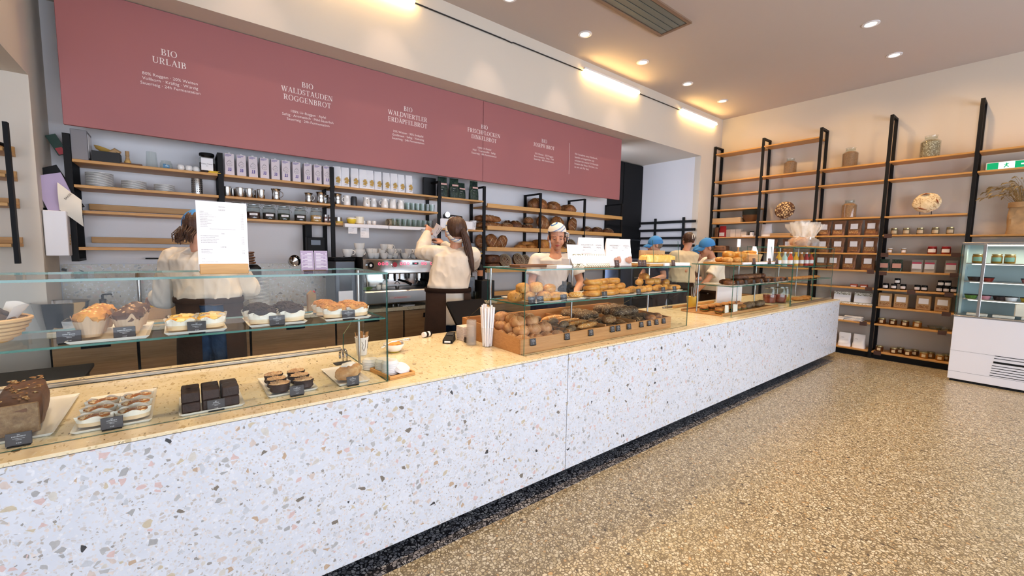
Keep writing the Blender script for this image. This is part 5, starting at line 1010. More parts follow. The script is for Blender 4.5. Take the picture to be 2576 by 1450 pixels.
for i, (x, lv) in enumerate(cl): pl((x, 4.36 + .05 * (i % 2) + (.08 if x in (1.585, 1.64, 1.85) else 0), ZM + lv * .047), R.uniform(-.6, .6), 'white coffee cup in the stacks on the espresso machine', 'coffee cups on the espresso machine')
for i in range(8): pl((1.6 + .066 * i, 4.56, ZM + (.047 if i % 2 else 0)), R.uniform(-1, 1), 'white coffee cup in the stacks on the espresso machine', 'coffee cups on the espresso machine')
for i, (x, lv) in enumerate(((1.33, 0), (1.45, 0), (1.45, 1))): pl((x, 4.4, 1.5 + lv * .062), -.6 + i, ['big white cup upside on the grinder, farthest from the machine', 'big white cup at the bottom of the pair by the machine', 'big white cup on top of the pair by the machine'][i], 'big white cups on the grinder', 1.3)
pl = once(lambda: tag(MB().lathe([(.02, 0), (.026, .02), (.023, .045), (.02, .05), (.018, .048), (0, .01)], 18).obj('espresso_beaker', m_porc), 'x', 'cup'))
for i, x in enumerate((1.62, 1.68)): pl((x, 4.33, ZC + .197), label='handleless white beaker on the drip tray, %s the portafilter' % ('away from', 'closer to')[i], group='white beakers on the drip tray')
tag(MB().lathe([(.018, 0), (.02, .003), (.02, .035), (0, .035)], 16).obj('tamper', m_steelb, None, (1.83, 4.34, ZC + .197)), 'small steel tamper standing on the drip tray', 'tamper')
b = MB()
for k in range(6): b.at((.01 * k, 0, .004 * k), ry=.1, rz=.1 * k).blob((.06, .012, .008), 10, 6, .2, 3, k)
tag(b.obj('mint_bunch', b_leaf, None, (1.47, 4.33, ZC + .197)), 'small heap of green mint on the drip tray', 'herbs')
t = thing('coffee_grinder', 'dark steel coffee grinder standing left of the espresso machine', 'grinder', (1.29, 4.5, ZC)); MB().box(-.1, .1, -.15, .2, 0, .5, 0, .01).obj('body', m_dsteel, t, smooth=0); MB().box(-.06, .06, -.155, -.151, .2, .42).obj('front_window', m_blackg, t, smooth=0)
for k in range(3): MB().box(-.1, .1, -.15, .2, .505 + k * .01, .51 + k * .01).obj('top_slat', m_black, t, smooth=0)
t = thing('wall_terminal', 'black wall-mounted screen box above the back counter', 'screen', (1.1, 4.72, 1.545)); MB().box(-.085, .085, -.05, .05, 0, .15, 0, .004).obj('housing', m_black, t, smooth=0); MB().box(-.05, .04, -.0525, -.0505, .07, .12).obj('screen', m_dsteel, t, smooth=0); MB().box(.06, .12, -.02, .04, -.1, 0, 0, .01).obj('bracket', m_black, t, smooth=0)
tag(MB().lathe([(0, 0), (.03, .003), (.052, .03), (.058, .075), (.055, .075), (.048, .03), (0, .01)], 24, cap=False).obj('steel_bowl', m_chrome, None, (.86, 4.62, 1.44), rot=(rad(75), 0, .2)), 'shiny steel bowl leaning against the backsplash', 'bowl')
t = thing('hanging_cups', 'x', 'cup') if 0 else None
pl = once(lambda: printed_cup('takeaway_cup'))
for i in range(12): pl((2.24 + .085 * (i // 6), 4.5 + .02 * (i // 6), 1.56 + .03 * (i % 6)), .4 * (i // 6), 'white takeaway cup with black line drawing, nested in a stack on the machine', 'takeaway cups beside the espresso machine')
t = thing('second_grinder', 'black coffee grinder with chrome arms right of the ponytail', 'grinder', (2.78, 4.55, ZC)); MB().box(-.1, .1, -.15, .2, 0, .3, 0, .01).box(-.1, .1, .02, .2, .3, .62, 0, .01).box(-.1, .1, -.14, .2, .62, .72, 0, .01).obj('body', m_blackg, t, smooth=0)
MB().tube([(.03, -.14, .38), (.07, -.2, .38), (.09, -.21, .36)], .008, 8).obj('lever', m_chrome, t); MB().cyl(.03, .31, .34, 18).obj('dosing_ring', m_chrome, t, (0, -.1, 0)); MB().box(-.06, .06, -.155, -.151, .05, .25).obj('front_panel', m_dsteel, t, smooth=0)
tag(MB().lathe([(.03, 0), (.036, .006), (.036, .02), (0, .02)], 18).obj('coffee_puck_tin', m_whitep, None, (2.76, 4.38, ZC + .301)), 'round white tin on the ledge of the black grinder', 'tin')
def bottle(lb, cat, loc, body, lid, lab=None, r=.035, h=.28):
    t = thing('syrup_bottle', lb, cat, loc); MB().lathe([(r * .9, 0), (r, .01), (r, h * .6), (r * .35, h * .75), (r * .35, h * .95)], 20).obj('bottle', body, t); MB().lathe([(r * .4, h * .95), (r * .4, h + .01), (r * .15, h + .015), (r * .12, h + .06)], 14).tube([(0, 0, h + .06), (0, -.03, h + .06), (0, -.035, h + .05)], .005, 6).obj('pump', lid, t)
    if lab: MB().lathe([(r + .001, h * .2), (r + .001, h * .45)], 20, cap=False).obj('paper_label', lab, t)
    return t
bottle('dark syrup bottle with yellow pump beside the bread shelf', 'bottle', (2.95, 4.4, ZC + .25), m_blackg, m_yel, M('orange_label', 'c88a60', .6))
tag(MB().box(-.1, .1, -.1, .1, 0, .25, 0, .005).obj('knock_box', m_blackm, None, (3.02, 4.42, ZC), smooth=0), 'black box under the syrup bottle', 'box')
tag(MB().lathe([(.03, 0), (.033, .11), (.031, .11), (.028, .005), (0, .005)], 18, cap=False).obj('tall_glass', m_glassj, None, (2.87, 4.35, ZC + .0)), 'tall clear glass by the syrup bottle', 'glass')
# left part of the back counter
t = thing('steel_bucket', 'shiny steel bucket with ring handle on the back counter', 'bucket', (-.83 + .12, 4.1 + .35, ZC)); MB().lathe([(.1, 0), (.11, .005), (.15, .2), (.155, .205), (.148, .2), (.105, .01), (0, .01)], 32, cap=False).obj('body', m_chrome, t); MB().tube(arcp((.15, -.02, .12), .03, 0, 360, 16, 'yz'), .004, 6).obj('ring_handle', m_chrome, t)
t = thing('soap_dispenser', 'black pump bottle standing in front of the backsplash', 'dispenser', (-.5, 4.55, ZC)); MB().lathe([(.045, 0), (.05, .01), (.05, .13), (.02, .17), (.02, .19)], 22).obj('bottle', M('amber_black', '14100e', .15), t); MB().lathe([(.022, .19), (.022, .2), (.008, .205), (.008, .235)], 14).tube([(0, 0, .235), (.05, -.02, .24), (.055, -.022, .23)], .006, 8).obj('pump', m_blackm, t)
tag(MB().lathe([(.04, 0), (.042, .09), (.04, .09), (.036, .004), (0, .004)], 20, cap=False).obj('steel_cup', m_steel, None, (-.6, 4.45, ZC)), 'plain steel cup in front of the black pump bottle', 'cup')
b = MB().lathe([(.03, 0), (.036, .004), (.05, .07), (.047, .07), (.03, .01), (0, .01)], 24, cap=False); t = thing('stencil_bowl', 'small white cup with dotted pattern on the back counter', 'cup', (-.66, 4.36, ZC)); b.obj('cup', m_porc, t)
d = MB()
for i in range(9):
    for j in range(4 - abs(i - 4) // 2): d.at(((.047 - j * .002) * math.cos(-2.2 + i * .12), (.047 - j * .002) * math.sin(-2.2 + i * .12), .06 - j * .01)).cyl(.0015, 0, .003, 6)
d.obj('dot_pattern', m_ink, t)
tag(MB().box(-.09, .09, -.03, .03, 0, .08, 0, .005).obj('yellow_box', m_yel, None, (-.16, 4.7, ZC + .1), smooth=0), 'yellow carton box before the backsplash', 'box')
tag(MB().box(-.1, .1, -.06, .06, 0, .1, 0, .003).obj('kraft_box', m_kraft, None, (-.16, 4.7, ZC), smooth=0), 'brown carton box under the yellow box', 'box')
t = thing('coffee_scale', 'black flat scale on the back counter beside the worker', 'scale', (.03, 4.5, ZC)); MB().box(-.16, .16, -.12, .12, 0, .03, 0, .004).obj('body', m_blackg, t, smooth=0); MB().box(-.13, .13, -.1, .1, .031, .035).obj('platform', m_dsteel, t, smooth=0)
pl = once(plate(.085))
for k in range(26): pl((.56, 4.55, ZC + .06 + k * .0115), label='white plate in the tall stack behind the glass case', group='tall stack of plates on the back counter')
tag(MB().box(-.1, .1, -.1, .1, 0, .058, 0, .003).obj('low_box', m_black, None, (.56, 4.55, ZC), smooth=0), 'black low box under the tall plate stack', 'box')
t = thing('cutlery_pot', 'steel pot full of spoons on the back counter', 'pot', (.78, 4.42, ZC)); MB().lathe([(.045, 0), (.048, .09), (.046, .09), (.042, .004), (0, .004)], 22, cap=False).obj('pot', m_steel, t); b = MB()
for k in range(9): b.tube([(R.uniform(-.02, .02), R.uniform(-.02, .02), .01), (R.uniform(-.035, .035), R.uniform(-.03, .03), .12 + R.uniform(0, .02))], .003, 5)
b.obj('spoons', m_chrome, t)
t = thing('juice_carton', 'brown milk carton with gable top and red cap', 'carton', (.97, 4.36, ZC)); MB().box(-.036, .036, -.036, .036, 0, .18, 0, .002).obj('carton', m_kraft, t, smooth=0); MB().add([(-.036, -.036, .18), (.036, -.036, .18), (.036, .036, .18), (-.036, .036, .18), (0, -.036, .215), (0, .036, .215)], [(0, 4, 5, 3), (1, 2, 5, 4), (0, 1, 4), (2, 3, 5)]).obj('gable', m_kraft, t, smooth=0)
b = MB(); b.at((.02, -.01, .2), ry=.75).cyl(.014, 0, .012, 16); b.obj('cap', m_red, t); b = MB(); b.at((0, -.0365, .14)).text('BIO', .01); b.box(-.02, .02, 0, .0004, -.02, -.018).box(-.022, .022, 0, .0004, -.03, -.0285).box(-.02, .02, 0, .0004, -.1, -.098); b.obj('lettering', M('leaf_print', '5a8a30', .6), t, smooth=0)
t = thing('deer_box', 'black box with white deer head emblem on the back counter', 'box', (1.13, 4.36, ZC)); MB().box(-.085, .085, -.06, .06, 0, .1, 0, .003).obj('box', m_blackm, t, smooth=0)
b = MB().at((-.0, -.0615, .02)); b.add([(-.012, 0, .035), (.012, 0, .035), (.016, 0, .052), (.0, 0, .056), (-.016, 0, .052), (.008, 0, .01), (-.008, 0, .01)], [(4, 3, 2, 1, 5, 6, 0)])
b.add([(-.03, 0, .056), (-.014, 0, .05), (-.014, 0, .056)], [(0, 1, 2)]).add([(.03, 0, .056), (.014, 0, .05), (.014, 0, .056)], [(0, 2, 1)])
for s_ in (1, -1): b.tube([(s_ * .006, 0, .055), (s_ * .02, 0, .064), (s_ * .028, 0, .08)], .0018, 4).tube([(s_ * .02, 0, .064), (s_ * .016, 0, .076)], .0015, 4)
b.obj('deer_emblem', m_paper, t, smooth=0); b = MB(); b.at((0, -.0618, .008)).text('PERFECT', .007).obj('lettering', m_paper, t, smooth=0)
t = thing('order_card_stand', 'white card in a wooden stand behind the deer box', 'card', (1.28, 4.31, ZC + .0)); MB().box(-.07, .07, 0, .004, .08, .2).obj('card', m_paper, t, smooth=0); MB().box(-.05, .05, -.01, .03, 0, .08).obj('stand', m_woodd, t, smooth=0)
for x, mt, lb in ((1.26, m_blackg, 'glossy black tin with chrome lid before the white card'), (1.36, M('green_tin', '0e5a34', .4), 'dark green tin on the back counter before the white card')):
    t = thing('tea_tin', lb, 'tin', (x, 4.34 if x > 1.3 else 4.34, ZC)); MB().cyl(.038, 0, .06, 22).obj('body', mt, t); MB().lathe([(.034, .06), (.036, .075), (.02, .09), (0, .09)], 20).obj('lid', m_chrome if x < 1.3 else m_blackg, t); b = MB(); b.at((0, -.0395, .025)).text('BIO', .009).obj('lettering', m_paper, t, smooth=0)
b = MB()
for k, (r_, c_) in enumerate(((.06, 0), (.055, 1), (.05, 2), (.058, 3), (.05, 4))): b.at((0, 0, k * .024)).lathe([(r_ * .7, 0), (r_, .01), (r_, .022), (r_ * .9, .022), (r_ * .6, .006), (0, .006)], 18, cap=False)
for k, r_ in enumerate((.06, .052, .056, .046, .05)): tag(MB().lathe([(r_ * .7, 0), (r_, .008), (r_, .021), (r_ * .92, .021), (r_ * .62, .006), (0, .006)], 20, cap=False).obj('wooden_bowl', m_woodd, None, (.49, 4.6, 1.425 + k * .024)), 'brown wooden bowl, %s from the bottom of the stack beside the menu board' % ORD[k], 'bowl', 'stack of wooden bowls')
tag(MB().box(-.07, .07, -.06, .06, 0, .22, 0, .03).obj('bread_slicer', m_blackm, None, (.52, 4.62, 1.2)), 'black rounded appliance beside the menu board', 'appliance')
tag(MB().box(-.1, .1, -.08, .08, 0, .238, 0, .003).obj('appliance_base', m_dsteel, None, (.52, 4.66, ZC)), 'dark steel base below the black rounded appliance', 'base') if 0 else None
t = thing('tap', 'chrome water tap at the backsplash', 'tap', (-.3, 4.85, ZC)); MB().cyl(.015, 0, .35, 14).tube([(0, 0, .35), (0, -.05, .4), (0, -.13, .39), (0, -.15, .34)], .012, 10).obj('spout', m_chrome, t); MB().tube([(.015, 0, .1), (.05, -.01, .12)], .007, 8).obj('lever', m_chrome, t)
tag(MB().box(-.07, .07, -.05, .05, 0, .006).at(rz=.2).box(-.06, .07, -.05, .05, .007, .012).obj('folded_cloth', m_tee, None, (1.95, 4.36, ZC), smooth=0), 'folded pale cloth in front of the espresso machine', 'cloth')
pl = once(lambda: tag(MB().lathe([(.014, 0), (.016, .002), (.016, .03), (.012, .034), (.014, .04), (0, .04)], 16).obj('small_jar', m_steel), 'x', 'jar')); pl((1.78, 4.335, ZC), label='tiny steel jar in front of the drip tray, next to the bowl', group='tiny steel jars'); pl((1.84, 4.335, ZC), label='tiny steel jar in front of the drip tray, next to the cloth', group='tiny steel jars')
tag(MB().lathe([(.03, 0), (.045, .03), (.04, .03), (.0, .02)], 20, cap=False).obj('sugar_bowl', m_glassj, None, (1.68, 4.345, ZC)), 'low glass bowl of brown sugar before the drip tray', 'bowl')
# long white knife strip + black till shelf on the wall
MB2 = tag(MB().tube([(.0, 0, 0), (.3, 0, 0)], .006, 6).obj('knife_bar', m_black, None, (-.25, 4.9, 1.47)), 'thin dark tool bar lying above the backsplash', 'bar')

t2 = printed_cup('held_cup'); t2.location = (1.965, 3.76, 1.73); t2.rotation_euler = (.3, .5, 0); t2['label'] = 'paper cup with line drawing held up by the ponytailed woman'

t = thing('storage_crate', 'black open crate on the floor side behind the near glass case', 'crate', (-.72, 3.35, .12)); MB().box(-.35, .25, -.2, .2, 0, .72, 0, .01).obj('body', m_blackm, t, smooth=0); MB().box(-.37, .27, -.22, .22, .721, .745, 0, .004).obj('rim', m_black, t, smooth=0)
# ================================================================== glass case contents
ZB, ZS, ZT = .921, 1.2505, 1.4785
def tagcard(lines, w=.06, h=.046, m=None):
    def f():
        t = thing('price_tag', 'x', 'price tag'); b = MB(); b.at(rx=-.18).box(-w / 2, w / 2, -.0015, .0015, .004, h, 0, .0008); b.obj('card', m or m_tag, t, smooth=0)
        MB().box(-w / 2 + .003, w / 2 - .003, -.004, .016, 0, .004, 0, .001).obj('foot', m_black, t, smooth=0)
        b = MB(); b.at((0, -.0022, 0), rx=-.18)
        n = len(lines); z = h - .009
        for k, (tx, sz, ft) in enumerate(lines):
            b.at((0, -.0022 + math.sin(-.18) * -z * 0 + .18 * z, z), rx=-.18).text(tx, sz, 0, ft); z -= sz + (.0022 if k < n - 2 else .009)
        b.obj('lettering', m_paper, t, smooth=0); return t
    return f
def mk(name, sub='', price='€ 4,40', w=.06): return [('BIO', .0032, 'serif'), (name, .0034, 'serif'), (sub or 'aus biologischem Anbau', .002, 'sans'), ('Vegetarisch', .002, 'sans'), (price, .003, 'sans')]
def put1(f, loc, rz, lab, grp=None):
    t = f(); t.location = loc; t.rotation_euler = (0, 0, rz); t['label'] = lab
    if grp: t['group'] = grp
    return t
G = 'price tags in the glass cases'
tg = [('KÜRBIS MUFFIN', (-.317, 2.06, ZS), 'dark price tag standing before the pumpkin muffins'), ('MARILLEN MUFFIN', (-.175, 2.055, ZS), 'dark price tag standing before the apricot muffins'),
      ('TOPFENKUCHEN', (.036, 2.058, ZS), 'dark price tag standing before the orange glazed cakes'), ('MOHNKUCHEN', (.318, 2.058, ZS), 'dark price tag standing before the dark crumb cakes'),
      ('STREUSELKUCHEN', (.622, 2.055, ZS), 'dark price tag standing before the golden crumble cakes'), ('BANANENBROT', (-.452, 2.062, ZB), 'dark price tag standing before the big dark loaf cake'),
      ('LINZERTARTE', (-.226, 2.06, ZB), 'dark price tag standing before the almond tarts'), ('BROWNIE', (.086, 2.058, ZB), 'dark price tag standing before the brownies'),
      ('NUSSKUCHEN', (.388, 2.06, ZB), 'dark price tag standing before the nut topped cakes'), ('APFELSTRUDEL', (.638, 2.06, ZB), 'dark price tag standing before the sugared strudel')]
for nm, loc, lb in tg: put1(tagcard(mk(nm)), loc, 0, lb, G)
def tray(w, d, z=.012):
    def f():
        t = tag(MB().add([(-w / 2 + .012, -d / 2 + .012, 0), (w / 2 - .012, -d / 2 + .012, 0), (w / 2 - .012, d / 2 - .012, 0), (-w / 2 + .012, d / 2 - .012, 0), (-w / 2, -d / 2, z), (w / 2, -d / 2, z), (w / 2, d / 2, z), (-w / 2, d / 2, z), (-w / 2 + .014, -d / 2 + .014, .004), (w / 2 - .014, -d / 2 + .014, .004), (w / 2 - .014, d / 2 - .014, .004), (-w / 2 + .014, d / 2 - .014, .004)],
            [(3, 2, 1, 0), (0, 1, 5, 4), (1, 2, 6, 5), (2, 3, 7, 6), (3, 0, 4, 7), (4, 5, 9, 8), (5, 6, 10, 9), (6, 7, 11, 10), (7, 4, 8, 11), (8, 9, 10, 11)]).obj('serving_tray', m_porc, smooth=0), 'x', 'tray'); return t
    return f
GT = 'white trays in the glass case nearest the street'
put1(tray(.22, .36), (-.215, 2.21, ZS), 0, 'white tray under the pumpkin and apricot muffins', GT); put1(tray(.2, .27), (.035, 2.18, ZS), 0, 'white tray under the orange glazed cakes', GT)
put1(tray(.23, .24), (.325, 2.18, ZS), 0, 'white tray under the dark crumb cakes', GT); put1(tray(.22, .26), (.62, 2.18, ZS), 0, 'white tray under the golden crumble cakes', GT)
put1(tray(.2, .5), (-.48, 2.36, ZB), 0, 'white tray under the big dark loaf cake', GT); put1(tray(.22, .44), (-.225, 2.29, ZB), 0, 'white tray under the almond tarts', GT)
put1(tray(.22, .24), (.075, 2.17, ZB), 0, 'white tray under the brownies', GT); put1(tray(.21, .32), (.38, 2.25, ZB), 0, 'white tray under the nut topped cakes', GT); put1(tray(.155, .33), (.65, 2.24, ZB), 0, 'white tray under the sugared strudel', GT)
def ruffle(r, h, seed, sx=1, sy=1, fl=.012):
    """thin crinkled paper collar"""
    def fn(u, v):
        a = 2 * PI * u; k = 1 + (.06 * math.sin(9 * a + seed) + .05 * math.sin(17 * a + seed * 2)) * v
        return ((r + fl * v) * k * sx * math.cos(a), (r + fl * v) * k * sy * math.sin(a), h * (.45 + .55 * v * (1 + .3 * math.sin(5 * a + seed))))
    return MB().grid(fn, 40, 3)
def crumbs(mb, rx, ry, z0, hh, n, s, seed):
    rr = random.Random(seed)
    for _ in range(n):
        a = rr.uniform(0, 2 * PI); q = rr.random() ** .5 * .95; x, y = rx * q * math.cos(a), ry * q * math.sin(a); z = z0 + hh * (1 - q * q) ** .5; w = s * rr.uniform(.6, 1.4)
        mb.at((x, y, z - w * .4), rz=rr.uniform(0, 3)).blob((w, w * .8, w * .7), 6, 4, .4, 2, seed + _, 0)
    mb.at()
def cup_cake(kind, rx, ry, h, name='cake'):
    def f():
        t = thing(name, 'x', 'cake')
        MB().lathe([(1, 0), (1, h)], 32, sx=rx * .93, sy=ry * .93, cap=True).obj('wooden_mould', b_pale, t); ruffle(1, h * 1.15, kind, rx * .96, ry * .96, .06).obj('paper_liner', m_parch, t)
        b = MB(); b.at((0, 0, h * .86))
        if kind == 0: b.blob((rx * .94, ry * .94, .012), 24, 8, .3, 5, 2, .5); mt = b_cream; sc2 = None
        elif kind == 1: b.blob((rx * .9, ry * .9, .028), 24, 8, .2, 3, 3, .6); crumbs(b, rx * .88, ry * .88, h * .86 + .011, .029, 150, .0055, 5); mt = b_choc
        elif kind == 2: b.blob((rx * .95, ry * .95, .022), 24, 8, .2, 3, 4, .6); crumbs(b, rx * .93, ry * .93, h * .86 + .009, .023, 150, .006, 9); mt = b_crumb
        else: b.blob((rx * .9, ry * .9, .006), 20, 6, .2, 4, 5, .5); mt = b_caramel
        b.obj('topping', mt, t)
        if kind == 0:
            b = MB(); rr = random.Random(4)
            for k in range(7): b.at((rx * rr.uniform(-.6, .6), ry * rr.uniform(-.6, .6), h * .86 + .006), rz=rr.uniform(0, 3)).blob((.016, .009, .006), 10, 6, .3, 3, k, .4)
            b.obj('apricot_glaze', b_orange, t)
        if kind == 3:
            b = MB(); rr = random.Random(6)
            for k in range(14): b.at((rx * rr.uniform(-.6, .6), ry * rr.uniform(-.6, .5), h * .86 + .006), rz=rr.uniform(0, 6), rx=rr.uniform(-.6, .6)).box(-.009, .009, -.005, .005, 0, .0015)
            b.obj('almond_flakes', b_pale, t)
        return t
    return f
c0 = once(cup_cake(0, .05, .04, .034, 'apricot_cake'))
put(c0, [((-.013, 2.115, ZS + .0125), 0), ((.085, 2.12, ZS + .0125), .3), ((-.002, 2.21, ZS + .0125), .2), ((.095, 2.22, ZS + .0125), 0)], ['orange glazed cake, front one away from the tag', 'orange glazed cake, front one half behind the tag', 'orange glazed cake, back one closer to the muffins', 'orange glazed cake, back one closer to the crumb cakes'], 'orange glazed cakes')
c1 = once(cup_cake(1, .058, .046, .036, 'poppy_cake'))
put(c1, [((.272, 2.115, ZS + .0125), 0), ((.385, 2.12, ZS + .0125), .2), ((.262, 2.22, ZS + .0125), .1), ((.378, 2.225, ZS + .0125), 0)], ['dark crumb cake, front one left of its tag', 'dark crumb cake, front one right of its tag', 'dark crumb cake, back one over the left front cake', 'dark crumb cake, back one over the right front cake'], 'dark crumb cakes')
c2 = once(cup_cake(2, .056, .045, .032, 'crumble_cake'))
put(c2, [((.575, 2.115, ZS + .0125), 0), ((.68, 2.12, ZS + .0125), 0), ((.565, 2.21, ZS + .0125), 0), ((.665, 2.215, ZS + .0125), .2), ((.57, 2.3, ZS + .0125), 0)], ['golden crumble cake, front one left of its tag', 'golden crumble cake, front one right of its tag', 'golden crumble cake, middle row on the left', 'golden crumble cake, middle row on the right', 'golden crumble cake, rearmost of the tray'], 'golden crumble cakes')
c3 = once(cup_cake(3, .052, .036, .028, 'almond_tart'))
al = []; ln = []
for j in range(3):
    for i in range(2): al.append(((-.277 + i * .106, 2.13 + j * .098, ZB + .0125), .1 * j)); ln.append('almond tart, %s row, %s column' % (('front', 'middle', 'rear')[j], ('street side', 'inner')[i]))
put(c3, al, ln, 'almond tarts')
def brownie(): return tag(MB().box(-.03, .03, -.03, .03, 0, .042, 0, .004).obj('brownie', b_brown), 'x', 'brownie')
pl = once(brownie)
for i in range(3):
    for j in range(2):
        for k in range(2): pl((.005 + i * .066, 2.1 + j * .066, ZB + .005 + k * .0425), .03 * (i - 1), 'square dark brownie, %s block, %s row, %s layer' % (('first', 'middle', 'last')[i], ('front', 'back')[j], ('lower', 'upper')[k]), 'brownies')
def nutcake():
    t = thing('nut_cake', 'x', 'cake'); MB().lathe([(.8, 0), (.95, .008), (.88, .02), (1., .036), (.9, .04)], 26, sx=.044, sy=.033, wob=.03).obj('chocolate_base', b_brown, t)
    b = MB(); b.at((0, 0, .036)).blob((.042, .031, .006), 20, 6, .2, 4, 2, .3); crumbs(b, .04, .03, .04, .005, 50, .0035, 3); b.obj('nut_topping', b_nut, t); return t
pl = once(nutcake)
for j in range(3):
    for i in range(2): pl((.33 + i * .1, 2.13 + j * .085, ZB + .0125), .2 * j - .1, 'nut topped chocolate cake, %s row, %s' % (('front', 'middle', 'rear')[j], ('farther from the strudel', 'closer to the strudel')[i]), 'nut topped chocolate cakes')
t = thing('strudel', 'flaky strudel dusted with icing sugar on a white tray', 'strudel', (.655, 2.19, ZB + .0125), .9)
MB().blob((.1, .052, .034), 26, 12, .12, 4, 7, .3, p=2.4).obj('pastry', b_sugar, t, smooth=60); b = MB(); b.at((.03, .0, .026), rz=.3).blob((.06, .05, .018), 20, 8, .15, 5, 9, .3); b.obj('pastry_flap', b_sugar, t); b = MB(); b.at((.02, .01, .048)).blob((.055, .03, .008), 20, 6, .4, 6, 9, .2); b.obj('icing_sugar', m_paper, t)
def muffin(kind):
    def f():
        t = thing('muffin', 'x', 'muffin'); MB().lathe([(.027, 0), (.034, .05)], 20, wob=.03).obj('cake', b_pale if kind == 0 else b_cake, t)
        def fn(u, v):
            a = 2 * PI * u; k = (1 + .13 * max(0, math.cos(4 * a)) * v + .02 * math.sin(22 * a)); r = .029 + .014 * v; return (r * k * math.cos(a), r * k * math.sin(a), v * (.058 + .022 * max(0, math.cos(4 * a)) ** 3))
        MB().grid(fn, 64, 6).obj('paper_cup', M('brown_parchment', 'c8a888', .7) if 'brown_parchment' not in bpy.data.materials else bpy.data.materials['brown_parchment'], t)
        b = MB(); b.at((0, 0, .045)).blob((.043, .043, .03), 20, 12, .3, 3.5, 4 + kind, .35); b.obj('muffin_top', b_crumb if kind == 0 else b_cake, t)
        b = MB(); rr = random.Random(kind)
        for k in range(9):
            a, q = rr.uniform(0, 6.3), rr.uniform(.1, .8); b.at((.038 * q * math.cos(a), .038 * q * math.sin(a), .045 + .045 * (1 - q * q * .6)), rz=a).blob((.009, .005, .004), 8, 5, .3, 3, k, 0)
        b.obj('topping_pieces', b_cream if kind == 0 else b_nut, t); return t
    return f
m0 = once(muffin(0)); m1 = once(muffin(1))
put(m0, [((-.27, 2.115, ZS + .0125), 0), ((-.268, 2.215, ZS + .0125), .4), ((-.262, 2.32, ZS + .0125), .8)], ['pumpkin muffin with cheese crumbs, front of its row', 'pumpkin muffin with cheese crumbs, middle of its row', 'pumpkin muffin with cheese crumbs, rear of its row'], 'pumpkin muffins')
put(m1, [((-.168, 2.115, ZS + .0125), .3), ((-.165, 2.215, ZS + .0125), 0), ((-.158, 2.32, ZS + .0125), .6)], ['brown apricot muffin, front of its row', 'brown apricot muffin, middle of its row', 'brown apricot muffin, rear of its row'], 'apricot muffins')
t = thing('proving_basket', 'round cane bread basket at the picture edge on the glass shelf', 'basket', (-.56, 2.25, ZS)); b = MB()
b.lathe([(.06, 0), (.09, .02), (.118, .075), (.112, .075), (.085, .02), (0, .008)], 36, cap=False); 
for k in range(6): rr_ = .07 + .052 * (k / 5) ** .6; b.tube([(rr_ * math.cos(a * PI / 16), rr_ * math.sin(a * PI / 16), .006 + k * .0142) for a in range(32)], .0075, 6, closed=True)
b.obj('basket', M('cane', 'd8b07c', .6, bump=.2), t); b = MB(); b.at((.0, .0, .09)).grid(lambda u, v: ((.09 + .03 * v) * math.cos(-.6 + u * 1.8), (.09 + .03 * v) * math.sin(-.6 + u * 1.8), -.01 + .045 * v + .006 * math.sin(u * 9)), 12, 3); b.obj('paper_napkin', m_paper, t)
pl = once(lambda: tag(MB().blob((.055, .04, .028), 18, 10, .25, 3, 3, .2).obj('cookie_bun', b_choc), 'x', 'bun'))
for i, (x, y, z) in enumerate(((-.53, 2.22, .05), (-.6, 2.24, .05), (-.54, 2.3, .062))): pl((x, y, ZS + z), i * .9, ['dark chocolate bun on the near side of the cane basket', 'dark chocolate bun at the picture edge of the cane basket', 'dark chocolate bun at the far side of the cane basket'][i], 'chocolate buns')
tag(MB().blob((.05, .035, .022), 18, 10, .4, 5, 5, .2).obj('crumble_bun', b_crumb, None, (-.555, 2.17, ZS + .055)), 'golden crumbly bun in front of the dark ones', 'bun')
t = thing('loaf_cake', 'big dark loaf cake with nut flakes, cut at one end', 'cake', (-.49, 2.33, ZB + .013), .12)
MB().blob((.06, .2, .062), 22, 14, .12, 3, 5, .06, p=4).obj('crust', b_cake, t, smooth=60); b = MB(); rr = random.Random(3)
for k in range(40): b.at((rr.uniform(-.045, .045), rr.uniform(-.18, .18), .118 + rr.uniform(-.003, .002)), rz=rr.uniform(0, 3), rx=rr.uniform(-.3, .3)).blob((.011, .004, .003), 6, 4, .3, 3, k, 0)
b.obj('nut_flakes', b_flat, t); MB().box(-.052, .052, -.207, -.199, .006, .112, 0, .003).obj('cut_face', bread('banana_cut', ('6a4c30', '8a6a48', 'a08460'), cscale=20), t, smooth=0)
t = thing('tongs', 'curled steel pastry tongs lying behind the strudel', 'tongs', (.71, 2.5, ZB)); MB().tube(arcp((0, 0, .045), .035, -40, 220, 12, 'yz'), .006, 6).tube([(x + .02, y, z) for x, y, z in arcp((0, 0, .045), .035, -40, 220, 12, 'yz')], .006, 6).obj('ring', m_chrome, t); MB().box(-.04, .06, -.03, .03, 0, .004).obj('blade', m_blackm, t, smooth=0)
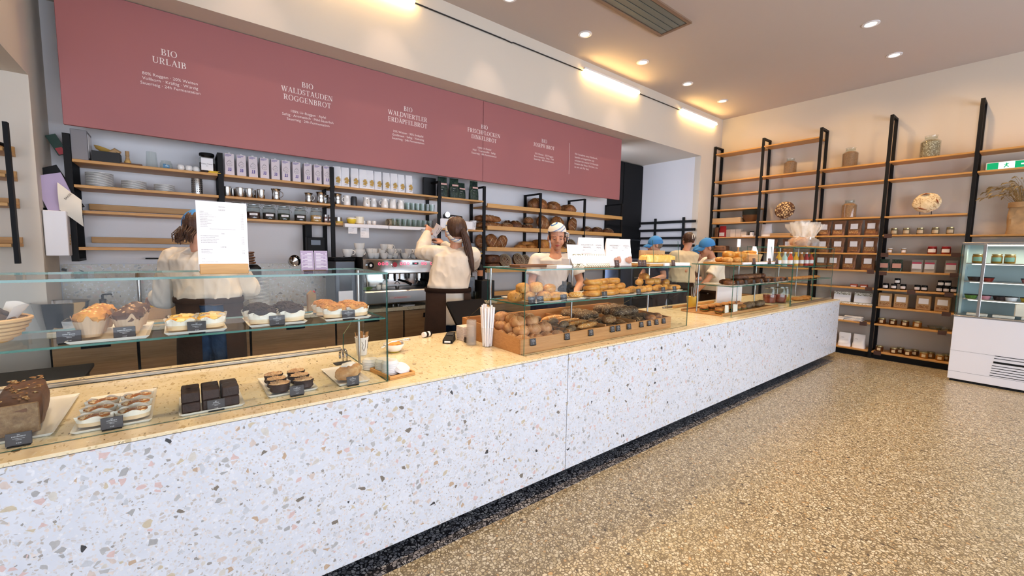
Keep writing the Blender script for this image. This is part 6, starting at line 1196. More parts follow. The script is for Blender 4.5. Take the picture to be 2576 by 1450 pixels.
# on top of the near case
t = thing('menu_board', 'tall white drinks menu in a wooden stand on the glass case', 'menu', (.142, 2.17, ZT), .0)
MB().box(-.085, .085, -.02, .035, 0, .042, 0, .002).obj('stand', m_wood, t, smooth=0); MB().box(-.085, .085, -.034, -.022, 0, .042, 0, .002).obj('front_ledge', m_woodl, t, smooth=0)
b = MB(); b.at(rx=-.03).box(-.088, .088, -.0215, -.0195, .012, .3); b.obj('card', m_paper, t, smooth=0); b = MB()
def tl(z, tx, s_, x=0, al='CENTER', ft='sans'): b.at((x, -.0222 + z * .03, z), rx=-.03).text(tx, s_, 0, ft, al)
tl(.278, 'Getränke', .0042, ft='sans'); tl(.264, 'KAFFEE', .005, ft='serif')
L_ = ['ESPRESSO', 'ESPRESSO DOPPIO', 'ESPRESSO MACCHIATO A', 'ESPRESSO DOPPIO MACCHIATO A', 'VERLÄNGERTER', 'VERLÄNGERTER MELANGE A', 'CAPPUCCINO A', 'CAPPUCCINO GROSS A', 'FLAT WHITE A', 'CAFFE LATTE A']
for k, q in enumerate(L_): tl(.256 - k * .0068, q, .0024, -.076, 'LEFT'); tl(.25 - k * .0068, '€ %d,%d0' % (2 + k // 3, (k * 3) % 9), .0024, .07)
tl(.186, 'Alle Kaffees auch mit Hafermilch, Sojamilch, laktosefreier Milch erhältlich', .0021); tl(.166, 'TEE', .005, ft='serif')
for k, q in enumerate(['BIO DARJEELING HIMALAYA GRÜNTEE', 'BIO EARL GREY SCHWARZTEE', 'BIO MINZE NANA BLATT KRÄUTERTEE', 'BIO SWEET GALAXY FRÜCHTETEE', 'BIO JOGHURT BEERE FRÜCHTETEE']): tl(.157 - k * .0068, q, .0024, -.076, 'LEFT'); tl(.153 - k * .0068, '€ 3,90', .0024, .07)
tl(.11, 'LATTE', .005, ft='serif')
for k, q in enumerate(['BIO KURKUMA LATTE A', 'BIO CHAI LATTE A', 'BIO MATCHA LATTE A']): tl(.1 - k * .0068, q, .0024, -.076, 'LEFT'); tl(.098 - k * .0068, '€ 4,40', .0024, .07)
tl(.062, 'A = Milch', .002, -.076, 'LEFT'); tl(.049, 'Alle Preise in Euro inklusive aller Steuern und Abgaben', .0017, -.076, 'LEFT'); b.obj('lettering', m_ink, t, smooth=0)
t = thing('price_folder', 'lilac folded price menu standing open on the glass case', 'menu', (.53, 2.3, ZT)); lil = M('lilac_card', 'a898b4', .6)
b = MB(); b.at((-.001, 0, 0), rz=.12, rx=-.1).box(-.062, 0, 0, .002, 0, .1, 0, .0005); b.obj('page', lil, t, smooth=0); b = MB(); b.at((.001, 0, 0), rz=-.12, rx=-.1).box(0, .062, 0, .002, 0, .1, 0, .0005); b.obj('page', lil, t, smooth=0)
b = MB()
for sgn in (-1, 1):
    for k in range(13): b.at((sgn * .001, 0, 0), rz=-.12 * sgn, rx=-.1).box(*(sorted((sgn * .008, sgn * (.03 + .012 * ((k * 7) % 3))))), -.0008, 0, .085 - k * .006, .0868 - k * .006).box(*(sorted((sgn * .053, sgn * .057))), -.0008, 0, .085 - k * .006, .0868 - k * .006)
b.obj('lettering', m_paper, t, smooth=0); MB().box(-.055, .055, -.01, .05, -.0, .003).obj('base', m_woodd, t, smooth=0)

# ------------------------------------------------------------------ things on the counter between the cases
t = thing('lid_tray', 'small oak tray at the corner of the near glass case', 'tray', (.875, 2.15, ZB), .12); MB().box(-.075, .075, -.11, .11, 0, .006).box(-.075, .075, -.11, -.1, .006, .02, 0, .002).box(-.075, .075, .1, .11, .006, .02, 0, .002).box(-.075, -.065, -.1, .1, .006, .02).box(.065, .075, -.1, .1, .006, .02).obj('tray', m_wood, t, smooth=0)
def lid(): return tag(MB().lathe([(.043, 0), (.045, .003), (.043, .008), (.038, .012), (.036, .018), (0, .02)], 26).obj('cup_lid', m_whitep), 'x', 'lid')
pl = once(lid)
for k in range(7): pl((.855, 2.13, ZB + .0065 + k * .0095), .4 * k, 'white plastic cup lid in the nearer stack on the oak tray', 'nearer stack of cup lids')
for k in range(6): pl((.85, 2.215, ZB + .0065 + k * .0095), .4 * k, 'white plastic cup lid in the farther stack on the oak tray', 'farther stack of cup lids')
pl((.905, 2.1, ZB + .03), 0, 'white cup lid lying tilted at the tray edge, upper one', 'tilted cup lids', None, (.5, .2, 0)); pl((.92, 2.12, ZB + .022), 0, 'white cup lid lying tilted at the tray edge, lower one', 'tilted cup lids', None, (.35, .3, 0))
for k in range(5): pl((.81, 2.3, ZB + .002 + k * .0095), 0, 'white cup lid in the stack just behind the side glass', 'cup lids behind the side glass')
t = printed_cup('stirrer_cup'); t.location = (.875, 2.64, ZB); t['label'] = 'white paper cup with black line drawing holding wooden stirrers'; t['category'] = 'cup'; pl = once(lambda: tag(MB().box(-.003, .003, -.0008, .0008, 0, .14, 0, .0006).obj('wooden_stirrer', m_basket, smooth=0), 'x', 'stirrer'))
for k in range(20):
    a = R.uniform(0, 6.3); q = R.uniform(.004, .022); pl((.875 + q * math.cos(a), 2.64 + q * math.sin(a), ZB + .008), 0, 'thin wooden stirrer standing in the printed paper cup', 'wooden stirrers', None, (-R.uniform(.0, .25) * math.sin(a), R.uniform(.02, .25) * math.cos(a), R.uniform(0, 3)))
t = thing('salt_bowl', 'white bowl with yellow base holding something brown and tongs', 'bowl', (1.07, 2.6, ZB)); b = MB().lathe([(.03, 0), (.045, .01), (.066, .045), (.068, .055), (.065, .055), (.042, .014), (0, .01)], 30, cap=False); b.m = [1 if i % 6 < 1 else 0 for i in range(len(b.f))]; b.obj('bowl', [m_porc, bpy.data.materials['bright_yellow_glaze']], t)
b = MB(); b.at((0, 0, .035)).blob((.05, .05, .02), 16, 8, .3, 3, 2, .3); b.obj('filling', b_crumb, t)
t = thing('tongs', 'steel tongs laid across the white bowl', 'tongs', (1.07, 2.6, ZB + .058)); MB().tube([(-.09, .0, -.02), (-.02, .005, .004), (.11, .02, .004), (.12, .02, .004)], .005, 6).tube([(-.09, -.012, -.02), (-.02, -.01, .01), (.11, .01, .012), (.12, .02, .004)], .005, 6).obj('arms', m_steel, t)
t = thing('straw_beaker', 'clear plastic beaker packed with white paper straws', 'beaker', (1.665, 2.385, ZB)); MB().lathe([(.035, 0), (.0465, .135), (.0485, .136), (.046, .133), (.035, .003), (0, .003)], 22, cap=False).obj('beaker', m_clearp, t)
pl = once(lambda: tag(MB().tube([(0, 0, 0), (0, 0, .272)], .0068, 10).obj('paper_straw', m_paper), 'x', 'straw'))
k = 0
for rr_, n in ((0, 1), (.0137, 6), (.027, 12)):
    for i in range(n):
        a = 2 * PI * i / n + rr_ * 40; x, y = rr_ * math.cos(a), rr_ * math.sin(a); k += 1; pl((1.665 + x, 2.385 + y, ZB + .004 + (.02 if k in (3, 9, 12, 15) else 0)), 0, 'white paper straw standing in the clear beaker', 'paper straws', None, (-y * 2.6, x * 2.6, 0))
t = thing('plastic_lids', 'x', 'lid') if 0 else None
pl = once(lambda: tag(MB().lathe([(.036, 0), (.037, .002), (.031, .011), (.03, .012), (.034, .002)], 24, cap=False).obj('dome_lid', m_smoke), 'x', 'lid'))
for k in range(20): pl((1.6, 2.49, ZB + .001 + k * .0088), 0, 'clear plastic cup lid in the tall stack beside the straws', 'clear plastic cup lids')
pl = once(lambda: tag(MB().box(-.05, .05, -.05, .05, 0, .0085, 0, .002).obj('paper_napkin', M('napkin_beige', 'e2d4cc', .85), smooth=0), 'x', 'napkin'))
for k in range(12): pl((1.655, 2.66, ZB + k * .0088), R.uniform(-.04, .04), 'beige paper napkin in the stack beside the card reader', 'stack of paper napkins')
tag(MB().box(-.03, .03, -.02, .02, 0, .04, 0, .002).obj('spice_box', m_tag, None, (1.625, 2.56, ZB), smooth=0), 'small dark open box before the napkin stack', 'box')
t = thing('card_reader', 'black card payment terminal on the stone counter', 'card reader', (1.52, 2.665, ZB), -.7); b = MB(); b.add([(-.035, -.07, 0), (.035, -.07, 0), (.035, .08, 0), (-.035, .08, 0), (-.035, -.07, .025), (.035, -.07, .025), (.03, .08, .055), (-.03, .08, .055)], [(3, 2, 1, 0), (4, 5, 6, 7), (0, 1, 5, 4), (2, 3, 7, 6), (1, 2, 6, 5), (3, 0, 4, 7)]); b.obj('body', m_black, t, smooth=0); MB().box(-.022, .022, -.0715, -.0702, .006, .018).obj('receipt', m_paper, t, smooth=0); b = MB(); b.at((0, .035, .048), rx=.2).box(-.024, .024, -.025, .025, 0, .002); b.obj('screen', m_dsteel, t, smooth=0)
t = thing('receipt_roll', 'black and white receipt roll lying by the counter edge', 'roll', (1.46, 2.9, ZB + .022), .3); MB().tube([(-.04, 0, 0), (-.02, 0, 0)], .02, 16).tube([(.0, 0, 0), (.02, 0, 0)], .02, 16).obj('white_band', m_paper, t); MB().tube([(-.0205, 0, 0), (-.0, 0, 0)], .0205, 16).tube([(.0205, 0, 0), (.035, 0, 0)], .0205, 16).obj('black_band', m_black, t)
t = thing('till_screen', 'big black cash register screen tilted back behind the counter', 'till', (1.9, 2.95, ZB), .12); b = MB(); b.at((0, 0, .1), rx=.85).box(-.2, .2, -.17, .17, 0, .035, 0, .008); b.obj('screen', m_blackg, t, smooth=0); MB().box(-.1, .1, -.04, .1, 0, .09, 0, .006).obj('stand', m_black, t, smooth=0)
t = thing('cash_box', 'black cash drawer box behind the till screen', 'drawer', (2.35, 3.3, .12)); MB().box(-.3, .3, -.2, .2, 0, .85, 0, .004).obj('body', m_black, t, smooth=0); MB().box(-.3, .3, -.21, -.202, .65, .82).obj('drawer', m_blackg, t, smooth=0)
tag(MB().box(-.1, .1, -.07, .07, 0, .015).box(-.11, -.1, -.07, .07, 0, .03).obj('paper_scoop', m_black, None, (2.25, 3.3, .972), smooth=0), 'black tray under the brown crumpled paper', 'tray')
b = MB().blob((.1, .07, .05), 16, 8, .7, 3, 3, .3); tag(b.obj('crumpled_paper', m_kraft, None, (2.25, 3.3, .99), smooth=20), 'brown crumpled paper bag behind the till screen', 'paper')

# ------------------------------------------------------------------ middle case: seeded rolls, crescents, croissants on the glass shelf
put1(tray(.5, .38, .01), (2.06, 2.24, ZS), 0, 'white tray under the seeded rolls', 'white trays in the middle glass case'); put1(tray(.62, .38, .01), (2.66, 2.24, ZS), 0, 'white tray under the crescents', 'white trays in the middle glass case'); put1(tray(.62, .38, .01), (3.31, 2.24, ZS), 0, 'white tray under the croissants', 'white trays in the middle glass case')
def roll(r, mat, seed, p=3, amp=.1, nm='roll', flat=.25, fn=None):
    return lambda: tag(MB().blob(r, 18, 10, amp, 2.5, seed, flat, 0, p, fn).obj(nm, mat, smooth=70), 'x', 'roll')
z0 = ZS + .006
ol = once(roll((.05, .045, .038), b_oliv, 2, 2.5, nm='seeded_roll'))
put(ol, [((1.76, 2.2, z0), 0), ((1.85, 2.16, z0), .2), ((1.93, 2.1, z0), 0), ((1.83, 2.26, z0), .3), ((1.92, 2.25, z0), 0), ((1.81, 2.18, z0 + .056), .4), ((1.9, 2.15, z0 + .056), 0), ((1.95, 2.2, z0 + .056), .2)], ['seeded square roll, outermost at the case corner', 'seeded square roll, second along the bottom front', 'seeded square roll behind the twin tags', 'seeded square roll at the bottom back, outer', 'seeded square roll at the bottom back, inner', 'seeded square roll on top, outermost', 'seeded square roll on top with big dark seeds', 'seeded square roll on top, farthest back'], 'seeded square rolls')
bg = once(roll((.06, .04, .034), b_yel, 5, 2.6, nm='brioche_roll'))
put(bg, [((2.02, 2.14, z0 + .05), .5), ((2.03, 2.1, z0), .3), ((2.05, 2.2, z0), .6)], ['smooth brown roll on top of the others', 'smooth brown roll behind the twin tags', 'smooth brown roll at the back below the top one'], 'smooth brioche rolls')
pk = once(roll((.06, .04, .022), b_seed, 8, 2.6, nm='sesame_bun'))
put(pk, [((2.12, 2.14, z0), .4), ((2.2, 2.2, z0), .1), ((2.3, 2.15, z0), -.2)], ['sesame bun next to the brown rolls', 'sesame bun behind the single tag', 'sesame bun nearest the paper bag'], 'sesame buns')
def cres(seed, mat, L=.062, w=.025, curv=2.7, seg=13, ridges=0, nm='crescent_roll'):
    def f():
        pts = []; rr = []
        for i in range(seg):
            u = i / (seg - 1); a = (u - .5) * curv * 1.6; pts.append((L * math.sin(a), -L * .8 * math.cos(a) + L * .4, w * .9)); k = math.sin(PI * (u * .86 + .07)) ** .7; rr.append(w * (.25 + .75 * k) * (1 + (.1 * math.sin(u * 30) if ridges else 0)))
        return tag(MB().tube(pts, rr, 12).obj(nm, mat, smooth=80), 'x', 'pastry')
    return f
cr = once(cres(1, b_yel))
P_ = [((2.46, 2.12, z0), 0), ((2.55, 2.16, z0), .6), ((2.64, 2.12, z0), -.3), ((2.75, 2.16, z0), .3), ((2.48, 2.14, z0 + .04), .3), ((2.58, 2.16, z0 + .042), -.3), ((2.7, 2.16, z0 + .04), .4), ((2.5, 2.15, z0 + .08), -.2), ((2.62, 2.17, z0 + .084), .3), ((2.84, 2.17, z0 + .04), .5), ((2.76, 2.18, z0 + .084), -.2), ((2.86, 2.14, z0), 0)]
put(cr, P_, ['golden crescent roll, %s layer, %s along' % (('bottom', 'middle', 'top')[min(2, int((q[0][2] - z0) / .035))], ORD[i]) for i, q in enumerate(P_)], 'golden crescent rolls')
cq = once(cres(2, b_yel, .06, .03, 1.4, 17, 1, 'croissant'))
P_ = [((2.96, 2.16, z0), .2), ((3.08, 2.14, z0), -.3), ((3.2, 2.16, z0), .2), ((3.32, 2.14, z0), 0), ((3.44, 2.16, z0), .3), ((3.12, 2.2, z0 + .055), .5), ((3.26, 2.18, z0 + .055), .2), ((3.38, 2.2, z0 + .055), -.2), ((3.5, 2.18, z0 + .04), .6), ((3.2, 2.2, z0 + .1), 1.2)]
put(cq, P_, ['butter croissant in the heap, %s in its layer, %s' % (ORD[i % 5], 'bottom' if i < 5 else 'upper') for i in range(10)], 'butter croissants')
lg2 = once(roll((.1, .035, .028), b_yel, 9, 2.2, nm='long_pastry'))
put(lg2, [((3.57, 2.14, z0), -.4), ((3.56, 2.22, z0 + .035), .3)], ['long smooth pastry at the end of the tray', 'long smooth pastry lying over the end of the heap'], 'long smooth pastries')
t2 = [((1.79, 2.056, ZS), 'KÜRBISKERN'), ((1.862, 2.056, ZS), 'SALZSTANGERL'), ((2.085, 2.058, ZS), 'SESAM'), ((2.52, 2.056, ZS), 'KIPFERL'), ((2.95, 2.056, ZS), 'CROISSANT'), ((3.31, 2.056, ZS), 'PLUNDER'), ((3.49, 2.056, ZS), 'TASCHERL')]
for i, (loc, nm) in enumerate(t2): put1(tagcard(mk(nm)), loc, 0, 'dark price tag on the middle glass shelf, %s from the case corner' % ORD[i], G)
# baskets
t = thing('roll_crate', 'long oak crate with dividers filled with rolls under the glass shelf', 'crate', (2.58, 2.42, ZB)); Wd = .88
MB().box(-Wd, Wd, -.36, -.345, 0, .1, 0, .002).obj('front_board', m_basket, t, smooth=0); MB().box(-Wd, Wd, .345, .36, 0, .15, 0, .002).obj('back_board', m_basket, t, smooth=0)
for x in (-Wd, Wd - .014): MB().add([(x, -.345, 0), (x + .014, -.345, 0), (x + .014, .345, 0), (x, .345, 0), (x, -.345, .1), (x + .014, -.345, .1), (x + .014, .345, .15), (x, .345, .15)], [(3, 2, 1, 0), (4, 5, 6, 7), (0, 1, 5, 4), (1, 2, 6, 5), (2, 3, 7, 6), (3, 0, 4, 7)]).obj('side_board', m_basket, t, smooth=0)
MB().box(-Wd + .014, Wd - .014, -.345, .345, .0, .012).obj('bottom_board', m_basket, t, smooth=0)
for x in (-.42, -.02, .36): MB().box(x, x + .01, -.345, .345, .012, .115).obj('divider', m_basket, t, smooth=0)
def kaiser():
    t = thing('kaiser_roll', 'x', 'roll'); 
    def fn(d):
        a = math.atan2(d.y, d.x) + d.z * .8; return 1 - .17 * max(0, 1 - abs(math.sin(a * 2.5)) * 2.2) * max(0, d.z) ** .6
    MB().blob((.058, .056, .042), 40, 16, .05, 2, 3, .22, 0, 2.2, fn).obj('crust', b_roll, t, smooth=70); b = MB()
    for k in range(5):
        a0 = 2 * PI * k / 5; pts = []
        for q in range(6):
            u = q / 5; a = a0 + u * .9; r_ = .056 * math.sin(u * 1.35 + .05); pts.append((r_ * math.cos(a), r_ * math.sin(a), .0325 + .0415 * math.cos(u * 1.35 + .05)))
        b.tube(pts, [.0012, .0026, .003, .003, .0024, .001], 5)
    b.obj('star_cut', b_nut, t); return t
kr = once(kaiser); zc = ZB + .03
P_ = []
rr = random.Random(12)
for j, yy in enumerate((2.13, 2.24, 2.35, 2.46, 2.57)):
    for i, xx in enumerate((1.78, 1.89, 2.0, 2.1)): 
        if i == 3 and j > 1: continue
        P_.append(((xx + rr.uniform(-.01, .01), yy, zc + .005), rr.uniform(0, 3)))
for j, yy in enumerate((2.2, 2.31, 2.42, 2.53)):
    for xx in (1.82, 1.93, 2.03)[:3 - (j % 2)]: P_.append(((xx, yy, zc + .062), rr.uniform(0, 3)))
P_ += [((1.86, 2.34, zc + .118), 0), ((1.94, 2.24, zc + .115), 1), ((1.82, 2.24, zc + .115), 2), ((1.84, 2.45, zc + .12), .5), ((1.95, 2.36, zc + .118), 2.5)]
put(kr, P_, ['pale star-cut kaiser roll heaped in the crate, %s %s' % (ORD[i % 14], ('of the lowest layer', 'of the second lot', 'of the upper layer')[min(2, i // 14)]) for i in range(len(P_))], 'kaiser rolls in the crate')
pp = once(roll((.068, .032, .028), b_poppy, 3, 2, nm='poppy_roll'))
P_ = [((2.24 + .04 * (i % 2) + rr.uniform(-.01, .01), 2.12 + .048 * i, zc + .012 + .03 * (i % 3)), .35 + rr.uniform(-.2, .2)) for i in range(13)] + [((2.2, 2.12 + .07 * i, zc + .04), .2) for i in range(5)]
put(pp, P_, ['dark poppy seed plait lying in the row beside the kaiser rolls'] * len(P_), 'poppy seed plaits')
bgs = once(lambda: tag(MB().blob((.14, .027, .024), 24, 10, .1, 6, 4, .25, 0, 2.1).obj('seeded_stick', bread('stick_crust', ('b4702c', 'cf9048', 'dcae6c'), seeds=('e8dcb8', .3), sscale=90), smooth=70), 'x', 'bread stick'))
P_ = [((2.42 + .05 * (i % 2), 2.12 + .05 * i, zc + .02 + .035 * (i % 2)), .12) for i in range(11)]
put(bgs, P_, ['golden bread stick in the crate, %s from the front board' % ORD[i] for i in range(11)], 'golden bread sticks')
gr = once(roll((.066, .048, .038), b_grain, 5, 2.1, nm='grain_roll'))
P_ = [((2.66 + .09 * (i % 3) + rr.uniform(-.01, .01), 2.3 + .085 * (i // 3), zc + .01), rr.uniform(0, 3)) for i in range(15)] + [((2.68 + .08 * (i % 3), 2.44 + .09 * (i // 3), zc + .06), rr.uniform(0, 3)) for i in range(9)]
put(gr, P_, ['dark grain roll piled in the middle compartment of the crate'] * len(P_), 'dark grain rolls')
pf = once(roll((.075, .052, .038), b_flat, 6, 2.1, nm='oat_roll'))
put(pf, [((2.7, 2.13, zc), .2), ((2.78, 2.22, zc + .055), .1), ((2.86, 2.13, zc), .5), ((2.64, 2.22, zc), 0), ((2.9, 2.2, zc + .01), 1)], ['flat oat roll closest to the front board', 'flat oat roll resting on two others', 'flat oat roll beside the divider, in front', 'flat oat roll beside the bread sticks', 'flat oat roll leaning on the divider'], 'flat oat rolls')
sd = once(roll((.066, .055, .044), b_grain, 7, 2.3, nm='seed_roll'))
P_ = [((3.02 + .11 * (i % 4) + rr.uniform(-.01, .01), 2.18 + .1 * (i // 4), zc + .01), rr.uniform(0, 3)) for i in range(20) if not (i // 4 == 0 and i % 4 < 1)] + [((3.05 + .1 * (i % 3), 2.34 + .1 * (i // 3), zc + .075), rr.uniform(0, 3)) for i in range(9)]
put(sd, P_, ['crusted seed roll heaped in the end compartment of the crate'] * len(P_), 'crusted seed rolls')
fl = once(loaf((.06, .045, .035), b_crust, 41)); put(fl, [((3.32, 2.12, zc + .05), 0), ((3.2, 2.1, zc + .05), .3)], ['floured round roll at the crate end', 'striped flour roll before the floured round one'], 'floured rolls')
t3 = [(1.8, 'HANDSEMMEL'), (2.12, 'MOHNFLESSERL'), (2.37, 'SALZSTANGERL'), (2.62, 'KORNSPITZ'), (2.69, 'LAUGE'), (2.83, 'DINKEL'), (3.0, 'ROGGEN'), (3.11, 'VOLLKORN'), (3.22, 'HAFER'), (3.33, 'SONNE')]
for i, (x, nm) in enumerate(t3): put1(tagcard(mk(nm), .05, .046), (x, 2.046, ZB + .052), 0, 'dark price tag clipped to the crate front, %s from the case corner' % ORD[i], G)
# glove and paper on the shelf
t = thing('black_glove', 'crumpled black glove on the glass shelf before the woman', 'glove', (2.35, 2.3, ZS + .01), .5); MB().blob((.085, .05, .055), 20, 12, .6, 2.5, 3, .2).obj('glove', m_blackm, t, smooth=50)
for k in range(4): MB().tube([(.06, -.02 + .015 * k, .04), (.1, -.025 + .018 * k, .035), (.125, -.02 + .018 * k, .015)], [.012, .01, .008], 8).obj('finger', m_blackm, t)
b = MB().add([(0, 0, 0), (.13, .02, .0), (.15, .04, .09), (.06, .03, .13), (.0, .004, .0), (.13, .024, .0)], [(0, 1, 2, 3)]); b.box(-.02, .12, -.02, .06, 0, .003); tag(b.obj('brown_paper', m_kraft, None, (2.5, 2.26, ZS + .006), smooth=0), 'folded brown paper standing next to the black glove', 'paper')
# on top of the middle case
t = thing('paper_stack', 'stack of white papers on the middle glass case', 'papers', (2.07, 2.1, ZT)); 
for k in range(5): MB().box(-.075 + .001 * k, .075, -.05, .05, .0042 * k, .0042 * k + .0036).obj('sheet', m_paper, t, smooth=0)
tag(MB().box(-.19, .17, -.06, .06, 0, .018, 0, .003).obj('wooden_board', m_woodd, None, (2.02, 2.3, ZT), smooth=0), 'flat dark wooden board behind the stack of papers', 'board')
def bbag(kind):
    def f():
        t = thing('flour_bag', 'x', 'bag'); pouch('b', .15, .085, .23, 0, .8, seed=kind * 3 + 1, sag=.018).obj('paper_bag', m_paper, t); b = MB()
        b.at((0, -.045, .165), rx=-.16).text(('WALDVIERTLER', 'DINKEL', 'WEIZENBROT', 'WEIZEN')[kind], .0105, 0, 'sans'); b.at((0, -.047, .146), rx=-.16).text(('ERDÄPFEL', 'MEHL', 'STAUD', 'TYP')[kind], .0105); b.at((-.03, -.048, .125), rx=-.1).text('BIO', .007); b.obj('lettering', m_ink, t, smooth=0)
        if kind > 1:
            b = MB(); b.at((.04, -.047, .02), rx=-.05)
            b.blob((.022, .003, .03), 12, 8, .3, 3, 2, 0).at((.015, -.046, .03)).blob((.016, .003, .02), 12, 8, .3, 3, 4, 0); b.obj('pink_print', m_skin, t)
        return t
    return f
for i, (x, y, rz, lb) in enumerate(((2.58, 2.33, -.4, 'white flour bag next to the fan of leaflets'), (2.725, 2.33, -.45, 'white flour bag second from the leaflets'), (2.87, 2.28, -.45, 'white flour bag with pink print, third from the leaflets'), (3.02, 2.28, -.45, 'white flour bag with pink print beside the cake tray'))): put1(bbag(i), (x, y, ZT), rz, lb, 'white flour bags')
pl = once(lambda: tag(MB().box(-.075, .075, -.0015, .0015, 0, .11).obj('gift_leaflet', M('leaflet', 'eceade', .6), smooth=0), 'x', 'leaflet'))
olv = NT('leaf_pattern'); v_ = olv.coord(); olv.col(olv.ramp(olv.noise(v_, 70, 2, .5, 1), [(.45, 'f0eee6'), (.5, '6a6a3a'), (.56, '2a2a1a'), (.6, 'f0eee6')], 'CONSTANT'))
def leaflet():
    t = thing('leaflet', 'x', 'leaflet'); MB().box(-.075, .075, -.0015, .0015, .03, .11).obj('white_field', m_paper, t, smooth=0); MB().box(-.075, .075, -.0015, .0015, 0, .0299).box(-.075, .075, -.0015, .0015, .1101, .125).obj('leaf_pattern', olv.m, t, smooth=0); return t
pl = once(leaflet)
for k in range(10): pl((2.37 + k * .024, 2.16 - k * .002, ZT + .002), 0, 'white leaflet with leaf pattern in the fan, %s from the card' % ORD[k], 'fan of leaflets', None, (-.7, 0, -.25))
tag(MB().box(-.085, .085, -.001, .001, 0, .11).obj('blank_card', m_paper, None, (2.375, 2.24, ZT + .06), rot=(-.15, 0, .08), smooth=0), 'blank white card standing upright behind the leaflets', 'card')
tag(MB().box(-.09, .09, -.04, .04, 0, .06).obj('card_block', m_white, None, (2.39, 2.27, ZT), smooth=0), 'low white box holding the blank card', 'box')
t = thing('cake_tray', 'white tray with a seed covered yellow cake behind a glass guard', 'tray', (3.47, 2.23, ZT)); MB().box(-.32, .3, -.13, .13, .0, .02, 0, .002).obj('tray', m_woodl, t, smooth=0); MB().box(-.32, .3, -.13, .13, .021, .027, 0, .002).box(-.12, .3, -.15, -.131, 0, .027, 0, .002).obj('liner', m_paper, t, smooth=0)
t = thing('seed_cake', 'long yellow cake covered with seeds on the white tray', 'cake', (3.42, 2.2, ZT + .028)); MB().blob((.24, .05, .035), 30, 10, .1, 6, 3, .05, p=5).obj('cake', b_cream, t); b = MB(); crumbs(b, .225, .046, .066, .004, 150, .005, 2); b.obj('seeds', b_seed, t)
t = thing('glass_guard', 'tilted glass guard in front of the yellow cake', 'glass', (3.5, 2.13, ZT + .028)); b = MB(); b.at(rx=-.12, rz=-.0).box(-.24, .17, 0, .005, 0, .2); b.m = [1, 1, 0, 0, 1, 1]; b.obj('pane', [m_glass, m_gedge], t, smooth=0)
tag(MB().box(-.2, .2, -.01, .01, 0, .11, 0, .002).obj('cardboard', m_kraft, None, (3.55, 2.345, ZT + .028), smooth=0), 'beige cardboard panel behind the yellow cake', 'cardboard')
for i, (x, nm) in enumerate(((2.66, 'WIESE'), (2.96, 'MEHL'), (3.02, 'BROT'), (3.45, 'TOPFEN'))): put1(tagcard(mk(nm), .055, .055, M('tag_brown', '4a3028', .5) if i == 0 else bpy.data.materials['tag_brown']), (x, 2.06 if i < 3 else 2.055, ZT), 0, 'brown price tag on top of the middle case, %s from the woman' % ORD[i], G)

# ------------------------------------------------------------------ far cases
put1(tray(.75, .36, .01), (5.02, 2.22, ZS), 0, 'white tray on the far glass shelf, nearer one', 'white trays in the far case'); put1(tray(.72, .36, .01), (5.82, 2.22, ZS), 0, 'white tray on the far glass shelf, farther one', 'white trays in the far case')
dk2 = once(roll((.08, .05, .03), bread('toast_crust', ('3a2016', '6a3c22', 'a86c38')), 3, 2.6, nm='glazed_pastry')); P_ = [((4.7 + .12 * i, 2.13 + .1 * (i % 2), z0), rr.uniform(-.3, .3)) for i in range(13)] + [((5.05 + .13 * i, 2.2, z0 + .05), rr.uniform(-.4, .4)) for i in range(6)]
put(dk2, P_, ['dark glazed pastry on the far glass shelf, %s in line' % (ORD[i % 14] if i < 13 else 'upper ' + ORD[i - 13]) for i in range(len(P_))], 'dark glazed pastries')
wp = once(roll((.06, .06, .02), b_gold, 4, 2.2, nm='paper_wrapped_tart')); P_ = [((6.4 + .13 * i, 2.16, z0), 0) for i in range(10)]
put(wp, P_, ['golden tart on the tallest case’s lower glass shelf, %s from the corner' % ORD[i] for i in range(10)], 'golden tarts in the tallest case')
t = thing('sandwich_tray', 'low oak tray of sandwiches at the bottom of the far case', 'tray', (5.3, 2.35, ZB)); MB().box(-.75, .75, -.24, .24, 0, .012, 0, .002).box(-.75, .75, -.24, -.228, .012, .03).box(-.75, .75, .228, .24, .012, .03).obj('tray', m_basket, t, smooth=0)
def sandwich(fill):
    def f():
        t = thing('sandwich', 'x', 'sandwich'); MB().blob((.085, .045, .018), 20, 8, .1, 3, 2, .3, p=2.6).obj('bottom_bun', b_gold, t); b = MB(); b.at((0, 0, .02)).blob((.088, .05, .008), 22, 6, .5, 6, 3, .2); b.obj('lettuce', b_leaf, t); b = MB(); b.at((0, 0, .028)).blob((.08, .044, .007), 20, 6, .4, 5, 3, .2); b.obj('filling', fill, t)
        b = MB(); b.at((0, 0, .034)).blob((.086, .046, .028), 22, 10, .1, 3, 5, .25, p=2.5); b.obj('top_bun', b_gold, t); return t
    return f
sa = once(sandwich(b_ham)); sb = once(sandwich(m_yel))
put(sa, [((4.7 + .14 * i, 2.22, ZB + .013), .5, (1.15, 1, .75)) for i in range(5)] + [((4.75 + .17 * i, 2.42, ZB + .013), .4, (1.15, 1, .75)) for i in range(5)], ['sandwich in the front row of the oak tray, %s from the corner' % ORD[i] for i in range(5)] + ['sandwich in the back row of the oak tray, %s from the corner' % ORD[i] for i in range(5)], 'sandwiches on the oak tray')
go = once(roll((.09, .05, .04), b_poppy, 4, 2.5, nm='poppy_sandwich')); put(go, [((5.45 + .15 * i, 2.24 + .02 * (i % 2), ZB + .013), .3) for i in range(4)], ['dark topped baguette piece, %s beyond the sandwiches' % ORD[i] for i in range(4)], 'dark topped baguette pieces')
def wrap(): return tag(MB().add([(-.06, 0, .0), (.05, -.01, .0), (.07, .0, .075), (-.04, .01, .085), (.0, .03, .0)], [(0, 1, 2, 3), (0, 3, 4), (1, 4, 2)]).obj('parchment_wrap', m_parch, smooth=0), 'x', 'paper')
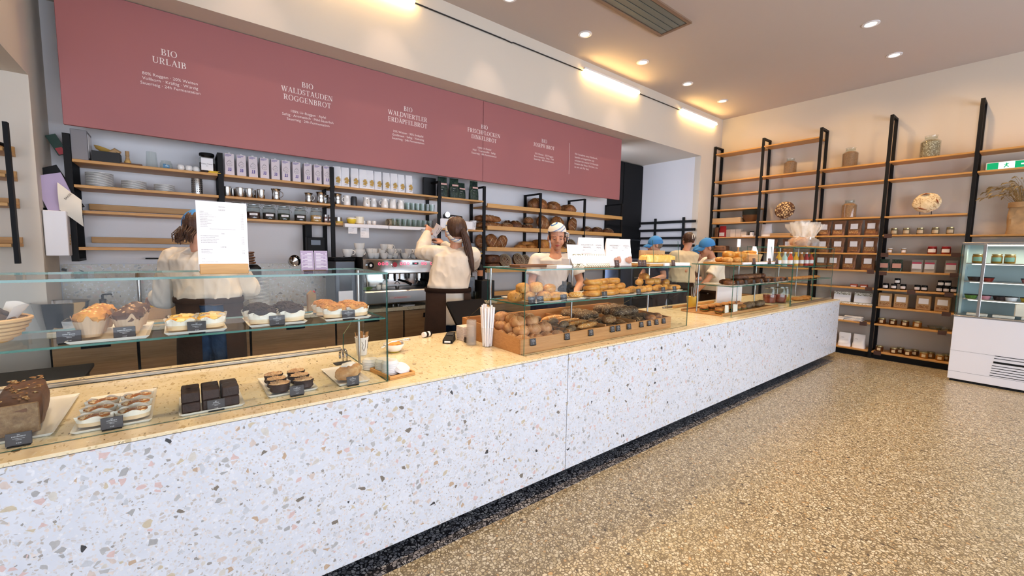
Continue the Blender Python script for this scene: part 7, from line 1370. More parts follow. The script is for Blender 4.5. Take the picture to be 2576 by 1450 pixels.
pl = once(wrap); pl((4.68, 2.13, ZB + .03), .2, 'baking paper wrapped round the sandwich nearest the corner', 'baking paper wraps'); pl((4.86, 2.12, ZB + .03), .1, 'baking paper wrapped round the second sandwich', 'baking paper wraps')
t = thing('sauce_pot', 'yellow sauce pot with white tongs behind the sandwiches', 'pot', (4.95, 2.68, ZB)); MB().lathe([(.05, 0), (.065, .14), (.06, .14), (.0, .12)], 20).obj('pot', M('mustard_plastic', 'd0a83a', .4), t); MB().tube([(-.01, 0, .1), (-.02, 0, .26)], .006, 6).tube([(.02, 0, .1), (.03, 0, .25)], .006, 6).tube([(.0, -.02, .08), (.01, -.04, .28)], .008, 6).obj('utensils', m_steelb, t)
tag(MB().box(-.5, .5, -.012, .012, 0, .03, 0, .002).obj('wooden_rail', m_wood, None, (5.2, 2.78, ZB), smooth=0), 'pale wooden strip along the back of the far case', 'strip')
t = thing('preserve_jar', 'large clip top jar of red preserve in the tallest case', 'jar', (6.62, 2.3, ZB + .001))
def bigjar(t, fill, r=.09, h=.2): MB().lathe([(r * .95, 0), (r, .01), (r, h * .8), (r * .8, h), (r * .8, h * 1.05)], 26).obj('glass_body', m_glassj, t); MB().lathe([(0, .005), (r * .93, .006), (r * .95, h * .55), (0, h * .57)], 24).obj('contents', fill, t); MB().lathe([(r * .85, h * 1.05), (r * .85, h * 1.12), (r * .4, h * 1.17), (0, h * 1.18)], 22).obj('glass_lid', m_glassj, t); MB().tube(arcp((0, 0, h), r * .84, 0, 360, 24, 'xy'), .002, 5).obj('wire', m_chrome, t)
m_jam = M('red_preserve', 'a03020', .3, var=.3); bigjar(t, m_jam); t = thing('preserve_jar', 'clip top jar of yellow preserve beside the red one', 'jar', (6.86, 2.32, ZB + .001)); bigjar(t, M('yellow_preserve', 'c89a20', .3, var=.2), .07, .19)
t = thing('preserve_jar', 'second clip top jar of red preserve behind the white board', 'jar', (6.44, 2.36, ZB + .001)); bigjar(t, m_jam, .08, .2)
tag(MB().box(-.36, .36, -.008, .008, 0, .3).obj('white_board', m_white, None, (5.85, 2.64, ZB + .001), smooth=0), 'white upright board at the back of the far case', 'board')
pz = once(roll((.09, .07, .03), b_gold, 4, 2.2, nm='glazed_plait')); put(pz, [((7.15, 2.25, ZB + .001), 0), ((7.35, 2.22, ZB + .001), .3), ((7.55, 2.25, ZB + .001), .1)], ['golden plait in the tallest case nearest the jars', 'golden plait in the middle behind the tallest case glass', 'golden plait at the counter end of the tallest case'], 'golden plaits')
bc = [('c8a040', 'yellow juice bottle'), ('d8a838', 'golden juice bottle'), ('c85030', 'red juice bottle'), ('b83a3a', 'dark red juice bottle'), ('a8c8c8', 'clear water bottle'), ('c87838', 'orange juice bottle')]
for i in range(14):
    cc, nm = bc[(i * 2 + i // 6) % 6]; mn_ = 'juice_' + cc; mt = bpy.data.materials.get(mn_) or M(mn_, cc, .15)
    t = thing('juice_bottle', nm + ' on the upper glass shelf, %s from the corner' % ORD[i], 'bottle', (6.36 + .105 * i, 2.25 + .04 * (i % 2), 1.4385), 0, 'juice bottles in the tallest case'); MB().lathe([(.03, 0), (.034, .008), (.034, .11), (.015, .15), (.014, .175)], 18).obj('bottle', mt, t); MB().cyl(.017, .175, .195, 14).obj('cap', m_white if i % 3 else m_yel, t); MB().lathe([(.0345, .03), (.0345, .08)], 18, cap=False).obj('paper_label', m_paper, t)
t = thing('pastry_board', 'oak board with studded golden buns on top of the far case', 'board', (5.05, 2.24, ZT), .0); MB().box(-.42, .35, -.16, .16, 0, .022, 0, .003).obj('board', m_wood, t, smooth=0); MB().box(-.2, .85, -.18, -.161, 0, .024, 0, .002).box(.351, .85, -.16, .16, 0, .024, 0, .002).obj('white_base', m_white, t, smooth=0)
ch = once(roll((.08, .055, .032), b_oliv, 6, 2.5, nm='studded_bun')); put(ch, [((4.73, 2.18, ZT + .024), .2), ((4.9, 2.16, ZT + .024), 0), ((4.82, 2.3, ZT + .024), .4)], ['studded golden bun at the board end', 'studded golden bun second on the board', 'studded golden bun behind the first two'], 'studded golden buns')
bt = once(roll((.085, .055, .042), b_yel, 7, 3, nm='butter_bun')); put(bt, [((4.84, 2.22, ZT + .075), .1), ((5.07, 2.2, ZT + .07), -.1), ((5.08, 2.22, ZT + .024), 0), ((5.22, 2.26, ZT + .024), .3)], ['butter bun on top of the studded buns', 'butter bun on top behind the glass guard', 'butter bun on the board below another', 'butter bun closest to the basket'], 'butter buns')
t = thing('cane_basket', 'round cane basket of flat breads behind the tilted glass', 'basket', (5.42, 2.24, ZT + .025)); b = MB(); b.lathe([(.11, 0), (.135, .085), (.13, .085), (.1, .006), (0, .004)], 30, cap=False)
for k in range(6): b.tube([((.112 + .0045 * k) * math.cos(a * PI / 14), (.112 + .0045 * k) * math.sin(a * PI / 14), .008 + k * .015) for a in range(28)], .007, 6, closed=True)
b.obj('basket', bpy.data.materials['cane'], t); fb_ = once(roll((.08, .06, .02), b_yel, 9, 2.1, nm='flat_bread')); put(fb_, [((5.38, 2.2, ZT + .1), .2), ((5.47, 2.26, ZT + .1), 1), ((5.42, 2.24, ZT + .125), 2)], ['flat bread in the cane basket, front one', 'flat bread in the cane basket, back one', 'flat bread on top in the cane basket'], 'flat breads')
for i, (x, w_) in enumerate(((4.83, .17), (5.27, .4))):
    t = thing('glass_guard', ('tilted small glass guard before the studded buns', 'tilted glass guard before the cane basket')[i], 'glass', (x, 2.068, ZT + .0)); b = MB(); b.at(rx=-.1).box(-.0 if i == 0 else 0, w_, 0, .005, .026, .21); b.m = [1, 1, 0, 0, 1, 1]; b.obj('pane', [m_glass, m_gedge], t, smooth=0)
for i, (x, nm) in enumerate(((5.1, 'OLIVE'), (5.53, 'BUTTER'), (5.75, 'FLADEN'))): put1(tagcard(mk(nm), .07, .07, bpy.data.materials['tag_brown']), (x, 2.045, ZT + .0), 0, 'brown price tag on top of the far case, %s from the corner' % ORD[i], G)
for i in range(8): put1(tagcard(mk('JAUSE'), .06, .055), (4.75 + .2 * i, 2.052, ZS), 0, 'dark price tag on the far glass shelf, %s from the corner' % ORD[i], G)
t = thing('white_menu', 'narrow white menu card standing on the far glass case', 'menu', (5.93, 2.2, ZT)); MB().box(-.1, .1, -.002, .002, .03, .31).obj('card', m_paper, t, smooth=0); MB().box(-.08, .1, -.025, .025, 0, .03, 0, .002).obj('stand', m_wood, t, smooth=0)
t = thing('paper_bag', 'white paper bag with brown rim beside the narrow menu', 'bag', (5.7, 2.3, ZT + .025)); pouch('b', .13, .09, .19, 0, .85, seed=8, sag=.02).obj('bag', m_paper, t)
tag(MB().box(-.045, .045, -.002, .002, 0, .1).obj('small_card', m_paper, None, (5.42, 2.37, ZT + .2), smooth=0), 'small white card sticking up behind the cane basket', 'card'); tag(MB().box(-.01, .01, -.004, .004, 0, .2).obj('card_stick', m_woodl, None, (5.42, 2.375, ZT), smooth=0), 'thin stick holding the small white card', 'stick')
t = thing('cello_board', 'oak board under the cellophane bags on the tallest case', 'board', (7.35, 2.3, 1.701)); MB().box(-.38, .5, -.18, .18, 0, .025, 0, .003).obj('board', m_wood, t, smooth=0)
def cello(fill):
    def f():
        t = thing('cellophane_bag', 'x', 'bag'); MB().blob((.09, .08, .07), 20, 10, .2, 3, 3, .2).obj('biscuits', fill, t)
        b = MB(); b.lathe([(.1, .0), (.108, .05), (.09, .1), (.03, .135)], 26, cap=False, wob=.05); b.lathe([(.03, .135), (.07, .2), (.12, .28), (.135, .33)], 26, cap=False, wob=.22, ph=1); b.lathe([(.025, .135), (.05, .22), (.07, .3), (.08, .36)], 22, cap=False, wob=.3, ph=2.4); b.obj('cellophane', m_cello, t, smooth=20)
        MB().tube([(.03 * math.cos(a * PI / 6), .03 * math.sin(a * PI / 6), .135) for a in range(12)], .006, 6, closed=True).obj('ribbon', m_tee, t); MB().box(.0, .06, -.1, -.098, .09, .13).obj('paper_label', m_paper, t, smooth=0); return t
    return f
for i, (x, y, mt, lb) in enumerate(((7.06, 2.22, b_gold, 'cellophane bag of golden biscuits, first on the oak board'), (7.27, 2.36, b_gold, 'cellophane bag of golden biscuits behind the first'), (7.48, 2.22, b_choc, 'cellophane bag of dark biscuits in the middle of the board'), (7.7, 2.36, b_choc, 'cellophane bag of dark biscuits at the board end'))): put1(cello(mt), (x, y, 1.727), i, lb, 'cellophane bags')
# ================================================================== end wall shelves (things face -x)
def rr2(y, z, x=8.52): return (x, y, z)
RZ = -PI / 2
def storage_jar(fill, r=.1, h=.24):
    def f():
        t = thing('storage_jar', 'x', 'jar'); MB().lathe([(r * .9, 0), (r, .01), (r, h * .72), (r * .6, h * .86), (r * .6, h * .95), (r * .66, h), (r * .58, h)], 28, cap=False).obj('glass_body', m_glassj, t); MB().lathe([(0, .005), (r * .93, .006), (r * .95, h * .7), (r * .6, h * .8), (0, h * .81)], 24).obj('grain', fill, t); MB().lathe([(r * .62, h * .86), (r * .63, h * .9), (r * .62, h * .94)], 24, cap=False).obj('neck_band', m_parch if 0 else m_glassj, t); return t
    return f
g1 = M('grain_fill', 'a8805c', .8, bump=.6, bs=160, var=.2); g2 = bread('pebble_grain', ('5a4c38', '8a7c60', 'b0a488'), seeds=('c8c0a8', .6), sscale=60)
GJ = 'storage jars on the end wall'
put1(storage_jar(g1, .1, .27), (8.55, 2.95, 3.02), 0, 'smallest seeming grain jar high on the end wall, nearest the niche', GJ); put1(storage_jar(g1, .105, .3), (8.55, 2.1, 3.02), 0, 'grain jar high on the end wall, between two other jars', GJ); put1(storage_jar(g2, .11, .31), (8.55, 1.175, 3.02), 0, 'jar of coarse speckled grain high on the end wall', GJ); put1(storage_jar(g1, .1, .29), (8.55, 2.055, 2.202), 0, 'grain jar standing alone below the others', GJ)
def disp_loaf(mat, ry, rz_, cm=None):
    def f():
        t = thing('display_loaf', 'x', 'bread'); b = MB(); b.at((0, 0, rz_ + .02), rz=RZ, rx=PI / 2 - .18).blob((ry, rz_, .05), 28, 12, .06, 2, 3, 0); b.obj('crust', mat, t)
        if cm:
            b = MB(); b.at((0, 0, rz_ + .02), rz=RZ, rx=PI / 2 - .18)
            for (a, c, d, e) in ((-.09, -.075, .02, -.115), (-.06, .105, .03, .12), (.1, .04, .13, -.03)): b.tube([(a, c, .088), ((a + d) / 2, (c + e) / 2 * 1.05, .098), (d, e, .088)], [.004, .022, .004], 8, ell=[(1, .4)] * 3)
            b.obj('scoring', cm, t)
        MB().tube([(-.03, -.06, 0), (-.06, -.06, .05)], .004, 5).tube([(-.03, .06, 0), (-.06, .06, .05)], .004, 5).tube([(-.03, -.06, .003), (-.03, .06, .003)], .004, 5).tube([(-.03, -.06, .003), (.05, -.06, .003)], .004, 5).tube([(-.03, .06, .003), (.05, .06, .003)], .004, 5).obj('wire_stand', m_black, t); return t
    return f
dm = NT('dark_patch_crust'); v_ = dm.coord(); vo = dm.n('ShaderNodeTexVoronoi', feature='DISTANCE_TO_EDGE'); vo.inputs['Scale'].default_value = 26; dm.l(v_, vo.inputs['Vector']); sx_ = dm.noise(v_, 14, 2); dm.col(dm.mix(dm.math('MULTIPLY', dm.math('GREATER_THAN', vo.outputs['Distance'], .12), dm.math('GREATER_THAN', sx_, .44)), '4a2812', 'c8ac80')); dm.set(Roughness=.7)
put1(disp_loaf(dm.m, .16, .155), (8.55, 2.97, 2.202), 0, 'dark patchy round loaf on a wire stand on the end wall'); lm = NT('flour_crack_crust'); v_ = lm.coord(); f_ = lm.noise(v_, 9, 4, .5, 2.5); lm.col(lm.ramp(f_, [(.3, 'e4d4b4'), (.5, 'cdb890'), (.53, '8a6038'), (.56, 'dccaa6')])); lm.set(Roughness=.8)
put1(disp_loaf(lm.m, .155, .145, M('score_brown', '8a4424', .6)), (8.55, 1.147, 2.202), 0, 'pale round loaf with three brown cuts on a wire stand')
tag(MB().box(-.12, .12, -.29, .29, 0, .09, 0, .004).obj('flat_box', M('beige_card', 'c0a078', .7), None, (8.56, 3.98, 2.201), smooth=0), 'long beige cardboard box near the end wall corner', 'box')
t = thing('stacked_baskets', 'stack of dark dishes in a brown bowl beside the beige box', 'bowl', (8.56, 3.56, 2.201)); MB().lathe([(.08, 0), (.15, .13), (.14, .13), (.0, .03)], 24).obj('bowl', m_woodd, t)
for k in range(4): MB().lathe([(.13, .133 + k * .022), (.15, .15 + k * .022), (.0, .14 + k * .022)], 22).obj('dish', M('olive_cloth', '4a483a', .8) if k == 0 else bpy.data.materials['olive_cloth'], t)
t = thing('snack_bag', 'red and white snack bag in the end wall corner', 'bag', (8.55, 4.06, 1.921)); pouch('b', .14, .08, .22, 0, .9, seed=3).obj('bag', m_red, t).rotation_euler = (0, 0, RZ); MB().box(-.045, -.043, -.05, .05, .02, .09).obj('label', m_paper, t, smooth=0)
tag(MB().box(-.04, .04, -.035, .035, 0, .2, 0, .01).obj('brown_packet', m_kraftd, None, (8.56, 4.18, 1.921)), 'brown packet squeezed beside the red snack bag', 'packet')
pl = once(lambda: tag(MB().box(-.05, .05, -.048, .048, 0, .15, 0, .003).obj('tea_box', M('tea_box_card', 'd8c8b8', .7), smooth=0), 'x', 'box'))
for i in range(4): pl((8.54 + (.0 if i else .04), 3.94 - i * .1, 1.921), 0, 'beige tea box on the end wall, %s from the corner' % ORD[i], 'beige tea boxes', (1, 1, 1 if i < 3 else .66))
tag(MB().box(-.06, .06, -.1, .1, 0, .025, 0, .002).obj('thin_box', m_paper, None, (8.52, 3.55, 1.921), smooth=0), 'flat white box beside the beige tea boxes', 'box')
t = thing('cream_jar', 'small white jar with dark lid on the flat white box', 'jar', (8.52, 3.5, 1.947)); MB().cyl(.035, 0, .06, 18).obj('jar', m_paper, t); MB().cyl(.036, .06, .08, 18).obj('lid', m_black, t)
t = thing('flour_packet', 'white flour packet standing alone on the end wall', 'bag', (8.55, 3.26, 1.921)); pouch('b', .19, .11, .23, 0, .85, seed=5, sag=.015).obj('packet', m_paper, t).rotation_euler = (0, 0, RZ)
pl = once(lambda: tag(MB().box(-.1, .1, -.16, .16, 0, .027, 0, .003).obj('flat_carton', M('flat_card', 'b89468', .8), smooth=0), 'x', 'box'))
for k in range(2): pl((8.55, 3.0, 1.921 + k * .028), 0, ['flat brown carton, lower one beside the flour packet', 'flat brown carton, upper one beside the flour packet'][k], 'flat brown cartons')
def granola():
    t = thing('granola_bag', 'x', 'bag'); b = pouch('b', .165, .09, .24, 0, 1.1, seed=6, sag=.02); b.obj('pouch', m_kraftd, t).rotation_euler = (0, 0, RZ); MB().box(-.05, -.047, -.05, .045, .1, .185).obj('paper_label', m_paper, t, smooth=0); MB().box(-.05, -.047, -.06, .06, .03, .09).obj('window', b_flat, t, smooth=0); return t
pl = once(granola); gi = 0
for z, ys, nm in ((1.921, (2.36, 2.165, 1.955, 1.745), 'second'), (1.641, (2.36, 2.16, 1.945, 1.745, 3.15, 2.88), 'third'), (1.371, (2.37, 2.2, 1.99, 1.75), 'fourth')):
    for k, y in enumerate(ys): pl((8.54, y, z), R.uniform(-.1, .1), 'brown granola bag on the %s shelf row, %s toward the fridge' % (nm, ORD[k]), 'granola bags')
tag(MB().box(-.1, .1, -.13, .13, 0, .11, 0, .02).obj('bread_pack', m_kraftd, None, (8.55, 4.08, 1.641)), 'brown wrapped loaf pack behind the blue cap', 'pack'); tag(MB().box(-.12, .12, -.3, .3, 0, .08, 0, .004).obj('crate_box', bpy.data.materials['beige_card'], None, (8.55, 3.75, 1.371), smooth=0), 'beige box on the shelf behind the buns', 'box')
def small_jar(body, lid, r=.04, h=.085, lab=m_paper, lidh=.015, lw=.9):
    def f():
        t = thing('preserve_jar', 'x', 'jar'); MB().lathe([(r * .9, 0), (r, .006), (r, h * .8), (r * .85, h - lidh)], 18).obj('jar', body, t); MB().cyl(r * .95, h - lidh, h, 18).obj('lid', lid, t)
        if lab: 
            def fn(u, v): a = PI - lw + u * 2 * lw; return ((r + .001) * math.cos(a), (r + .001) * math.sin(a), h * (.2 + .45 * v))
            MB().grid(fn, 8, 1).obj('paper_label', lab, t)
        return t
    return f
m_gold_l = M('gold_lid', 'b8a878', .3, .8); m_sand = M('spice_sand', '8a7a58', .7, var=.2); m_honey = M('honey_dark', '5a3014', .25); m_hon2 = M('honey_light', '9a6428', .25); m_lab2 = M('cream_label', 'dcc8a0', .7)
pl = once(small_jar(m_sand, m_gold_l, .04, .1, lab=bpy.data.materials['cream_label']))
for i, y in enumerate((1.477, 1.34, 1.19, 1.032, .884)): pl((8.55, y, 1.921), 0, 'small spice jar with metal lid, %s from the granola bags' % ORD[i], 'spice jars')
pl = once(small_jar(m_kraft, m_whitep, .03, .08)); pl((8.52, 1.5, 1.641), 0, 'little patterned pot next to the shelf post', 'little patterned pots'); pl((8.52, 1.343, 1.641), 0, 'little patterned pot farther from the shelf post', 'little patterned pots')
pl = once(small_jar(m_jam, m_red, .05, .105)); pl((8.52, 1.04, 1.641), 0, 'jam jar with red lid and white label, closer to the patterned pots', 'red lidded jam jars'); pl((8.52, .9, 1.641), 0, 'jam jar with red lid and white label, closer to the fridge', 'red lidded jam jars')
def sqbag(mat, lab, top=None):
    def f():
        t = thing('coffee_bag', 'x', 'bag'); pouch('b', .13, .07, .18, 0, .95, seed=4).obj('bag', mat, t).rotation_euler = (0, 0, RZ); MB().box(-.041, -.038, -.05, .05, .05, .12).obj('paper_label', lab, t, smooth=0)
        if top: MB().box(-.0415, -.0385, -.05, .05, .1201, .145).obj('pink_band', top, t, smooth=0)
        return t
    return f
pl = once(sqbag(bpy.data.materials['camo_foil'], bpy.data.materials['salmon_label'])); pl((8.52, 1.55, 1.371), 0, 'dark green coffee bag on the end wall, beside the post', 'green coffee bags on the end wall', (1, 1, 1)); pl((8.52, 1.4, 1.371), 0, 'dark green coffee bag on the end wall, second from the post', 'green coffee bags on the end wall')
m_lgrey = M('silver_bag', 'a8a49c', .5); m_pinkb = M('pink_band', 'c84a68', .6); pl = once(sqbag(m_lgrey, m_paper, m_pinkb))
for i, y in enumerate((1.18, 1.045, .83)): pl((8.52, y, 1.371), 0, 'silver coffee bag with pink band, %s from the green bags' % ORD[i], 'silver coffee bags')
pl = once(small_jar(m_blackg, m_black, .045, .085))
J = [(1.51, 0), (1.415, 0), (1.31, 0), (1.38, 1), (1.155, 0), (1.08, 0), (.925, 0), (.855, 0), (.782, 0), (.915, 1), (.845, 1)]
for i, (y, k) in enumerate(J): pl((8.53, y, 1.096 + k * .0855), 0, 'black glass jar with white label, %s on the jam shelf, %s' % (ORD[i], 'stacked on others' if k else 'standing on the board'), 'black jam jars', (.8, .8, 1))
def kbag():
    t = thing('paper_packet', 'x', 'bag'); MB().box(-.045, .045, -.078, .078, 0, .21, 0, .006).obj('packet', m_kraft, t, smooth=0); MB().box(-.048, -.0455, -.055, .05, .09, .17).obj('paper_label', m_paper, t, smooth=0); MB().box(-.0475, -.0455, -.06, .06, .03, .07).obj('window', b_flat, t, smooth=0); return t
pl = once(kbag)
for i, y in enumerate((1.5, 1.315, 1.07, .875)): pl((8.53, y, .821), 0, 'kraft paper packet with white label, %s from the post' % ORD[i], 'kraft paper packets')
pl = once(small_jar(m_jam, m_red, .035, .05)); 
def rb(): t = thing('tin_box', 'x', 'box'); MB().box(-.03, .03, -.045, .045, 0, .045, 0, .003).obj('box', M('rust_tin', '9a4a34', .5), t, smooth=0); MB().box(-.032, -.0305, -.035, .035, .005, .022).obj('paper_label', m_paper, t, smooth=0); return t
pl = once(rb); pl((8.52, 1.895, 1.096), 0, 'small rust red box farther from the shelf post', 'small rust red boxes'); pl((8.52, 1.77, 1.096), 0, 'small rust red box closer to the shelf post', 'small rust red boxes')
def leafbox():
    t = thing('leaf_box', 'x', 'box'); MB().box(-.02, .02, -.11, .11, 0, .11, 0, .002).obj('box', m_paper, t, smooth=0); MB().box(-.02, .02, -.11, .11, .111, .16).obj('leaf_pattern', olv.m, t, smooth=0); return t
pl = once(leafbox); pl((8.53, 2.04, .845), 0, 'white box with leaf pattern rim beside the counter end', 'white leaf pattern boxes', None, (0, .12, 0)); pl((8.53, 1.77, .845), 0, 'white box with leaf pattern rim beside the shelf post', 'white leaf pattern boxes', None, (0, .12, 0))
tag(MB().box(-.08, .06, -.3, .3, 0, .022, 0, .002).obj('leaf_tray', olv.m, None, (8.52, 1.9, .821), smooth=0), 'low leaf patterned packets under the white boxes', 'packet')
pl = once(lambda: tag(MB().box(-.07, .07, -.12, .12, 0, .011, 0, .004).obj('tea_towel', m_tee), 'x', 'cloth'))
for k in range(6): pl((8.53, 1.86, .551 + k * .0125), R.uniform(-.25, .25), 'folded cream towel in the pile by the shelf post', 'folded cream towels')
for k in range(4): pl((8.53, 2.1, .551 + k * .0125), R.uniform(-.1, .1), 'folded cream towel in the pile by the counter end', 'folded towels by the counter end')
def hex_jar(b_, l_):
    return small_jar(b_, l_, .047, .09, m_lab2, .02, .45)
pl = once(hex_jar(m_honey, m_gold_l)); p2 = once(hex_jar(m_hon2, m_gold_l))
for i, y in enumerate((1.515, 1.385, 1.25)): pl((8.53, y, .551), 0, 'honey jar on the second lowest board, %s from the post' % ORD[i], 'honey jars, second lowest board')
p2((8.53, 1.115, .551), 0, 'pale honey jar next to the low glass dishes', 'pale honey jars', 1.1)
for i, y in enumerate((1.508, 1.338, 1.18, 1.005, .84)): (pl if i < 3 else p2)((8.5, y, .119), 0, 'honey jar on the lowest board, front row, %s from the post' % ORD[i], 'honey jars, lowest board')
for i, y in enumerate((1.28, 1.12, .95, .79)): (pl if i < 2 else p2)((8.6, y, .119), 0, 'honey jar on the lowest board, back row, %s from the post' % ORD[i], 'honey jars, lowest board, back row')
pl = once(lambda: tag(MB().lathe([(.05, 0), (.065, .04), (.06, .04), (.045, .006), (0, .006)], 22, cap=False).obj('glass_dish', m_glassj), 'x', 'dish')); pl((8.56, .93, .551), 0, 'low glass dish at the back beside the fridge', 'low glass dishes', 1.3); pl((8.5, .85, .551), 0, 'low glass dish in front beside the fridge', 'low glass dishes', 1.2)
t = thing('flour_packet', 'x', 'bag')
def fpk():
    t = thing('flour_packet', 'x', 'bag'); pouch('b', .165, .1, .22, 0, .9, seed=7, sag=.02).obj('packet', m_paper, t).rotation_euler = (0, 0, RZ); b = MB(); b.at((-.052, .02, .14), rz=-PI / 2).text('MEHL', .01).obj('lettering', m_ink, t, smooth=0); return t
bpy.data.objects.remove(t); pl = once(fpk); pl((8.52, 1.955, .119), .1, 'white flour packet on the lowest board by the counter end', 'white packets on the lowest board'); pl((8.52, 1.765, .119), -.1, 'white flour packet on the lowest board by the shelf post', 'white packets on the lowest board')
tgs = [(1.52, 1.9), (1.538, 1.615), (.789, 1.63), (1.683, 1.35), (1.537, 1.335), (.78, 1.35), (1.686, 1.08), (1.199, 1.075), (.811, 1.075), (.817, .8), (1.713, .53), (.837, .53), (1.512, .1)]
tb_ = bpy.data.materials['tag_brown']
pl = once(lambda: tag(MB().box(-.012, -.009, -.045, .045, -.03, .03, 0, .001).obj('shelf_tag', tb_, smooth=0), 'x', 'tag'))
for i, (y, z) in enumerate(tgs): pl((8.419, y, z), 0, 'dark shelf tag clipped to the pantry shelf, %s counted from above' % ORD[i], 'dark shelf tags')
# exit sign, dried wheat
t = thing('exit_sign', 'green and white illuminated exit sign on the pantry shelf', 'sign', (8.5, .3, 2.753)); MB().box(-.02, .02, -.31, .31, 0, .1, 0, .003).obj('housing', m_white, t, smooth=0); es = emit('sign_white', 'e8fff4', 1.6); eg = emit('sign_green', '20b070', 1.1)
MB().box(-.0215, -.0205, -.3, .3, .008, .092).obj('lit_panel', es, t, smooth=0); b = MB(); b.box(-.023, -.022, .2, .3, .008, .092).box(-.023, -.022, -.14, .06, .008, .092).box(-.023, -.022, -.3, -.24, .008, .092).obj('green_field', eg, t, smooth=0)
b = MB(); b.at((-.0245, -.04, .05)).add([(0, .05, -.008), (0, .05, .008), (0, -.01, .008), (0, -.01, .024), (0, -.05, 0), (0, -.01, -.024), (0, -.01, -.008)], [(0, 1, 2, 3, 4, 5, 6)]); b.obj('arrow', es, t, smooth=0)
b = MB(); b.at((-.0245, .13, .05)); b.tube([(0, .0, .03), (0, .005, .0), (0, .02, -.03)], .005, 5).tube([(0, .005, .0), (0, -.02, -.025)], .005, 5).tube([(0, -.02, .02), (0, .0, .015), (0, .022, .005)], .004, 5); b.blob((.003, .009, .009), 8, 6, 0, 1, 0, 0); b.obj('running_figure', eg, t, smooth=0)
t = thing('wheat_bag', 'large brown paper bag with dried wheat on the pantry shelf', 'bag', (8.53, .24, 1.906)); pouch('b', .27, .19, .4, 0, .95, seed=9, sag=.04).obj('paper_bag', m_kraft, t).rotation_euler = (0, 0, RZ); m_wheat = M('dry_wheat', 'b8965c', .8, var=.3)
b = MB().lathe([(.13, .34), (.14, .345), (.14, .41), (.13, .41)], 24, cap=False); b.obj('folded_rim', m_kraft, t); b = MB(); e_ = MB(); rr = random.Random(21)
for k in range(110):
    a = rr.uniform(0, 2 * PI); l = rr.uniform(.18, .4); r0 = rr.uniform(0, .08); dr = rr.uniform(.05, .3); p0 = (r0 * math.cos(a), r0 * math.sin(a), .38); p1 = (p0[0] + dr * .4 * math.cos(a), p0[1] + dr * .6 * math.sin(a), .38 + l * .7); p2_ = (p0[0] + min(dr, .15) * math.cos(a), p0[1] + dr * 1.3 * math.sin(a), .38 + l * (1. - dr * 1.6)); b.tube([p0, p1, p2_], .0018, 4)
    p3 = (p2_[0], p2_[1] + .05 * math.sin(a), p2_[2] - .03 * dr * 5); e_.tube([p2_, ((p2_[0] + p3[0]) / 2, (p2_[1] + p3[1]) / 2, (p2_[2] + p3[2]) / 2 + .01), p3], [.004, .009, .003], 6)
b.obj('stalks', m_wheat, t)['kind'] = 'stuff'; e_.obj('wheat_ears', m_wheat, t)['kind'] = 'stuff'
# ------------------------------------------------------------------ refrigerated display
t = thing('fridge_display', 'white refrigerated display cabinet with glass top at the room side', 'fridge', (8.2, -.15, 0), 0); X0, X1, Y0, Y1 = -.39, .21, -1.1, .838
MB().box(X0, X1, Y0, Y1, .03, .84, 0, .004).obj('body', m_white, t, smooth=0); MB().box(X0 + .02, X1, Y0, Y1 - .02, 0, .03).obj('plinth', m_black, t, smooth=0); MB().box(X0 - .004, X1, Y0, Y1 + .004, .842, .86, 0, .002).obj('ledge', m_steelb, t, smooth=0)
MB().box(X0 - .001, X0 + .001, Y0, Y1, .4, .402).box(X0 - .001, X0 + .001, Y0, Y1, .13, .132).obj('panel_joint', m_dsteel, t, smooth=0); b = MB()
for k in range(9):
    if k in (2,): b.box(X0 - .003, X0 - .001, -.4, .46, .305, .33)
    elif k != 3: b.box(X0 - .003, X0 - .001, -.4, .455 + .003 * k, .395 - k * .031, .402 - k * .031)
b.obj('grille', m_black, t, smooth=0)
MB().box(X0 + .29, X1, Y1 - .03, Y1, .86, 1.76).box(X1 - .03, X1, Y0, Y1 - .03, .86, 1.76).obj('back_wall', M('fridge_inner', 'c8dcdc', .3), t, smooth=0); MB().box(X0 + .02, X1, Y0, Y1, 1.76, 1.79, 0, .003).obj('top', m_steelb, t, smooth=0)
b = MB().box(X0 + .01, X0 + .016, Y0, Y1, .86, 1.76); b.m = [0, 0, 1, 1, 1, 1]; b.obj('front_pane', [m_glass, m_gedge_d], t, smooth=0); b = MB().box(X0 + .02, X0 + .29, Y1 - .006, Y1, .86, 1.76); b.m = [1, 1, 0, 0, 1, 1]; b.obj('side_pane', [m_glass, m_gedge_d], t, smooth=0)
MB().box(X0 - .012, X0 + .008, .62, .65, .86, 1.77, 0, .003).obj('door_post', m_steelb, t, smooth=0)
fl_ = emit('fridge_led', 'fff4dc', 7.); MB().box(X0 + .05, X0 + .07, Y0 + .05, Y1 - .2, 1.745, 1.758).obj('led_strip', fl_, t, smooth=0)
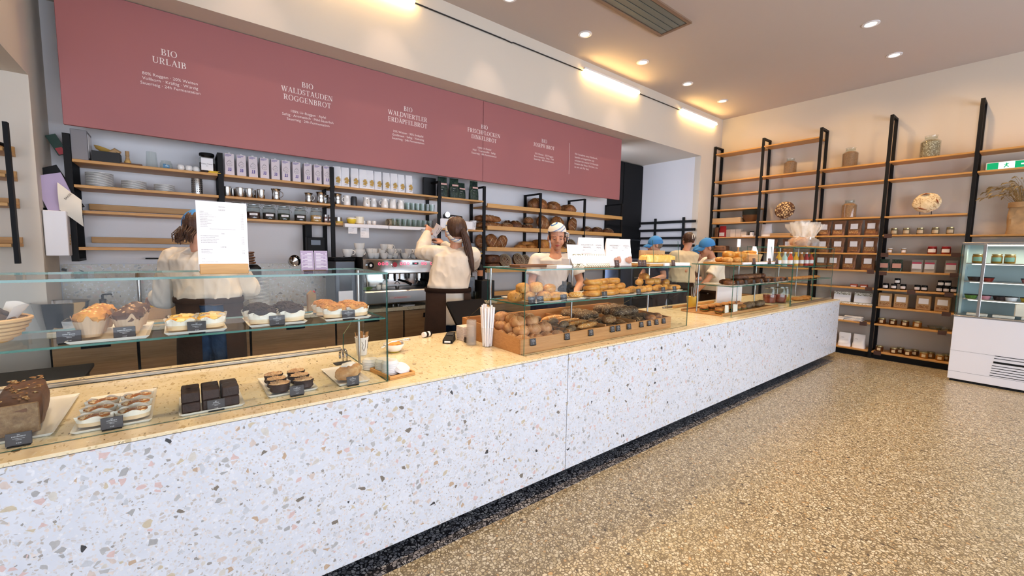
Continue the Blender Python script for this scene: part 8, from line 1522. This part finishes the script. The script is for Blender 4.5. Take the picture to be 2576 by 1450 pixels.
for z in (1.53, 1.3, 1.075): MB().box(X0 + .06, X1 - .04, Y0 + .02, Y1 - .05, z - .012, z, 0, .002).obj('fridge_shelf', m_steelb, t, smooth=0); MB().box(X0 + .062, X0 + .07, Y0 + .05, Y1 - .1, z - .02, z - .0125).obj('shelf_light', emit('fl2', 'fff8e8', 4.) if 'fl2' not in bpy.data.materials else bpy.data.materials['fl2'], t, smooth=0)
l = area('fridge_lamp', (8.1, -.2, 1.72), (0, 0, 0), .1, 1.6, 9, 'fff4dc')
m_teal = M('teal_label', '8cc0a8', .6); pl = once(small_jar(M('yellow_jar', 'a87c1c', .3), m_gold_l, .048, .115, m_teal))
for i, y in enumerate((.55, .39, .285, .1, 0)): pl((7.95, y, 1.531), 0, 'glass jar with teal label in the fridge, %s from the shelves' % ORD[i], 'teal labelled jars', (1, 1, 1))
def tubm(c_, lidm=m_black):
    def f(): t = thing('salad_tub', 'x', 'tub'); MB().lathe([(.045, 0), (.06, .045)], 20).obj('contents', c_, t); MB().cyl(.063, .046, .054, 20).obj('lid', lidm, t); return t
    return f
for i, (y, z, mt, nm) in enumerate(((.56, 1.301, b_choc, 'dark food bowl'), (.45, 1.301, m_jam, 'reddish food bowl'), (.12, 1.301, b_ham, 'pink food tub'), (.57, 1.076, b_leaf, 'green salad tub'), (.455, 1.076, b_ham, 'brownish salad tub'), (.33, 1.076, b_brown, 'dark salad tub'), (.24, 1.076, m_paper, 'white cheese tub'), (.11, 1.076, m_yel, 'yellow salad tub'))): put1(tubm(mt), (7.96, y, z), 0, '%s on the %s fridge shelf' % (nm, 'middle' if z > 1.2 else 'lowest wire'), 'food tubs in the fridge')
pl = once(lambda: tag(MB().box(-.06, .06, -.09, .09, 0, .03, 0, .004).obj('white_parcel', m_parch), 'x', 'parcel'))
for i, y in enumerate((.5, .28, .05)): pl((7.95, y, .861), 0, 'flat white parcel on the fridge floor, %s from the shelves' % ORD[i], 'flat white parcels')
tag(MB().box(-.05, .05, -.12, .12, 0, .16, 0, .01).obj('cheese_block', m_parch, None, (7.98, .08, .892)), 'big white wrapped block at the picture edge in the fridge', 'block')
